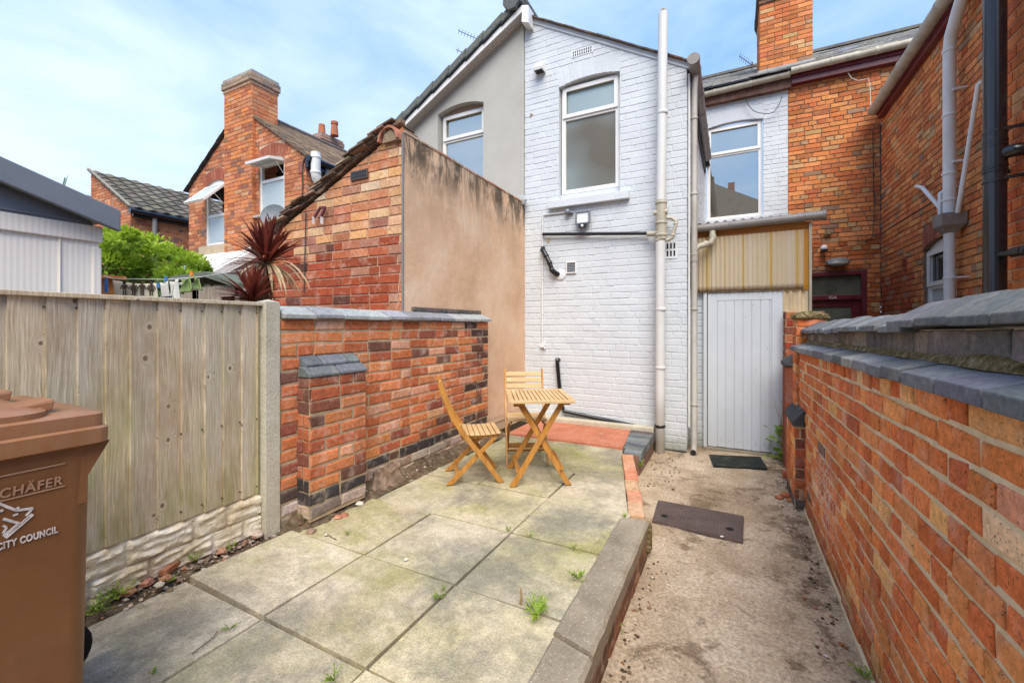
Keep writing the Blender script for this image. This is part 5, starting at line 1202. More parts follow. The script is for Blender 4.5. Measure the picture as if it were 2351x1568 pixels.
bo_ = mb.build('boiler_overflow', MT['black'], org=tuple(P(1281, 630)), smooth=True); tag(bo_, 'short thick black elbow pipe on the white wall left of the small louvred vent', 'pipe')
mb = MB(); mb.sphere(P(1287, 631, .005), .075, 16, sc=(1, .25, 1)); mb.build('wall_plate', MT['white'], None, org=tuple(P(1287, 631)), smooth=True)
bpy.data.objects['wall_plate'].parent = bo_; bpy.data.objects['wall_plate'].location = P(1287, 631)-P(1281, 630)
mb = MB(); A = P(1279, 826, .05); mb.tube([P(1283, 826, .0), A, P(1280, 838, .05), P(1286, 905, .05), P(1291, 935, .05), P(1296, 944, .05), P(1400, 966, .055), P(1505, 988, .06)], .026, 12)
mb.sphere(A, .03, 8); mb.ring(P(1499, 987, .06), V((1, 0, -.15)), .033, .05)
tag(mb.build('waste_pipe', MT['iron'], org=tuple(A), smooth=True), 'black waste pipe dropping behind the table then sloping along the foot of the white wall', 'pipe')
mb = MB(); mb.ring(V((-.735, 5.155, .31)), V((0,0,1)), .062, .03, 20); tag(mb.build('pipe_clamp', MT['black'], org=(-.735, 5.155, .31)), 'black strap round the foot of the tall soil pipe', 'clamp')
mb = MB(); mb.tube([P(1246, 494, .02), P(1246, 560, .02), P(1245, 640, .02), P(1245, 785, .02)], .0085, 8); mb.tube([P(1246, 494, .02), P(1297, 488, .02)], .0085, 8)
for y in (515, 640, 720): mb.ring(P(1245.5, y, .02), V((0,0,1)), .012, .02, 8)
cdt = mb.build('conduit', MT['pipe_white'], org=tuple(P(1245, 785)), smooth=True); tag(cdt, 'thin white electrical conduit dropping down the left of the white wall', 'conduit')
mb = MB(); q = P(1246, 792, .025); mb.tube([q+V((0, .02, 0)), q+V((0, -.02, 0))], .034, 12); mb.tube([q, P(1251, 800, .03)], .012, 8)
jb = mb.build('junction_box', MT['white'], cdt, smooth=True)
mb = MB(); q = P(1303, 487, .05); mb.sphere(q, .042, 12); mb.tube([q, P(1316, 489, .02)], .02, 8); tag(mb.build('security_sensor', MT['shed_grey'], org=tuple(q), smooth=True), 'small round dark grey sensor just under the left end of the big window sill', 'sensor')
fl = thing('floodlight', 'square floodlight with dark frame and motion sensor under the window sill', 'floodlight', tuple(P(1338, 500, .06)))
q = P(1338, 500, .07); f = FR((q.x, q.y, q.z), (1, 0, 0), (0, -1, 0)); mb = MB()
fbox(mb, f, -.095, -.075, -.08, .08, -.02, .02); fbox(mb, f, .075, .095, -.08, .08, -.02, .02); fbox(mb, f, -.075, .075, .062, .08, -.02, .018); fbox(mb, f, -.075, .075, -.08, -.062, -.02, .018); fbox(mb, f, -.075, .075, -.06, .06, -.04, -.01)
mb.tube([f(0, -.08, -.02), f(0, -.10, -.05)], .012, 6); mb.build('housing', MT['shed_grey'], fl, bevel=.004)
mb = MB(); fbox(mb, f, -.074, .074, -.061, .061, -.009, .006); mb.build('lens', MT['sensor'], fl)
mb = MB(); fbox(mb, f, -.045, .045, -.13, -.09, -.01, .03); mb.build('motion_sensor', MT['black'], fl, bevel=.006)
mb = MB(); mb.sphere(f(0, -.108, .03), .02, 8); mb.build('sensor_eye', MT['sensor'], fl, smooth=True)
# vents
vt = thing('wall_vent', 'small square louvred vent in a white frame on the white wall', 'vent', tuple(P(1312, 615, 0)))
q = P(1312, 614.5, 0); f = FR((q.x, q.y, q.z), (1, 0, 0), (0, -1, 0)); mb = MB(); w_ = .068; z_ = .075
fbox(mb, f, -w_, -w_+.012, -z_, z_, 0, .02); fbox(mb, f, w_-.012, w_, -z_, z_, 0, .02); fbox(mb, f, -w_+.012, w_-.012, z_-.012, z_, 0, .019); fbox(mb, f, -w_+.012, w_-.012, -z_, -z_+.012, 0, .024); mb.build('frame', MT['upvc'], vt)
mb = MB(); fbox(mb, f, -.056, .056, -.063, .063, .001, .006)
for k in range(6): mb.obox(f(-.056, -.06+k*.021, .012), V((.112, 0, 0)), V((0, .008, .014)), V((0, -.004, .003)))
mb.build('louvre', MT['shed_grey'], vt)
def airbrick(x, y, w_, h_, nx_, ny_, label, Yp=5.28, mat='white'):
    q = W(x, y, Y=Yp); t = thing('air_brick', label, 'vent', tuple(q)); f = FR((q.x, q.y, q.z), (1, 0, 0), (0, -1, 0)); mb = MB(); fbox(mb, f, -w_, w_, -h_, h_, 0, .009, 0, WHITE[0][0]); mb.build('plate', MT[mat], t, bevel=.002)
    mb = MB(); sx, sz = 2*w_*.9/nx_, 2*h_*.84/ny_
    for i in range(nx_):
        for j in range(ny_): fbox(mb, f, -w_*.9+sx*(i+.22), -w_*.9+sx*(i+.72), -h_*.84+sz*(j+.12), -h_*.84+sz*(j+.84), .008, .0105)
    mb.build('slots', MT['black'], t)
airbrick(1337, 120, .145, .045, 9, 2, 'perforated white air brick high in the white gable')
airbrick(1533, 574, .105, .105, 5, 2, 'square slotted grille half hidden behind the tall soil pipe')
cw = thing('extractor_cowl', 'white box cowl high on the white wall left of the window arch', 'vent', tuple(P(1243, 160, 0)))
q = P(1243, 161, 0); f = FR((q.x, q.y, q.z), (1, 0, 0), (0, -1, 0)); mb = MB(); mb.prism([f(-.065, -.06, .0), f(-.065, .08, 0), f(-.065, .075, .05), f(-.065, -.02, .13), f(-.065, -.06, .12)], V((.13, 0, 0))); mb.build('hood', MT['upvc'], cw, bevel=.004)
mb = MB(); fbox(mb, f, -.055, .055, -.063, -.0605, .02, .115); mb.build('opening', MT['black'], cw)
for (x, y, r, lbl) in ((1220, 265, .022, 'small round buff plug in the white wall beside the grey rendered wall'), (1259, 552, .026, 'small buff patch on the white wall just below the black horizontal pipe')):
    mb = MB(); mb.tube([P(x, y, .0), P(x, y, .012)], r, 12); tag(mb.build('wall_plug', MT['stone'], org=tuple(P(x, y, 0))), lbl, 'plug')
# ================================================================ RIGHT-HAND PIPES
wp_ = thing('waste_stack', 'white downpipe running into a grey hopper on the orange brick wing', 'pipe', (1.99, 5.9, 0))
Q = lambda x, y, X=2.0: W(x, y, X=X)
b0 = Q(2183, 500); Yp = b0.y
mb = MB(); mb.tube([V((1.955, Yp-.55, 4.80)), V((1.97, Yp-.42, 4.70)), V((1.985, Yp-.05, 4.42)), V((1.99, Yp, 4.30)), V((1.99, Yp, 2.55))], .052, 16)
for z in (4.28, 3.62, 3.02, 2.75): mb.ring(V((1.99, Yp, z)), V((0,0,1)), .06, .03)
for z in (3.85, 3.12, ): mb.box((1.99, Yp-.09, z-.008), (2.1, Yp-.05, z+.008))
mb.build('upper_pipe', MT['pipe_white'], wp_, smooth=True)
mb = MB(); mb.tube([V((1.99, Yp, 2.42)), V((1.99, Yp, 0))], .046, 16); mb.ring(V((1.99, Yp, 1.95)), V((0,0,1)), .053, .02); mb.box((1.99, Yp-.12, 1.94), (2.1, Yp-.03, 1.955)); mb.build('lower_pipe', MT['pipe_white'], wp_, smooth=True)
mb = MB(); n = 6; vs = []
for (z, rx, ry) in ((2.60, .095, .115), (2.59, .10, .12), (2.48, .095, .112), (2.43, .06, .06), (2.41, .05, .05)):
    vs += [V((1.99-rx, Yp-ry, z)), V((1.99-rx*1.15, Yp, z)), V((1.99-rx, Yp+ry, z)), V((1.99+rx, Yp+ry, z)), V((1.99+rx, Yp, z)), V((1.99+rx, Yp-ry, z))]
mb.mesh(vs, [(L_*n+k, L_*n+(k+1) % n, (L_+1)*n+(k+1) % n, (L_+1)*n+k) for L_ in range(4) for k in range(n)]+[tuple(range(n)), tuple(range(4*n, 5*n))])
mb.build('hopper', MT['pipe_grey'], wp_, bevel=.006)
mb = MB(); mb.tube([Q(2104, 428, 2.1), Q(2117, 431, 2.03), Q(2122, 436, 2.02), Q(2169, 489, 1.99)], .022, 10); mb.sphere(Q(2119, 433, 2.02), .026, 8); tag(mb.build('waste_pipe', MT['pipe_white'], org=tuple(Q(2119, 433, 2.03)), smooth=True), 'short white pipe slanting down into the grey hopper', 'pipe')
mb = MB(); mb.tube([V((1.95, Yp+.10, 2.6)), V((1.95, Yp+.10, 2.85)), V((2.0, Yp+.10, 2.89)), V((2.1, Yp+.10, 2.89))], .02, 10); tag(mb.build('overflow_pipe', MT['pipe_white'], org=(1.95, Yp+.1, 2.6), smooth=True), 'stubby white pipe tucked behind the white downpipe above the hopper', 'pipe')
mb = MB(); mb.tube([Q(2263, 188, 2.09), Q(2252, 190, 2.05), Q(2246, 196, 2.04), Q(2222, 350, 2.03), Q(2199, 489, 2.0)], .02, 10); tag(mb.build('overflow_pipe', MT['pipe_white'], org=tuple(Q(2250, 190, 2.04)), smooth=True), 'long thin whitish pipe leaning beside the white downpipe and the black stack', 'pipe')
bp_ = thing('soil_stack', 'thick glossy black soil stack with clamps in front of the newer brick extension', 'pipe', (1.60, 4.2, 0))
c = W(2284, 400, X=1.60); Y_ = c.y; mb = MB(); mb.tube([V((1.60, Y_, -.0)), V((1.60, Y_, 6.0))], .058, 24); mb.build('pipe', MT['iron'], bp_, smooth=True)
mb = MB()
for y in (306, 327, 337, 383, 394, 418): mb.ring(V((1.60, Y_, W(2284, y, X=1.60).z)), V((0,0,1)), .064, .022, 24)
mb.tube([V((1.60, Y_, W(2284, 306, X=1.6).z)), V((1.60, Y_, W(2284, 390, X=1.6).z))], .0615, 24)
mb.build('collar', MT['iron'], bp_, smooth=True)
mb = MB(); z = W(2310, 358, X=1.66).z; mb.tube([V((1.61, Y_-.0, z)), V((1.655, Y_-.05, z+.01)), V((1.68, Y_-.06, z+.01)), V((1.74, Y_-.06, z+.01))], .042, 14); mb.build('elbow', MT['iron'], bp_, smooth=True)
mb = MB()
for y in (302, 413): z = W(2310, y, X=1.66).z; mb = MB(); mb.bar(V((1.60, Y_-.05, z)), V((1.72, Y_-.06, z+.005)), .010, .022); mb.build('bracket', MT['black'], bp_)
mb = MB(); z = W(2262, 405, X=1.62).z; mb.bar(V((1.60, Y_+.05, z-.02)), V((1.72, Y_+.12, z)), .012, .03); mb.build('bracket', MT['black'], bp_)
mb = MB(); z = W(2320, 578, X=1.60).z; mb.tube([V((1.60, Y_-.04, z)), V((1.62, Y_-.10, z)), V((1.66, Y_-.24, z))], .02, 10); mb.tube([V((1.63, Y_-.13, z)), V((1.65, Y_-.2, z))], .03, 12); mb.ring(V((1.66, Y_-.22, z)), V((.3,-1,0)), .038, .03); mb.tube([V((1.66, Y_-.24, z)), V((1.68, Y_-.28, z-.01)), V((1.74, Y_-.28, z-.02))], .036, 12); mb.build('branch_pipe', MT['black'], bp_, smooth=True)
# lamps and cables by the maroon door
bl = thing('bulkhead_lamp', 'oval grey bulkhead lamp above the maroon door', 'lamp', tuple(W(1923, 602, Y=8.7)))
q = W(1923, 602, Y=8.62); mb = MB(); mb.sphere(q, .17, 16, sc=(1, .42, .42)); mb.build('casing', MT['shed_grey'], bl, smooth=True)
mb = MB(); mb.sphere(q+V((0, -.025, -.022)), .145, 16, sc=(1, .4, .33)); mb.build('diffuser', m_plain('lamp_diffuser', (.33,.3,.27), .3, .1, 5, 0), bl, smooth=True)
se = thing('security_sensor', 'small white-topped black sensor left above the oval bulkhead lamp', 'sensor', tuple(W(1891, 572, Y=8.7)))
q = W(1892, 570, Y=8.6); mb = MB(); mb.sphere(q, .055, 10); mb.build('dome', MT['white'], se, smooth=True); mb = MB(); mb.tube([q+V((0, 0, .0)), q+V((0, 0, -.06))], .05, 10); mb.tube([q, q+V((0, .1, 0))], .03, 8); mb.build('base', MT['black'], se)
def cable(pts, Yp, label, r=.005, mat='wire', Xp=None, name='cable'):
    P_ = [W(x, y, Y=Yp) if Xp is None else W(x, y, X=Xp) for x, y in pts]; mb = MB(); mb.tube(P_, r, 6); return tag(mb.build(name, MT[mat], org=tuple(P_[0]), smooth=True), label, 'cable')
cable([(1892, 585), (1893, 600), (1897, 606), (1903, 608)], 8.66, 'short dark cable looping from the small sensor to the bulkhead lamp')
cable([(1896, 573), (1925, 574), (1960, 566), (1990, 553), (2020, 536)], 8.67, 'dark cable running right from the small sensor to the wall corner')
cable([(2021, 285), (2022, 400), (2023, 520), (2023, 700)], 8.66, 'old dark cable down the inside corner of the orange brickwork', .007)
cable([(2004, 300), (2005, 400), (2007, 500), (2002, 548), (1965, 556)], 8.68, 'thin dark cable down the orange wall near its inside corner', .005)
cable([(1707, 205), (1709, 222), (1718, 242), (1730, 255), (1742, 260), (1765, 262), (1778, 257), (1789, 240), (1796, 222)], 8.62, 'loose cable hanging in a curve over the arch of the small painted window', .006)
cable([(1944, 142), (1945, 165), (1955, 180), (1970, 186), (1985, 183), (1994, 180), (1998, 205), (1999, 250)], 8.62, 'pale cable drooping from the cream gutter over the orange brickwork', .006, 'wire_white')
cable([(2023, 537), (2060, 513), (2110, 482), (2150, 458)], None, 'dark cable clipped with white dots across the orange wing', .005, 'wire', 2.09)
mb = MB(); q = W(1900, 538, Y=8.66); mb.sphere(q, .05, 8, sc=(1.2, .5, .7)); tag(mb.build('birds_nest', MT['moss'], org=tuple(q)), 'small tangle of twigs caught on the orange wall above the sensor', 'nest')
# aerials
def aerial(x0, y0, x1, y1, Yp, n, label, L_=.12, mast=None):
    a, b = W(x0, y0, Y=Yp), W(x1, y1, Y=Yp); t = thing('tv_aerial', label, 'aerial', tuple(b)); mb = MB(); mb.tube([a, b], .008, 6)
    for k in range(n): p = a+(b-a)*((k+.3)/n); mb.tube([p-V((.02, 0, L_/2)), p+V((.02, 0, L_/2))], .005, 5)
    mb.build('boom', MT['wire'], t)
    if mast: mb = MB(); m0 = W(mast[0], mast[1], Y=Yp); mb.tube([m0, m0-V((0, 0, mast[2]))], .014, 8); mb.build('mast', MT['wire'], t)
aerial(1052, 71, 1100, 92, 8.7, 7, 'longer yagi aerial sticking out beyond the dark tiled verge', .12, (1110, 95, 3))
aerial(1047, 115, 1075, 127, 8.2, 2, 'shorter two-element aerial poking out lower down the dark tiled verge', .12, (1080, 128, 2))
aerial(1697, 129, 1726, 150, 11.5, 6, 'small tv aerial on the slate roof left of the big chimney', .16, (1727, 143, 1.3))
di = thing('satellite_dish', 'round grey satellite dish below the right-hand opened window', 'satellite dish', tuple(W(628, 494, Y=5.0)))
q = W(628, 495, Y=4.95); nrm = V((.55, -.8, .25)).normalized(); a = nrm.cross(V((0,0,1))).normalized(); b = a.cross(nrm); mb = MB(); n = 28; rs = [0, .08, .15, .20, .225]
vs = [q-nrm*.05]
for r in rs[1:]:
    for k in range(n): t = 2*math.pi*k/n; vs.append(q+(a*math.cos(t)+b*math.sin(t)*1.0)*r-nrm*(.05*(1-(r/.225)**2)))
fs = [(0, 1+k, 1+(k+1) % n) for k in range(n)]+[(1+L_*n+k, 1+(L_+1)*n+k, 1+(L_+1)*n+(k+1) % n, 1+L_*n+(k+1) % n) for L_ in range(3) for k in range(n)]
mb.mesh(vs, fs); mb.build('dish', MT['dish'], di, smooth=True)
mb = MB(); mb.tube([q-nrm*.05, q+V((-.05, .3, -.1))], .018, 8); mb.tube([q-b*.2, q+nrm*.25-b*.1], .01, 6); mb.build('arm', MT['wire'], di)
rv = thing('drain_pipe', 'grey-white swan-neck pipe in front of the black gutter of the tall chimney house', 'pipe', tuple(W(725, 400, X=-6.8)))
T = lambda x, y: W(x, y, X=-6.78); mb = MB(); mb.tube([T(725, 351), T(725, 400), T(727, 410), T(735, 424), T(738, 440)], .085, 14)
for y in (362, 397): mb.ring(T(725, y), V((0,0,1)), .095, .05)
mb.build('pipe', MT['pipe_white'], rv, smooth=True)
mb = MB(); mb.tube([W(751, 385, X=-6.88), W(752, 440, X=-6.88)], .05, 10); tag(mb.build('drain_pipe', MT['shed_grey'], org=tuple(W(751, 385, X=-6.88)), smooth=True), 'slim dark grey downpipe under the black gutter of the tall chimney house', 'pipe')
cable([(703, 360), (696, 372), (694, 400), (695, 430), (694, 450)], 5.26, 'thin dark cable on the brick gable beside the right-hand opened window', .012)

# ================================================================ FURNITURE
def xf(o, yaw): 
    c_, s_ = math.cos(yaw), math.sin(yaw); return lambda x, y, z: V((x, y, z))
def make_chair(label):
    t = thing('folding_chair', label, 'chair', (0, 0, 0), 'slatted wooden folding chairs')
    hw_ = .185
    for s in (-1, 1):
        y = s*hw_; mb = MB()
        pts = [(-.262, .79), (-.235, .70), (-.165, .52), (-.075, .385), (.06, .21), (.215, .0)]; w2 = .019
        # one bent board, cut square to the ground at the foot
        L1 = []; L2 = []
        for i, (x, z) in enumerate(pts):
            a_ = pts[max(i-1, 0)]; b_ = pts[min(i+1, len(pts)-1)]; dx, dz = b_[0]-a_[0], b_[1]-a_[1]; l = math.hypot(dx, dz); nx_, nz_ = -dz/l, dx/l
            L1.append((x+nx_*w2, z+nz_*w2)); L2.append((x-nx_*w2, z-nz_*w2))
        L1[-1] = (pts[-1][0]+.026, 0); L2[-1] = (pts[-1][0]-.024, 0); top = [(-.268, .812), (-.285, .80)]
        poly = L1[::-1]+[(-.255, .812), (-.275, .812)]+L2
        n = len(pts)
        for i in range(n-1):
            q = [L1[i], L1[i+1], L2[i+1], L2[i]]; mb.prism([V((a, y-.009, b)) for a, b in q], V((0, .018, 0)))
        mb.prism([V((a, y-.009, b)) for a, b in (L1[0], L2[0], (-.276, .81), (-.262, .812))], V((0, .018, 0)))
        mb.build('leg', MT['teak'], t, bevel=.003)
        mb = MB(); yy = s*(hw_-.021)
        mb.prism([V((a, yy-.009, b)) for a, b in ((.145, .352), (.187, .352), (-.165, 0), (-.218, 0))], V((0, .018, 0))); mb.build('leg', MT['teak'], t, bevel=.003)
        mb = MB(); mb.prism([V((a, s*(hw_-.040)-.008, b)) for a, b in ((-.10, .345), (.20, .355), (.20, .385), (-.10, .378))], V((0, .016, 0))); mb.build('seat_rail', MT['teak'], t, bevel=.002)
    mb = MB(); mb.bar(V((-.125, -hw_+.03, .075)), V((-.125, hw_-.03, .075)), .045, .016, V((.7, 0, .7))); mb.bar(V((.13, -hw_+.01, .105)), V((.13, hw_-.01, .105)), .03, .014, V((-.7, 0, .7))); mb.build('stretcher', MT['teak'], t, bevel=.002)
    mb = MB(); n = 8
    for k in range(n):
        x = -.115+k*.0415; dip = -.010*math.sin(math.pi*(k+.5)/n)
        mb.box((x, -.178, .383+dip), (x+.036, .178, .397+dip))
    mb.build('seat', MT['slat'], t, bevel=.003)
    mb = MB()
    for k in range(4):
        f0 = .06+k*.21; x0, z0 = -.262+(.097)*f0*1.0, .79-.27*f0; x1, z1 = x0+.0155, z0-.040
        mb.obox(V((x0-.006, -hw_+.008, z0)), V((0, 2*hw_-.016, 0)), V((x1-x0, 0, z1-z0)), V((.011, 0, .004)))
    mb.build('backrest', MT['slat'], t, bevel=.002)
    return t
ch1 = make_chair('slatted wooden folding chair side-on between the brick wall and the table')
ch1.location = (-1.905, 2.985, .223); ch1.rotation_euler = (0, 0, R(38))
copytree(ch1, (-1.735, 3.66, .222), R(-60), 'slatted wooden folding chair behind the table, facing the camera')
tb = thing('folding_table', 'small slatted wooden folding table with crossed legs on the patio slabs', 'table', (0, 0, 0))
TH_ = .675; hx, hy = .255, .31
mb = MB(); mb.box((-hx, -hy, TH_-.02), (hx, -hy+.045, TH_)); mb.box((-hx, hy-.045, TH_-.02), (hx, hy, TH_)); mb.box((-hx, -hy+.0455, TH_-.02), (-hx+.045, hy-.0455, TH_-.0005)); mb.box((hx-.045, -hy+.0455, TH_-.02), (hx, hy-.0455, TH_-.0005))
n = 12
for k in range(n):
    a = -hx+.05+k*(2*hx-.10)/n; mb.box((a+.003, -hy+.046, TH_-.017), (a+(2*hx-.10)/n-.003, hy-.046, TH_-.002))
mb.build('tabletop', MT['slat'], tb, bevel=.003)
mb = MB()
for y in (-.20, .16):
    mb.box((-hx+.045, y-.03, TH_-.055), (-hx+.13, y+.005, TH_-.021)); mb.box((hx-.12, y-.03, TH_-.045), (hx-.03, y+.005, TH_-.021))
mb.box((-hx+.06, -.22, TH_-.04), (-hx+.09, .24, TH_-.021)); mb.box((hx-.09, -.22, TH_-.04), (hx-.06, .24, TH_-.021)); mb.build('batten', MT['teak'], tb, bevel=.002)
for yy in (-.195, .235):
    for s in (-1, 1):
        y = yy+(.012 if s > 0 else -.012)-.009
        mb = MB(); mb.prism([V((a, y, b)) for a, b in ((s*(-hx+.07), TH_-.04), (s*(-hx+.115), TH_-.04), (s*.245, 0), (s*.195, 0))], V((0, .019, 0))); mb.build('leg', MT['teak'], tb, bevel=.003)
mb = MB(); mb.bar(V((-.17, -.185, .10)), V((-.17, .235, .10)), .05, .016, V((.7, 0, .7))); mb.bar(V((.165, -.215, .135)), V((.165, .25, .135)), .03, .014, V((-.7, 0, .7))); mb.build('stretcher', MT['teak'], tb, bevel=.002)
tb.location = (-1.415, 3.215, .223); tb.rotation_euler = (0, 0, R(30.5))

# ================================================================ WHEELIE BIN
bn = thing('wheelie_bin', 'large brown plastic wheelie bin with white council lettering on its side', 'wheelie bin', (-1.86, .15, .22))
X1 = -1.555; Xw = -2.12; zb0, zb1 = .0, .93
def binsec(z, t): 
    a = .055*(1-t); return [(-.005-a*0+(-.62)+a, 0)]
mb = MB(); lo = dict(x0=Xw+.04, x1=X1-.02, y0=-.17, y1=.512); hi = dict(x0=Xw, x1=X1, y0=-.22, y1=.522)
def rrect(d, z, r=.045, n=5):
    P = []
    for (cx, cy, a0) in ((d['x1']-r, d['y1']-r, 0), (d['x0']+r, d['y1']-r, 90), (d['x0']+r, d['y0']+r, 180), (d['x1']-r, d['y0']+r, 270)):
        for k in range(n+1): a = R(a0+90*k/n); P.append(V((cx+r*math.cos(a), cy+r*math.sin(a), z)))
    return P
Z0 = .22
secs = []
for k in range(9):
    t = k/8; d = {q: lo[q]*(1-t)+hi[q]*t for q in lo}; secs.append(rrect(d, Z0+.04+t*.89))
n = len(secs[0]); vs = [p for s in secs for p in s]
mb.mesh(vs, [(L_*n+k, L_*n+(k+1) % n, (L_+1)*n+(k+1) % n, (L_+1)*n+k) for L_ in range(8) for k in range(n)]+[tuple(range(n))[::-1]])
mb.build('body', MT['bin'], bn, smooth=True)
mb = MB(); d = dict(x0=Xw-.03, x1=X1+.022, y0=-.26, y1=.548)
def rimsec(e, z): return rrect({'x0': d['x0']+e, 'x1': d['x1']-e, 'y0': d['y0']+e, 'y1': d['y1']-e}, z, .025, 4)
S_ = [rimsec(.012, Z0+.905), rimsec(.0, Z0+.91), rimsec(-.001, Z0+.948), rimsec(.008, Z0+.953), rimsec(.008, Z0+.985), rimsec(.014, Z0+.99), rimsec(.06, Z0+.993)]
n = len(S_[0]); mb.mesh([p for s in S_ for p in s], [(L_*n+k, L_*n+(k+1) % n, (L_+1)*n+(k+1) % n, (L_+1)*n+k) for L_ in range(6) for k in range(n)]+[tuple(range(n))[::-1], tuple(range(6*n, 7*n))])
mb.build('rim', MT['bin_lid'], bn, smooth=True)
mb = MB(); dl = dict(x0=Xw, x1=X1+.005, y0=-.24, y1=.44)
def ls(e, z, r=.06): return rrect({'x0': dl['x0']+e, 'x1': dl['x1']-e, 'y0': dl['y0']+e, 'y1': dl['y1']-e*1.3}, z, r, 6)
S_ = [ls(0, Z0+.985), ls(0, Z0+1.005), ls(.010, Z0+1.009), ls(.02, Z0+1.014), ls(.04, Z0+1.018), ls(.12, Z0+1.021)]
n = len(S_[0]); mb.mesh([p for s in S_ for p in s], [(L_*n+k, L_*n+(k+1) % n, (L_+1)*n+(k+1) % n, (L_+1)*n+k) for L_ in range(5) for k in range(n)]+[tuple(range(5*n, 6*n))])
for xc in (-1.68, -1.84, -2.0):
    r0_ = rrect({'x0': xc-.045, 'x1': xc+.045, 'y0': -.2, 'y1': .30}, Z0+1.012, .04, 5); r1_ = rrect({'x0': xc-.03, 'x1': xc+.03, 'y0': -.19, 'y1': .27}, Z0+1.028, .028, 5); n = len(r0_)
    mb.mesh(r0_+r1_, [(k, (k+1) % n, n+(k+1) % n, n+k) for k in range(n)]+[tuple(range(n, 2*n))])
mb.build('lid', MT['bin_lid'], bn, smooth=True)
for xc in (-1.66, -1.98):
    mb = MB(); z = Z0+.995; mb.tube([V((xc-.05, .43, z)), V((xc+.05, .43, z))], .016, 10); mb.prism([V((xc-.045, .34, z+.015)), V((xc-.045, .46, z+.03)), V((xc-.045, .455, z+.005)), V((xc-.045, .38, z-.005))], V((.012, 0, 0))); mb.prism([V((xc+.035, .34, z+.015)), V((xc+.035, .46, z+.03)), V((xc+.035, .455, z+.005)), V((xc+.035, .38, z-.005))], V((.012, 0, 0)))
    mb.prism([V((xc-.045, .38, z+.021)), V((xc-.045, .46, z+.034)), V((xc-.045, .46, z+.027)), V((xc-.045, .38, z+.014))], V((.09, 0, 0))); mb.build('hinge', MT['bin_lid'], bn, bevel=.003)
mb = MB()
for x in (X1-.02, Xw+.02): mb = MB(); mb.prism([V((x, .46, Z0+.905)), V((x, .555, Z0+.905)), V((x, .508, Z0+.82)), V((x, .506, Z0+.75)), V((x, .46, Z0+.75))], V((.014, 0, 0))); mb.build('bracket', MT['bin'], bn)
mb = MB(); mb.prism([V((X1-.012, .17, Z0+.91)), V((X1+.03, .17, Z0+.91)), V((X1-.012, .17, Z0+.82))], V((0, .012, 0))); mb.build('bracket', MT['bin'], bn)
mb = MB(); mb.tube([V((Xw-.01, .575, Z0+1.0)), V((X1+.01, .575, Z0+1.0))], .014, 10) if False else mb.tube([V((Xw+.0, .5, Z0+.12)), V((X1-.06, .5, Z0+.12))], .01, 8); mb.build('axle', MT['black'], bn)
for x in (X1-.105, Xw+.01):
    mb = MB(); c = V((x, .59 if x < -1.8 else .47, Z0+.085)); mb.tube([c+V((-.025, 0, 0)), c+V((-.018, 0, 0)), c+V((.018, 0, 0)), c+V((.025, 0, 0))], [.095, .105, .105, .095], 24); wh_ = mb.build('wheel', MT['rubber'], bn, smooth=True)
    mb = MB(); mb.tube([c+V((-.027, 0, 0)), c+V((.027, 0, 0))], .06, 16); mb.build('rim', MT['black'], wh_)
# writing on the side: it leans with the tapering side
ta = (hi['x1']-lo['x1'])/.89
def sidept(y, z, e=.0035): return V((lo['x1']+(z-Z0-.04)*ta+e, y, z))
uz = V((ta, 0, 1)).normalized(); uy = V((0, 1, 0))
def bt(px, py): 
    for _ in range(1): q = W(px, py, X=-1.575)
    return q
q = W(137, 1128, X=-1.573)
text('SCHÄFER', 'maker_lettering', MT['print_tan'], bn, sidept(W(136, 1119, X=-1.572).y, W(136, 1119, X=-1.572).z), uy, uz, .058, 'RIGHT', .0008, .0012, 1.12, .08, 1, (.123, .027))
ql, qr = W(-120, 1172, X=-1.572), W(137, 1113, X=-1.572)
mb = MB()
for dz in (-.008, .050):
    z = W(137, 1119, X=-1.572).z+dz; mb.obox(sidept(qr.y-.42, z, .002), V((0, .425, 0)), uz*.004, V((.0012, 0, 0)))
mb.build('lettering_rule', MT['print_tan'], bn)
q = W(124, 1226, X=-1.58); text('CITY COUNCIL', 'council_lettering', MT['print'], bn, sidept(q.y, q.z), uy, uz, .036, 'RIGHT', .0008, .0012, 1.1, 0, 1, (.104, .0165))
mb = MB(); lg = [((-60, 1190), (0, 1178), 1), ((-30, 1155), (30, 1178), 1), ((30, 1178), (68, 1173), 1), ((68, 1173), (52, 1190), .8), ((68, 1186), (5, 1240), 1.3), ((0, 1197), (36, 1207), 1), ((36, 1207), (0, 1236), .9), ((28, 1178), (36, 1170), .8), ((22, 1190), (34, 1186), .8), ((0, 1212), (8, 1217), .8), ((8, 1217), (0, 1230), .8), ((60, 1192), (12, 1232), .5), ((46, 1177), (64, 1172), .6)]
for (a, b, w_) in lg:
    p, q = W(*a, X=-1.578), W(*b, X=-1.578); p, q = sidept(p.y, p.z, .003), sidept(q.y, q.z, .003); mb.bar(p, q, .0012, .0058*w_, uz)
mb.build('emblem', MT['print'], bn)
bn.scale = (1, 1, 1.015)

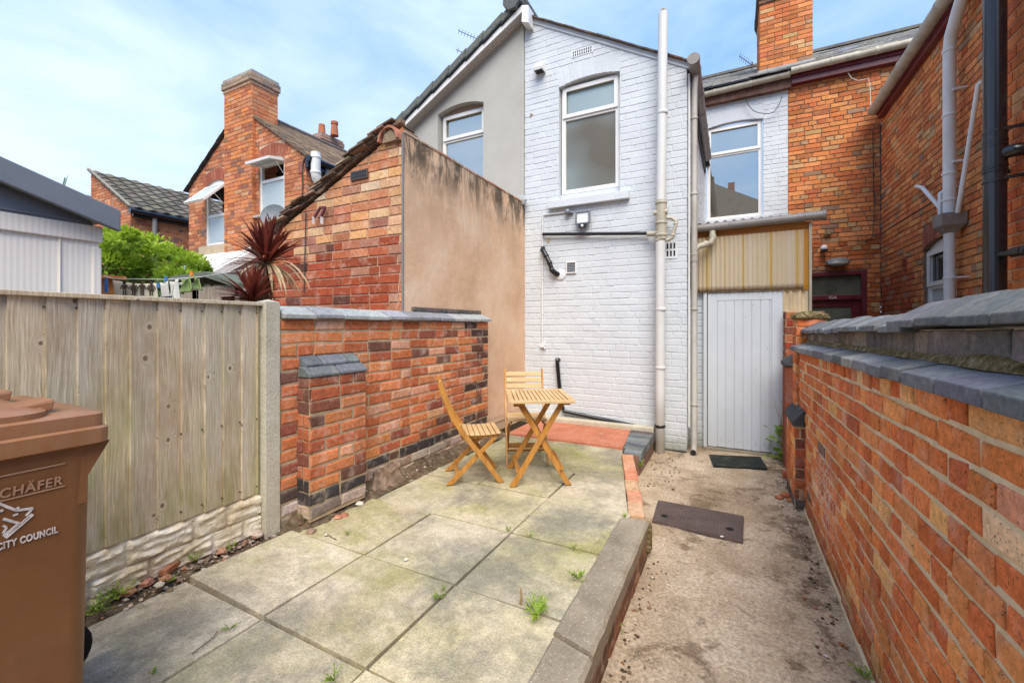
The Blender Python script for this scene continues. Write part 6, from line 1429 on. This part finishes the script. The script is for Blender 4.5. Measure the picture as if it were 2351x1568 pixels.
# ================================================================ PLASTIC SHED BEHIND THE FENCE
ps = thing('plastic_shed', 'beige plastic garden shed with slate grey gable roof behind the fence', 'shed', (-3.3, .2, .18))
XF = -3.2; yR = W(228, 600, X=XF).y
mb = MB(); mb.box((XF-1.6, -1.6, .18), (XF, yR, 1.98)); mb.box((XF-1.0, yR-.03, .18), (XF+.012, yR+.006, 1.9))
for y in (W(136, 600, X=XF).y,): mb.box((XF-.01, y-.003, .18), (XF+.012, y+.003, 1.95))
mb.build('wall', MT['shed_beige'], ps, bevel=.01)
mb = MB(); A_ = W(232, 517, X=XF+.02); B_ = W(0, 479, X=XF+.02); mb.box((XF-.02, -1.6, A_.z-.10), (XF+.02, yR+.01, A_.z-.01)); mb.build('trim', MT['shed_beige'], ps, bevel=.006)
ridge = V((XF+.12, -.35, 0)); tip = W(272, 497, X=XF+.12); up0 = W(0, 378, X=XF+.12); sl = (up0.z-tip.z)/(tip.y-up0.y)
zr = lambda y: tip.z+sl*(tip.y-y)
mb = MB(); yt = tip.y; yr = -.35
mb.prism([V((XF-.015, yt-.07, A_.z-.012)), V((XF-.015, yt-.10, zr(yt-.10))), V((XF-.015, yr, zr(yr))), V((XF-.015, -1.6, zr(yr)-sl*1.2)), V((XF-.015, -1.6, A_.z-.012))], V((.028, 0, 0)))
y = -.2
for k in range(5):
    z = A_.z+.0+.095*k; mb.box((XF+.013, -1.2, z), (XF+.022, yt-.12-(z-A_.z)/sl*.95, z+.012))
mb.build('gable_panel', MT['shed_grey'], ps, bevel=.002)
mb = MB(); T0, T1 = V((XF-1.7, yt, zr(yt))), V((XF-1.7, yr, zr(yr)))
mb.prism([V((XF-1.7, yt, zr(yt)-.02)), V((XF-1.7, yr, zr(yr)-.02)), V((XF-1.7, yr, zr(yr)+.04)), V((XF-1.7, yt+.01, zr(yt)+.03))], V((1.82, 0, 0)))
mb.prism([V((XF+.09, yt+.01, zr(yt)-.085)), V((XF+.09, yr, zr(yr)-.075)), V((XF+.09, yr, zr(yr)+.045)), V((XF+.09, yt+.01, zr(yt)+.035))], V((.035, 0, 0)))
mb.prism([V((XF+.0, yt+.01, zr(yt)-.06)), V((XF+.0, yr, zr(yr)-.06)), V((XF+.0, yr, zr(yr)-.03)), V((XF+.0, yt, zr(yt)-.03))], V((.10, 0, 0)))
mb.build('roof', MT['shed_grey'], ps, bevel=.006)
# wooden shed
ws = thing('wooden_shed', 'silvered wooden shed with green felt roof between the bush and the purple cordyline', 'shed', (-5.5, 2.9, .18))
mb = MB(); FSd = FRONT(2.90); xa, xb = -6.2, -4.95; ap = W(474.8, 626, Y=2.87); el_, er_ = W(397, 638, Y=2.87), W(557, 652, Y=2.87)
x = W(441, 660, Y=2.9).x; xd0 = W(507, 660, Y=2.9).x
while x < xd0: mb.box((x+.002, 2.90, .18), (min(x+.10, xd0)-.002, 2.918, 1.93)); x += .10
x = W(500, 660, Y=2.9).x; mb.box((xd0, 2.90, 1.80), (-4.98, 2.92, 1.93)); mb.box((-5.05, 2.90, .18), (-4.96, 2.92, 1.9)); mb.box((-6.2, 2.9, 1.78), (-5.8, 2.92, 1.9))
mb.box((-6.2, 3.0, .18), (-6.18, 4.4, 1.9)); mb.box((-4.98, 2.92, .18), (-4.96, 4.4, 1.86)); mb.box((-6.2, 4.38, .18), (-4.96, 4.4, 1.9)); mb.build('wall', MT['shedwood'], ws)
mb = MB(); mb.box((-6.19, 3.2, .18), (-4.98, 3.25, 1.88)); mb.build('dark_interior', MT['rubber'], ws)
mb = MB(); mb.prism([V((el_.x, 2.83, el_.z-.05)), ap+V((0, -.04, -.05)), ap+V((0, -.04, .01)), V((el_.x, 2.83, el_.z+.01))], V((0, 1.65, 0))); mb.prism([V((er_.x, 2.83, er_.z-.05)), ap+V((0, -.04, -.05)), ap+V((0, -.04, .01)), V((er_.x, 2.83, er_.z+.01))], V((0, 1.65, 0)))
mb.build('felt_roof', m_plain('green_grey_felt', (.13,.15,.12), .95, .2, 14, .5, .1), ws)
# ================================================================ PLANTS
def leafquad(mb, p, d, nrm, L_, w_, c, m=0):
    s = d.cross(nrm).normalized()*w_; q = p+d*L_; mid = p+d*(L_*.5)+nrm*(L_*.05)
    mb.face([p, mid+s, q, mid-s], m, c)
bs = thing('bush', 'bright green leafy bush behind the fence between the two sheds', 'bush', (-7.2, 3.1, .18))
rb = random.Random(77); mb = MB()
cl = []
for (px, py, r) in ((250,566,26),(285,552,26),(268,540,14),(300,580,34),(340,590,34),(375,598,30),(410,604,28),(440,610,24),(255,610,34),(300,625,34),(350,632,32),(400,634,26),(232,600,26),(320,556,18),(300,541,9),(352,553,10),(455,612,14),(365,575,20),(395,580,14),(425,592,12),(468,622,7),(262,655,30),(320,665,30),(290,650,30),(345,655,30),(380,650,26),(415,645,24),(445,635,20),(235,640,22),(240,575,22)):
    t = ru(5.6, 6.7); c = W(px, py, T=t); cl.append((c, r*t/982))
for (c, r) in cl:
    for _ in range(int(330*(r/.18)**2)+110):
        v = V((rb.gauss(0, 1), rb.gauss(0, 1), rb.gauss(0, 1))).normalized(); rad = r*(rb.random()**.35)*rb.uniform(.8, 1.12); p = c+V((v.x*rad*1.15, v.y*rad*1.6, v.z*rad))
        if mnoise.noise(p*3.2) < -.22: continue
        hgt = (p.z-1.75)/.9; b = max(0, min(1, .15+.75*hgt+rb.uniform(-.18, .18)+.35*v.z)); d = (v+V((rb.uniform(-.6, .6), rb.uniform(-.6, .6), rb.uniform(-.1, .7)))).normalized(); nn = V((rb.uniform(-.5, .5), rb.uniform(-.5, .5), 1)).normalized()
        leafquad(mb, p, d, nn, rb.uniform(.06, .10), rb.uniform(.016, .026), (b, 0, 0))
        if rb.random() < .035: leafquad(mb, p, d, nn, .05, .01, (1, 0, 0), 1)
for (px, py, h) in ((300,538,.16),(352,556,.2),(262,545,.1),(385,575,.15),(430,590,.12),(522-184+50,560,.2)):
    b0_ = W(px, py+14, T=6.); 
    for k in range(14): p = b0_+V((rb.uniform(-.015, .015), 0, h*k/14)); a = rb.uniform(0, 6.28); leafquad(mb, p, V((math.cos(a), math.sin(a), .5)).normalized(), V((0, 0, 1)), .05, .013, (.8, 0, 0))
mb.build('foliage', [MT['leaf'], m_leaf('orange_bud_leaf', (.5,.2,.03), (.6,.3,.05))], bs)
mb = MB()
for k in range(14):
    a = rb.uniform(0, 6.28); e = cl[rb.randrange(len(cl))][0]; mb.tube([V((-7.2+.1*math.cos(a), 3.1+.1*math.sin(a), .18)), V((-7.1, 3.1, 1.)).lerp(e, .3)+V((0, 0, .1)), e], [.03, .02, .008], 6)
mb.build('stem', MT['bark'], bs)
# a lone leafy shoot above the plastic shed
mb = MB(); s0 = W(143, 445, T=5.5); s1 = W(153, 410, T=5.5); mb.tube([s0-V((0, 0, 2.7)), s0, s1], [.012, .006, .002], 6, 1)
for k in range(16):
    p = s0.lerp(s1, .1+.85*k/15) ; a = 1 if k % 2 else -1; leafquad(mb, p, V((a*.8, 0, .6)).normalized(), V((0, -1, .3)), .075, .014, (.0, 0, 0))
sh_ = mb.build('leafy_shoot', [MT['leaf'], MT['bark']], org=tuple(s0-V((0,0,2.7)))); tag(sh_, 'lone dark leafy shoot rising behind the roof of the plastic shed', 'plant')
def blade(mb, p, d, L_, w_, droop, c, m=0, n=6, fold=.25, twist=0):
    d = d.normalized(); pts = []; cur = V(p); dd = V(d)
    for k in range(n+1):
        pts.append((V(cur), V(dd))); cur += dd*(L_/n); dd = (dd+V((0, 0, -droop/n))).normalized()
    side = d.cross(V((0, 0, 1))); side = side.normalized() if side.length > .05 else V((1, 0, 0))
    for k in range(n):
        w0 = w_*math.sin(math.pi*(.12+.88*k/n))**.7 if k else w_*.55; w1 = w_*math.sin(math.pi*(.12+.88*(k+1)/n))**.7 if k+1 < n else 0
        (a, da), (b, db) = pts[k], pts[k+1]; ua = side.cross(da).normalized(); ub = side.cross(db).normalized()
        mb.face([a-side*w0+ua*w0*fold, a, b, b-side*w1+ub*w1*fold], m, c); mb.face([a, a+side*w0+ua*w0*fold, b+side*w1+ub*w1*fold, b], m, c)
co = thing('cordyline_palm', 'purple spiky cordyline with a taller and a lower crown behind the fence post', 'plant', (-3.3, 2.1, .18))
rc = random.Random(88)
C1 = W(611, 606, T=3.35); C2 = W(580, 692, T=3.1)
mb = MB(); tr_ = W(612, 700, T=3.4); mb.tube([V((tr_.x, tr_.y, .18)), V((tr_.x, tr_.y, 1.3)), C1+V((0, 0, .02))], [.055, .045, .035], 10); mb.tube([V((tr_.x-.05, tr_.y-.05, .8)), C2+V((.03, 0, -.2)), C2], [.035, .03, .025], 8)
for k in range(60):
    z = rc.uniform(1.35, C1.z-.03); a = rc.uniform(0, 6.28); p = V((C1.x+.035*math.cos(a), C1.y+.035*math.sin(a), z)); blade(mb, p, V((math.cos(a)*.4, math.sin(a)*.4, -1)), .12, .008, .3, (.3, 0, 0), 1, 2)
mb.build('trunk', [MT['bark'], MT['leaf_dead']], co)
Rt, Fw = V((CT, ST, 0)), V((-ST, CT, 0))
def crown(mb, C, tips, N_, Lm, r, cam_=True):
    for (px, py) in tips:
        tip = W(px, py, T=(C-V((0, 0, EYE))).dot(Fw)*r.uniform(.93, 1.04)); v = tip-C; L_ = v.length*1.04; dr_ = r.uniform(.15, .4); blade(mb, C, v.normalized()+V((0, 0, dr_*.45)), L_, .0145, dr_, (r.random(), 0, 0))
    for _ in range(N_):
        a = r.uniform(0, 6.28); e = abs(r.gauss(.95, .45)); d = V((math.cos(a)*math.cos(e), math.sin(a)*math.cos(e), math.sin(e))); blade(mb, C+d*.02, d, Lm*r.uniform(.65, 1.05), r.uniform(.010, .014), r.uniform(.2, .9), (r.random(), 0, 0))
mb = MB(); crown(mb, C1, [(590,502),(601,508),(612,498),(622,510),(634,502),(645,515),(655,512),(700,548),(693,563),(668,528),(575,525),(560,540),(520,543),(566,516),(583,512),(628,498),(640,520),(682,590)], 105, .37, rc)
crown(mb, C2, [(553,640),(565,650),(577,632),(590,645),(602,640),(540,655),(500,682),(510,668),(502,690),(520,690),(535,676),(625,660),(638,655),(600,632),(570,628)], 75, .29, rc)
mb.build('leaves', MT['leaf_red'], co)
mb = MB()
for (px, py) in ((522,640),(540,600),(498,655),(640,690),(648,700),(660,690),(672,700),(685,670),(560,640),(575,660),(560,560),(525,530),(550,520),(600,680),(622,690),(700,690)):
    tip = W(px, py, T=3.2*rc.uniform(.95, 1.05)); v = tip-C1; blade(mb, C1-V((0,0,.02)), (v.normalized()+V((0, 0, .7))), v.length*1.15, .012, 1.5, (rc.random(), 0, 0))
for _ in range(26):
    a = rc.uniform(0, 6.28); blade(mb, C1-V((0, 0, .03)), V((math.cos(a), math.sin(a), .2)), rc.uniform(.2, .36), .012, rc.uniform(1.8, 3), (rc.random(), 0, 0))
lab(mb.build('withered_leaves', MT['leaf_dead'], co), 'drooping tan withered leaves')
# stump by the brick wall
mb = MB(); n = 64; vs = []; Ls = 16
c = W(890, 1108, Z=.24)
for L_ in range(Ls):
    z = L_/(Ls-1)
    for k in range(n):
        a = 2*math.pi*k/n; ca, sa_ = math.cos(a), math.sin(a)
        fl_ = 1+.30*mnoise.noise(V((ca*1.6, sa_*1.6, z*.9)))+.12*mnoise.noise(V((ca*6, sa_*6, z*.6+3)))+.10*mnoise.noise(V((ca*20, sa_*20, z*2)))
        r_q = (.15-.055*min(1, z*1.6))*fl_ if z < .8 else (.15-.055)*fl_*(1-(z-.8)*2.2)
        vs.append(V((c.x+r_q*ca-.045, c.y+r_q*1.6*sa_, .20+.15*min(z, .8)/.8+.035*mnoise.noise(V((ca*2.5, sa_*2.5, 5)))*z+(.02*mnoise.noise(V((ca*5*z, sa_*5, z*9))) if z > .7 else 0))))
mb.mesh(vs, [(L_*n+k, L_*n+(k+1) % n, (L_+1)*n+(k+1) % n, (L_+1)*n+k) for L_ in range(Ls-1) for k in range(n)]+[tuple(range((Ls-1)*n, Ls*n))])
tag(mb.build('tree_stump', MT['stump'], org=(c.x, c.y, .21), smooth=True), 'gnarled rotten tree stump against the brick wall right of the buttress', 'tree stump')
# weeds
def weed(px, py, size, nl, label, kind=0, Z=.222, X=None, Y=None):
    size *= 1.05; nl = int(nl*1.2)
    p = W(px, py, Z=Z) if X is None else W(px, py, X=X); r = random.Random(int(px*7+py)); mb = MB()
    for k in range(nl):
        a = r.uniform(0, 6.28)
        if kind == 0:
            e = r.uniform(.15, 1.2); d = V((math.cos(a)*math.cos(e), math.sin(a)*math.cos(e), math.sin(e))); L_ = size*r.uniform(.4, .95); q = p+d*L_; mb.tube([p, p+d*L_*.5+V((0,0,.1*L_)), q], .0009, 4, 0, (.4, 0, 0))
            for j in range(5): leafquad(mb, p.lerp(q, .35+.16*j), (d+V((r.uniform(-1, 1), r.uniform(-1, 1), r.uniform(-.2, .6)))).normalized(), V((0, 0, 1)), size*r.uniform(.12, .25), size*.07, (r.uniform(.1, 1), 0, 0))
        elif kind == 1: blade(mb, p, V((math.cos(a)*.5, math.sin(a)*.5, 1)), size*r.uniform(.6, 1.1), .0025, r.uniform(.5, 1.6), (r.uniform(.4, 1), 0, 0), 0, 4)
        else:
            e = r.uniform(.2, .9); d = V((math.cos(a)*math.cos(e), math.sin(a)*math.cos(e), math.sin(e))); L_ = size*r.uniform(.5, 1); blade(mb, p, d, L_, size*.045, .9, (r.uniform(.3, 1), 0, 0), 0, 5)
            for j in range(10): leafquad(mb, p+d*L_*(.25+.07*j), (d.cross(V((0,0,1))).normalized()*(1 if j % 2 else -1)+d*.5).normalized(), V((0,0,1)), size*.17, size*.03, (r.uniform(.3, 1), 0, 0))
    tag(mb.build('weed', MT['leaf_weed'], org=tuple(p)), label, 'weed', 'weeds growing in the yard')
weed(1232, 1408, .095, 13, 'largest pale green fern-like weed near the cracked kerb', 2)
weed(1216, 1400, .05, 6, 'small round-leaved weed just left of the largest fern-like weed', 0)
weed(1328, 1330, .075, 9, 'upright feathery weed against the concrete kerb', 0)
weed(1318, 1262, .06, 8, 'grassy weed in the slab joint below the brick edging', 1)
weed(1216, 1231, .035, 6, 'tiny weed in the slab joint right of the middle crossing', 0)
weed(1168, 1218, .04, 7, 'weed at the slab crossing in front of the table', 0)
weed(1002, 1375, .05, 9, 'flat green weed along the slab joint in the middle foreground', 0)
weed(1018, 1355, .03, 6, 'tiny green weed a little above the flat weed in the slab joint', 0)
weed(1435, 1188, .05, 9, 'bright yellow-green grass tuft where the kerb meets the brick edging', 1)
weed(625, 1200, .085, 16, 'bright feathery weed at the foot of the concrete fence post', 0, .26)
weed(697, 1190, .06, 10, 'green weed in the soil below the buttress', 0, .26)
weed(560, 1222, .05, 8, 'clover-like weed in the soil left of the concrete post', 0, .26)
weed(528, 1262, .05, 8, 'low weed beside the broken brick in the soil strip', 0, .25)
weed(448, 1285, .06, 8, 'weed climbing the gravel board halfway along the fence', 0, .27)
weed(388, 1335, .05, 8, 'low weed next to the lump of broken brick by the slabs', 0, .25)
weed(318, 1330, .06, 7, 'yellowish weed on the gravel board left of the broken brick', 0, .27)
weed(258, 1372, .085, 14, 'bushy weed in the soil right behind the bin', 0, .26)
weed(225, 1405, .07, 12, 'low spreading weed nearest the wheelie bin', 0, .25)
weed(527, 1445, .04, 8, 'small weed in the slab joint right of the bin', 0)
weed(768, 1562, .05, 10, 'weed cut by the bottom edge of the picture between two slabs', 0)
weed(350, 1545, .035, 6, 'sparse weed in the slab joint nearest the bin', 0)
weed(808, 1135, .06, 9, 'weed against the foot of the buttress on its right', 0, .27)
weed(830, 1122, .06, 9, 'leafy weed between the buttress and the rotten stump', 0, .27)
weed(918, 1082, .04, 7, 'bright little weed at the right side of the rotten stump', 0, .26)
weed(797, 1228, .03, 6, 'sparse yellowish weed in the joint of the second slab row', 0)
weed(1468, 1070, .07, 9, 'small weed beside the dark brick step', 0, .1)
weed(1985, 1556, .06, 10, 'green weed at the foot of the right-hand brick wall', 0, .01)
weed(1420, 1440, .06, 8, 'small dark weed under the kerb beside the path', 0, .02)
tp = thing('tall_weed', 'tall spindly weed with leafy base against the plank door', 'plant', tuple(W(1795, 1055, Z=0)))
r = random.Random(5); p = W(1796, 1052, Z=0.); mb = MB(); mb2 = MB()
for (path, ) in (([(1797, 1050), (1795, 985), (1786, 950), (1772, 905)],), ([(1797, 1050), (1793, 980), (1797, 940), (1790, 915)],), ([(1798, 1050), (1788, 1000), (1795, 955), (1800, 930)],)):
    Q_ = [W(x, y, Y=5.40) for x, y in path]; mb.tube(Q_, [.004, .003, .002, .0012], 5)
    for k in range(9): 
        t = k/9*2.9; i = int(t); q = Q_[i].lerp(Q_[i+1], t-i); a = r.uniform(0, 6.28); mb.tube([q, q+V((math.cos(a)*.05, math.sin(a)*.04, .03))], .001, 4); leafquad(mb2, q, V((math.cos(a), math.sin(a), .4)).normalized(), V((0,0,1)), .03, .006, (.3, 0, 0))
for _ in range(75):
    h = r.random()**1.5; q = p+V((r.gauss(-.02, .045), r.gauss(-.10, .08), .03+.36*h)); a = r.uniform(0, 6.28); leafquad(mb2, q, V((math.cos(a), math.sin(a), .3)).normalized(), V((r.uniform(-.4,.4), -.5, 1)).normalized(), r.uniform(.05, .09), r.uniform(.016, .03), (r.uniform(.05, .75), 0, 0))
mb.build('stem', MT['leaf_dead'], tp); mb2.build('leaves', MT['leaf_weed'], tp)

# ================================================================ GROUND ITEMS
cv = thing('manhole_cover', 'brown cast iron inspection cover with two lifting holes set in the path', 'manhole cover', (-.24, 3.48, .008))
cc_ = [W(1497, 1200, Z=0), W(1511, 1151, Z=0), W(1708, 1188, Z=0), W(1706, 1250, Z=0)]
mb = MB(); cen = sum(cc_, V((0,0,0)))/4
def inset(P_, e): return [cen+(q-cen)*(1-e) for q in P_]
mb.prism([q+V((0,0,-.02)) for q in cc_], V((0,0,.034))); mb.build('frame', MT['cover'], cv, bevel=.003)
mb = MB(); mb.prism([q+V((0,0,.0)) for q in inset(cc_, .035)], V((0,0,.0175))); mb.build('lid', MT['cover'], cv, bevel=.002)
for (x, y) in ((1503.5+46-24, 1184), (1675, 1214)):
    q = W(x, y, Z=.018); mb = MB(); mb.tube([q, q+V((0,0,.0015))], .026, 16); mb.build('lifting_hole', MT['rubber'], cv)
q = W(1600, 1198, Z=.0); mb = MB(); u_ = (cc_[2]-cc_[1]).normalized(); v_ = V((-u_.y, u_.x, 0))
for k in range(7): mb.obox(q-u_*.09+u_*.026*k-v_*.012+V((0,0,.016)), u_*.012, v_*.026, V((0,0,.0035)))
mb.build('raised_badge', MT['cover'], cv)
mb = MB(); mc_ = [W(1628, 1047, Z=0), W(1746, 1052, Z=0), W(1763, 1080, Z=0), W(1638, 1073, Z=0)]; mb.prism([q+V((0,0,.008)) for q in mc_], V((0,0,.012)))
tag(mb.build('door_mat', MT['mat'], org=tuple(mc_[0]), bevel=.003), 'dark green-black rubber mat in front of the plank door', 'door mat')
for i, (x, y, lbl, Z) in enumerate(((748, 1228, 'smooth white pebble on the slab left of the middle', .226), (1681-24, 1232, 'pale pebble lying on the manhole cover', .02), (932, 1285, 'small buff stone on the middle slab', .226))):
    mb = MB(); pebble(mb, W(x, y, Z=Z), .013, (.7, .66, .58)); tag(mb.build('pebble', MT['brick'], org=tuple(W(x, y, Z=Z)), smooth=True), lbl, 'pebble')
for (x, y, lbl, rz_, s_) in ((395, 1318, 'lump of broken brick half buried in the soil strip beside the slabs', .5, 1.), (548, 1240, 'flat orange broken brick in the soil left of the fence post', .2, .8), (590, 1262-26, 'small orange brick fragment below the fence post', .9, .35)):
    q = W(x, y, Z=.25); mb = MB(); mb.obox(q+V((-.03*s_, -.05*s_, 0)), V((math.cos(rz_)*.05, math.sin(rz_)*.05, .01))*s_, V((-math.sin(rz_)*.10, math.cos(rz_)*.10, 0))*s_, V((.004, 0, .035))*s_, 0, (.38, .16, .08)); tag(mb.build('broken_brick', MT['brick'], org=tuple(q), bevel=.006), lbl, 'brick')
q = V((-2.40, 2.12, .235)); mb = MB(); mb.obox(q+V((.0, -.0, .0)), V((.06, 0, 0)), V((0, .11, 0)), V((0, 0, .06)), 0, (.4, .15, .09)); tag(mb.build('broken_brick', MT['brick'], org=tuple(q), bevel=.008), 'red half brick in the soil at the foot of the buttress', 'brick')
q = W(1812, 1100, Z=0); mb = MB(); mb.obox(q+V((-.05, 0, 0)), V((.11, .0, 0)), V((0, .14, 0)), V((0, 0, .055)), 0, (.40, .13, .06)); tag(mb.build('broken_brick', MT['brick'], org=tuple(q), bevel=.008), 'orange brick lying on the path against the low pilaster', 'brick')
# ================================================================ WASHING
ln = [W(240, 634, T=2.9), W(262, 640, T=2.75), W(380, 642, T=2.72), W(462, 636, T=2.75), W(560, 620, T=3.2)]
mb = MB(); mb.tube(ln, .003, 6); tag(mb.build('washing_line', MT['wire_white'], org=tuple(ln[0])), 'thin washing line strung behind the fence', 'washing line')
def cloth(name, mat, c00, c10, h, label, cat, folds=3, amp=.02, n=24, m=10, thick=.004):
    mb = MB(); G = []
    for j in range(m+1):
        row = []
        for i in range(n+1):
            u, v = i/n, j/m; p = c00.lerp(c10, u)-V((0, 0, h*v+.012*math.sin(u*math.pi)*(1-v))); p += Fw*(amp*math.sin(u*folds*6.28+1)*(.3+.7*v))+Rt*(.01*math.sin(v*3+u*5)); row.append(p)
        G.append(row)
    for j in range(m):
        for i in range(n): mb.face([G[j][i], G[j+1][i], G[j+1][i+1], G[j][i+1]])
    o = mb.build(name, MT[mat], org=tuple(c00), smooth=True); s = o.modifiers.new('t', 'SOLIDIFY'); s.thickness = thick; return tag(o, label, cat)
bnr = cloth('printed_cloth', 'cloth_cream', W(258, 643, T=2.75), W(362, 650, T=2.72), .22, 'cream cloth printed with four brown people holding hands, hung on the washing line', 'cloth', 1, .004)
mb = MB(); oo_ = W(288, 662, T=2.74)
def fig(cx, skirt):
    T_ = 2.725; a = lambda x, y: W(cx+x, 646+y, T=T_)-Fw*.008
    mb.tube([a(0, 4)-Fw*.002, a(0, 4)+Fw*.002], .0105, 10)
    if skirt: mb.prism([a(-2.5, 8), a(2.5, 8), a(8, 21), a(-8, 21)], Fw*.003)
    else: mb.prism([a(-5, 8), a(5, 8), a(4.5, 19), a(-4.5, 19)], Fw*.003)
    for s in (-1, 1):
        mb.prism([a(s*1.2, 20), a(s*4, 20), a(s*3.6, 32), a(s*1.4, 32)], Fw*.003); mb.prism([a(s*4, 8), a(s*6, 9), a(s*10.5, 17), a(s*9, 18)], Fw*.003)
for cx, s in ((288, 0), (309, 1), (328, 0), (349, 1)): fig(cx, s)
pf = mb.build('printed_figures', MT['ink'], None, org=tuple(ORG[bnr.name])); pf.parent = bnr; pf.location = (0, 0, 0)
cloth('towel', 'cloth_white', W(366, 648, T=2.72), W(388, 645, T=2.72), .22, 'plain white cloth hanging between the printed cloth and the folded white towel', 'cloth', 1, .01)
cloth('towel', 'cloth_white', W(387, 646, T=2.68), W(411, 640, T=2.68), .22, 'folded white towel hanging left of the green cloth', 'cloth', 2, .02, thick=.012)
cloth('green_cloth', 'cloth_green', W(413, 641, T=2.68), W(440, 632, T=2.68), .095, 'crumpled sage green cloth pegged on the washing line, larger half', 'cloth', 1.5, .025)
cloth('green_cloth', 'cloth_green', W(441, 632, T=2.70), W(461, 640, T=2.70), .075, 'crumpled sage green cloth end right of the orange peg', 'cloth', 1.5, .02)
cloth('dark_garment', 'cloth_navy', W(306, 678, T=2.66), W(396, 679, T=2.66), .08, 'dark navy garment below the printed cloth', 'garment', 2, .02)
cloth('patterned_cloth', 'red_cloth', W(226, 672, T=2.66), W(258, 676, T=2.66), .08, 'red patterned cloth just above the fence left of the printed cloth', 'cloth', 2, .01)
for (x, y, mt_, lbl, h) in ((380, 640, 'peg_blue', 'blue peg at the left of the folded towel', .03), (362, 655, 'peg_blue', 'pale blue peg on the edge of the printed cloth', .03), (439, 628, 'peg_orange', 'orange peg on the green cloth', .03), (243, 655, 'peg_blue', 'tall blue peg left of the printed cloth', .09)):
    q = W(x, y, T=2.66); mb = MB(); mb.bar(q-V((0, 0, h/2)), q+V((.003, 0, h/2)), .008, .012, Fw); mb.bar(q-V((.0, 0, h/2))+Rt*.009, q+V((.0, 0, h/2))+Rt*.004, .006, .01, Fw); tag(mb.build('clothes_peg', MT[mt_], org=tuple(q)), lbl, 'peg', 'pegs on the washing line')
bt_ = thing('bird_table', 'reddish-brown flat-topped wooden post beside the beige shed', 'post', tuple(W(238, 660, T=3.1)-V((0, 0, 1.5))))
q = W(240, 636, T=3.1); mb = MB(); mb.box((q.x-.07, q.y-.07, .2), (q.x+.03, q.y+.05, q.z-.01)); mb.build('post', MT['beam'], bt_); mb = MB(); mb.box((q.x-.12, q.y-.1, q.z-.015), (q.x+.07, q.y+.1, q.z+.01)); mb.build('top', MT['beam'], bt_)

q = W(1947, 121, Y=9.9); rl = thing('roof_window', 'small grey rooflight lying on the slate roof right of the big chimney', 'rooflight', tuple(q))
mb = MB(); u_ = V((1, 0, 0)); s_ = V((0, .87, .493)); n_ = V((0, -.493, .87)); o_ = q-u_*.16-s_*.12; mb.obox(o_, u_*.34, s_*.26, n_*.06); mb.build('frame', MT['shed_grey'], rl, bevel=.01)
mb = MB(); mb.obox(o_+u_*.03+s_*.03+n_*.06, u_*.28, s_*.20, n_*.006); mb.build('pane', MT['glass_clear'], rl)

mb = MB()
for (x, y, h) in ((1194, 1386, .075), (1197, 1387, .07)): q = W(x, y, Z=.22); mb.tube([q, q+V((.004, 0, h*.5)), q+V((-.002, .003, h))], [.0035, .003, .002], 5)
tag(mb.build('dead_stalk', MT['leaf_dead'], org=tuple(W(1195, 1386, Z=.22))), 'pair of short dead stalks sticking up beside the largest fern-like weed', 'plant')
for (pts, lbl) in (([(440, 1500), (470, 1478), (490, 1462), (500, 1448)], 'thin bent twig lying along the slab joint near the bin'), ([(745, 1222), (760, 1232), (772, 1238)], 'short dark twig beside the white pebble')):
    P_ = [W(x, y, Z=.226) for x, y in pts]; mb = MB(); mb.tube(P_, .002, 5); tag(mb.build('twig', MT['bark'], org=tuple(P_[0])), lbl, 'twig')
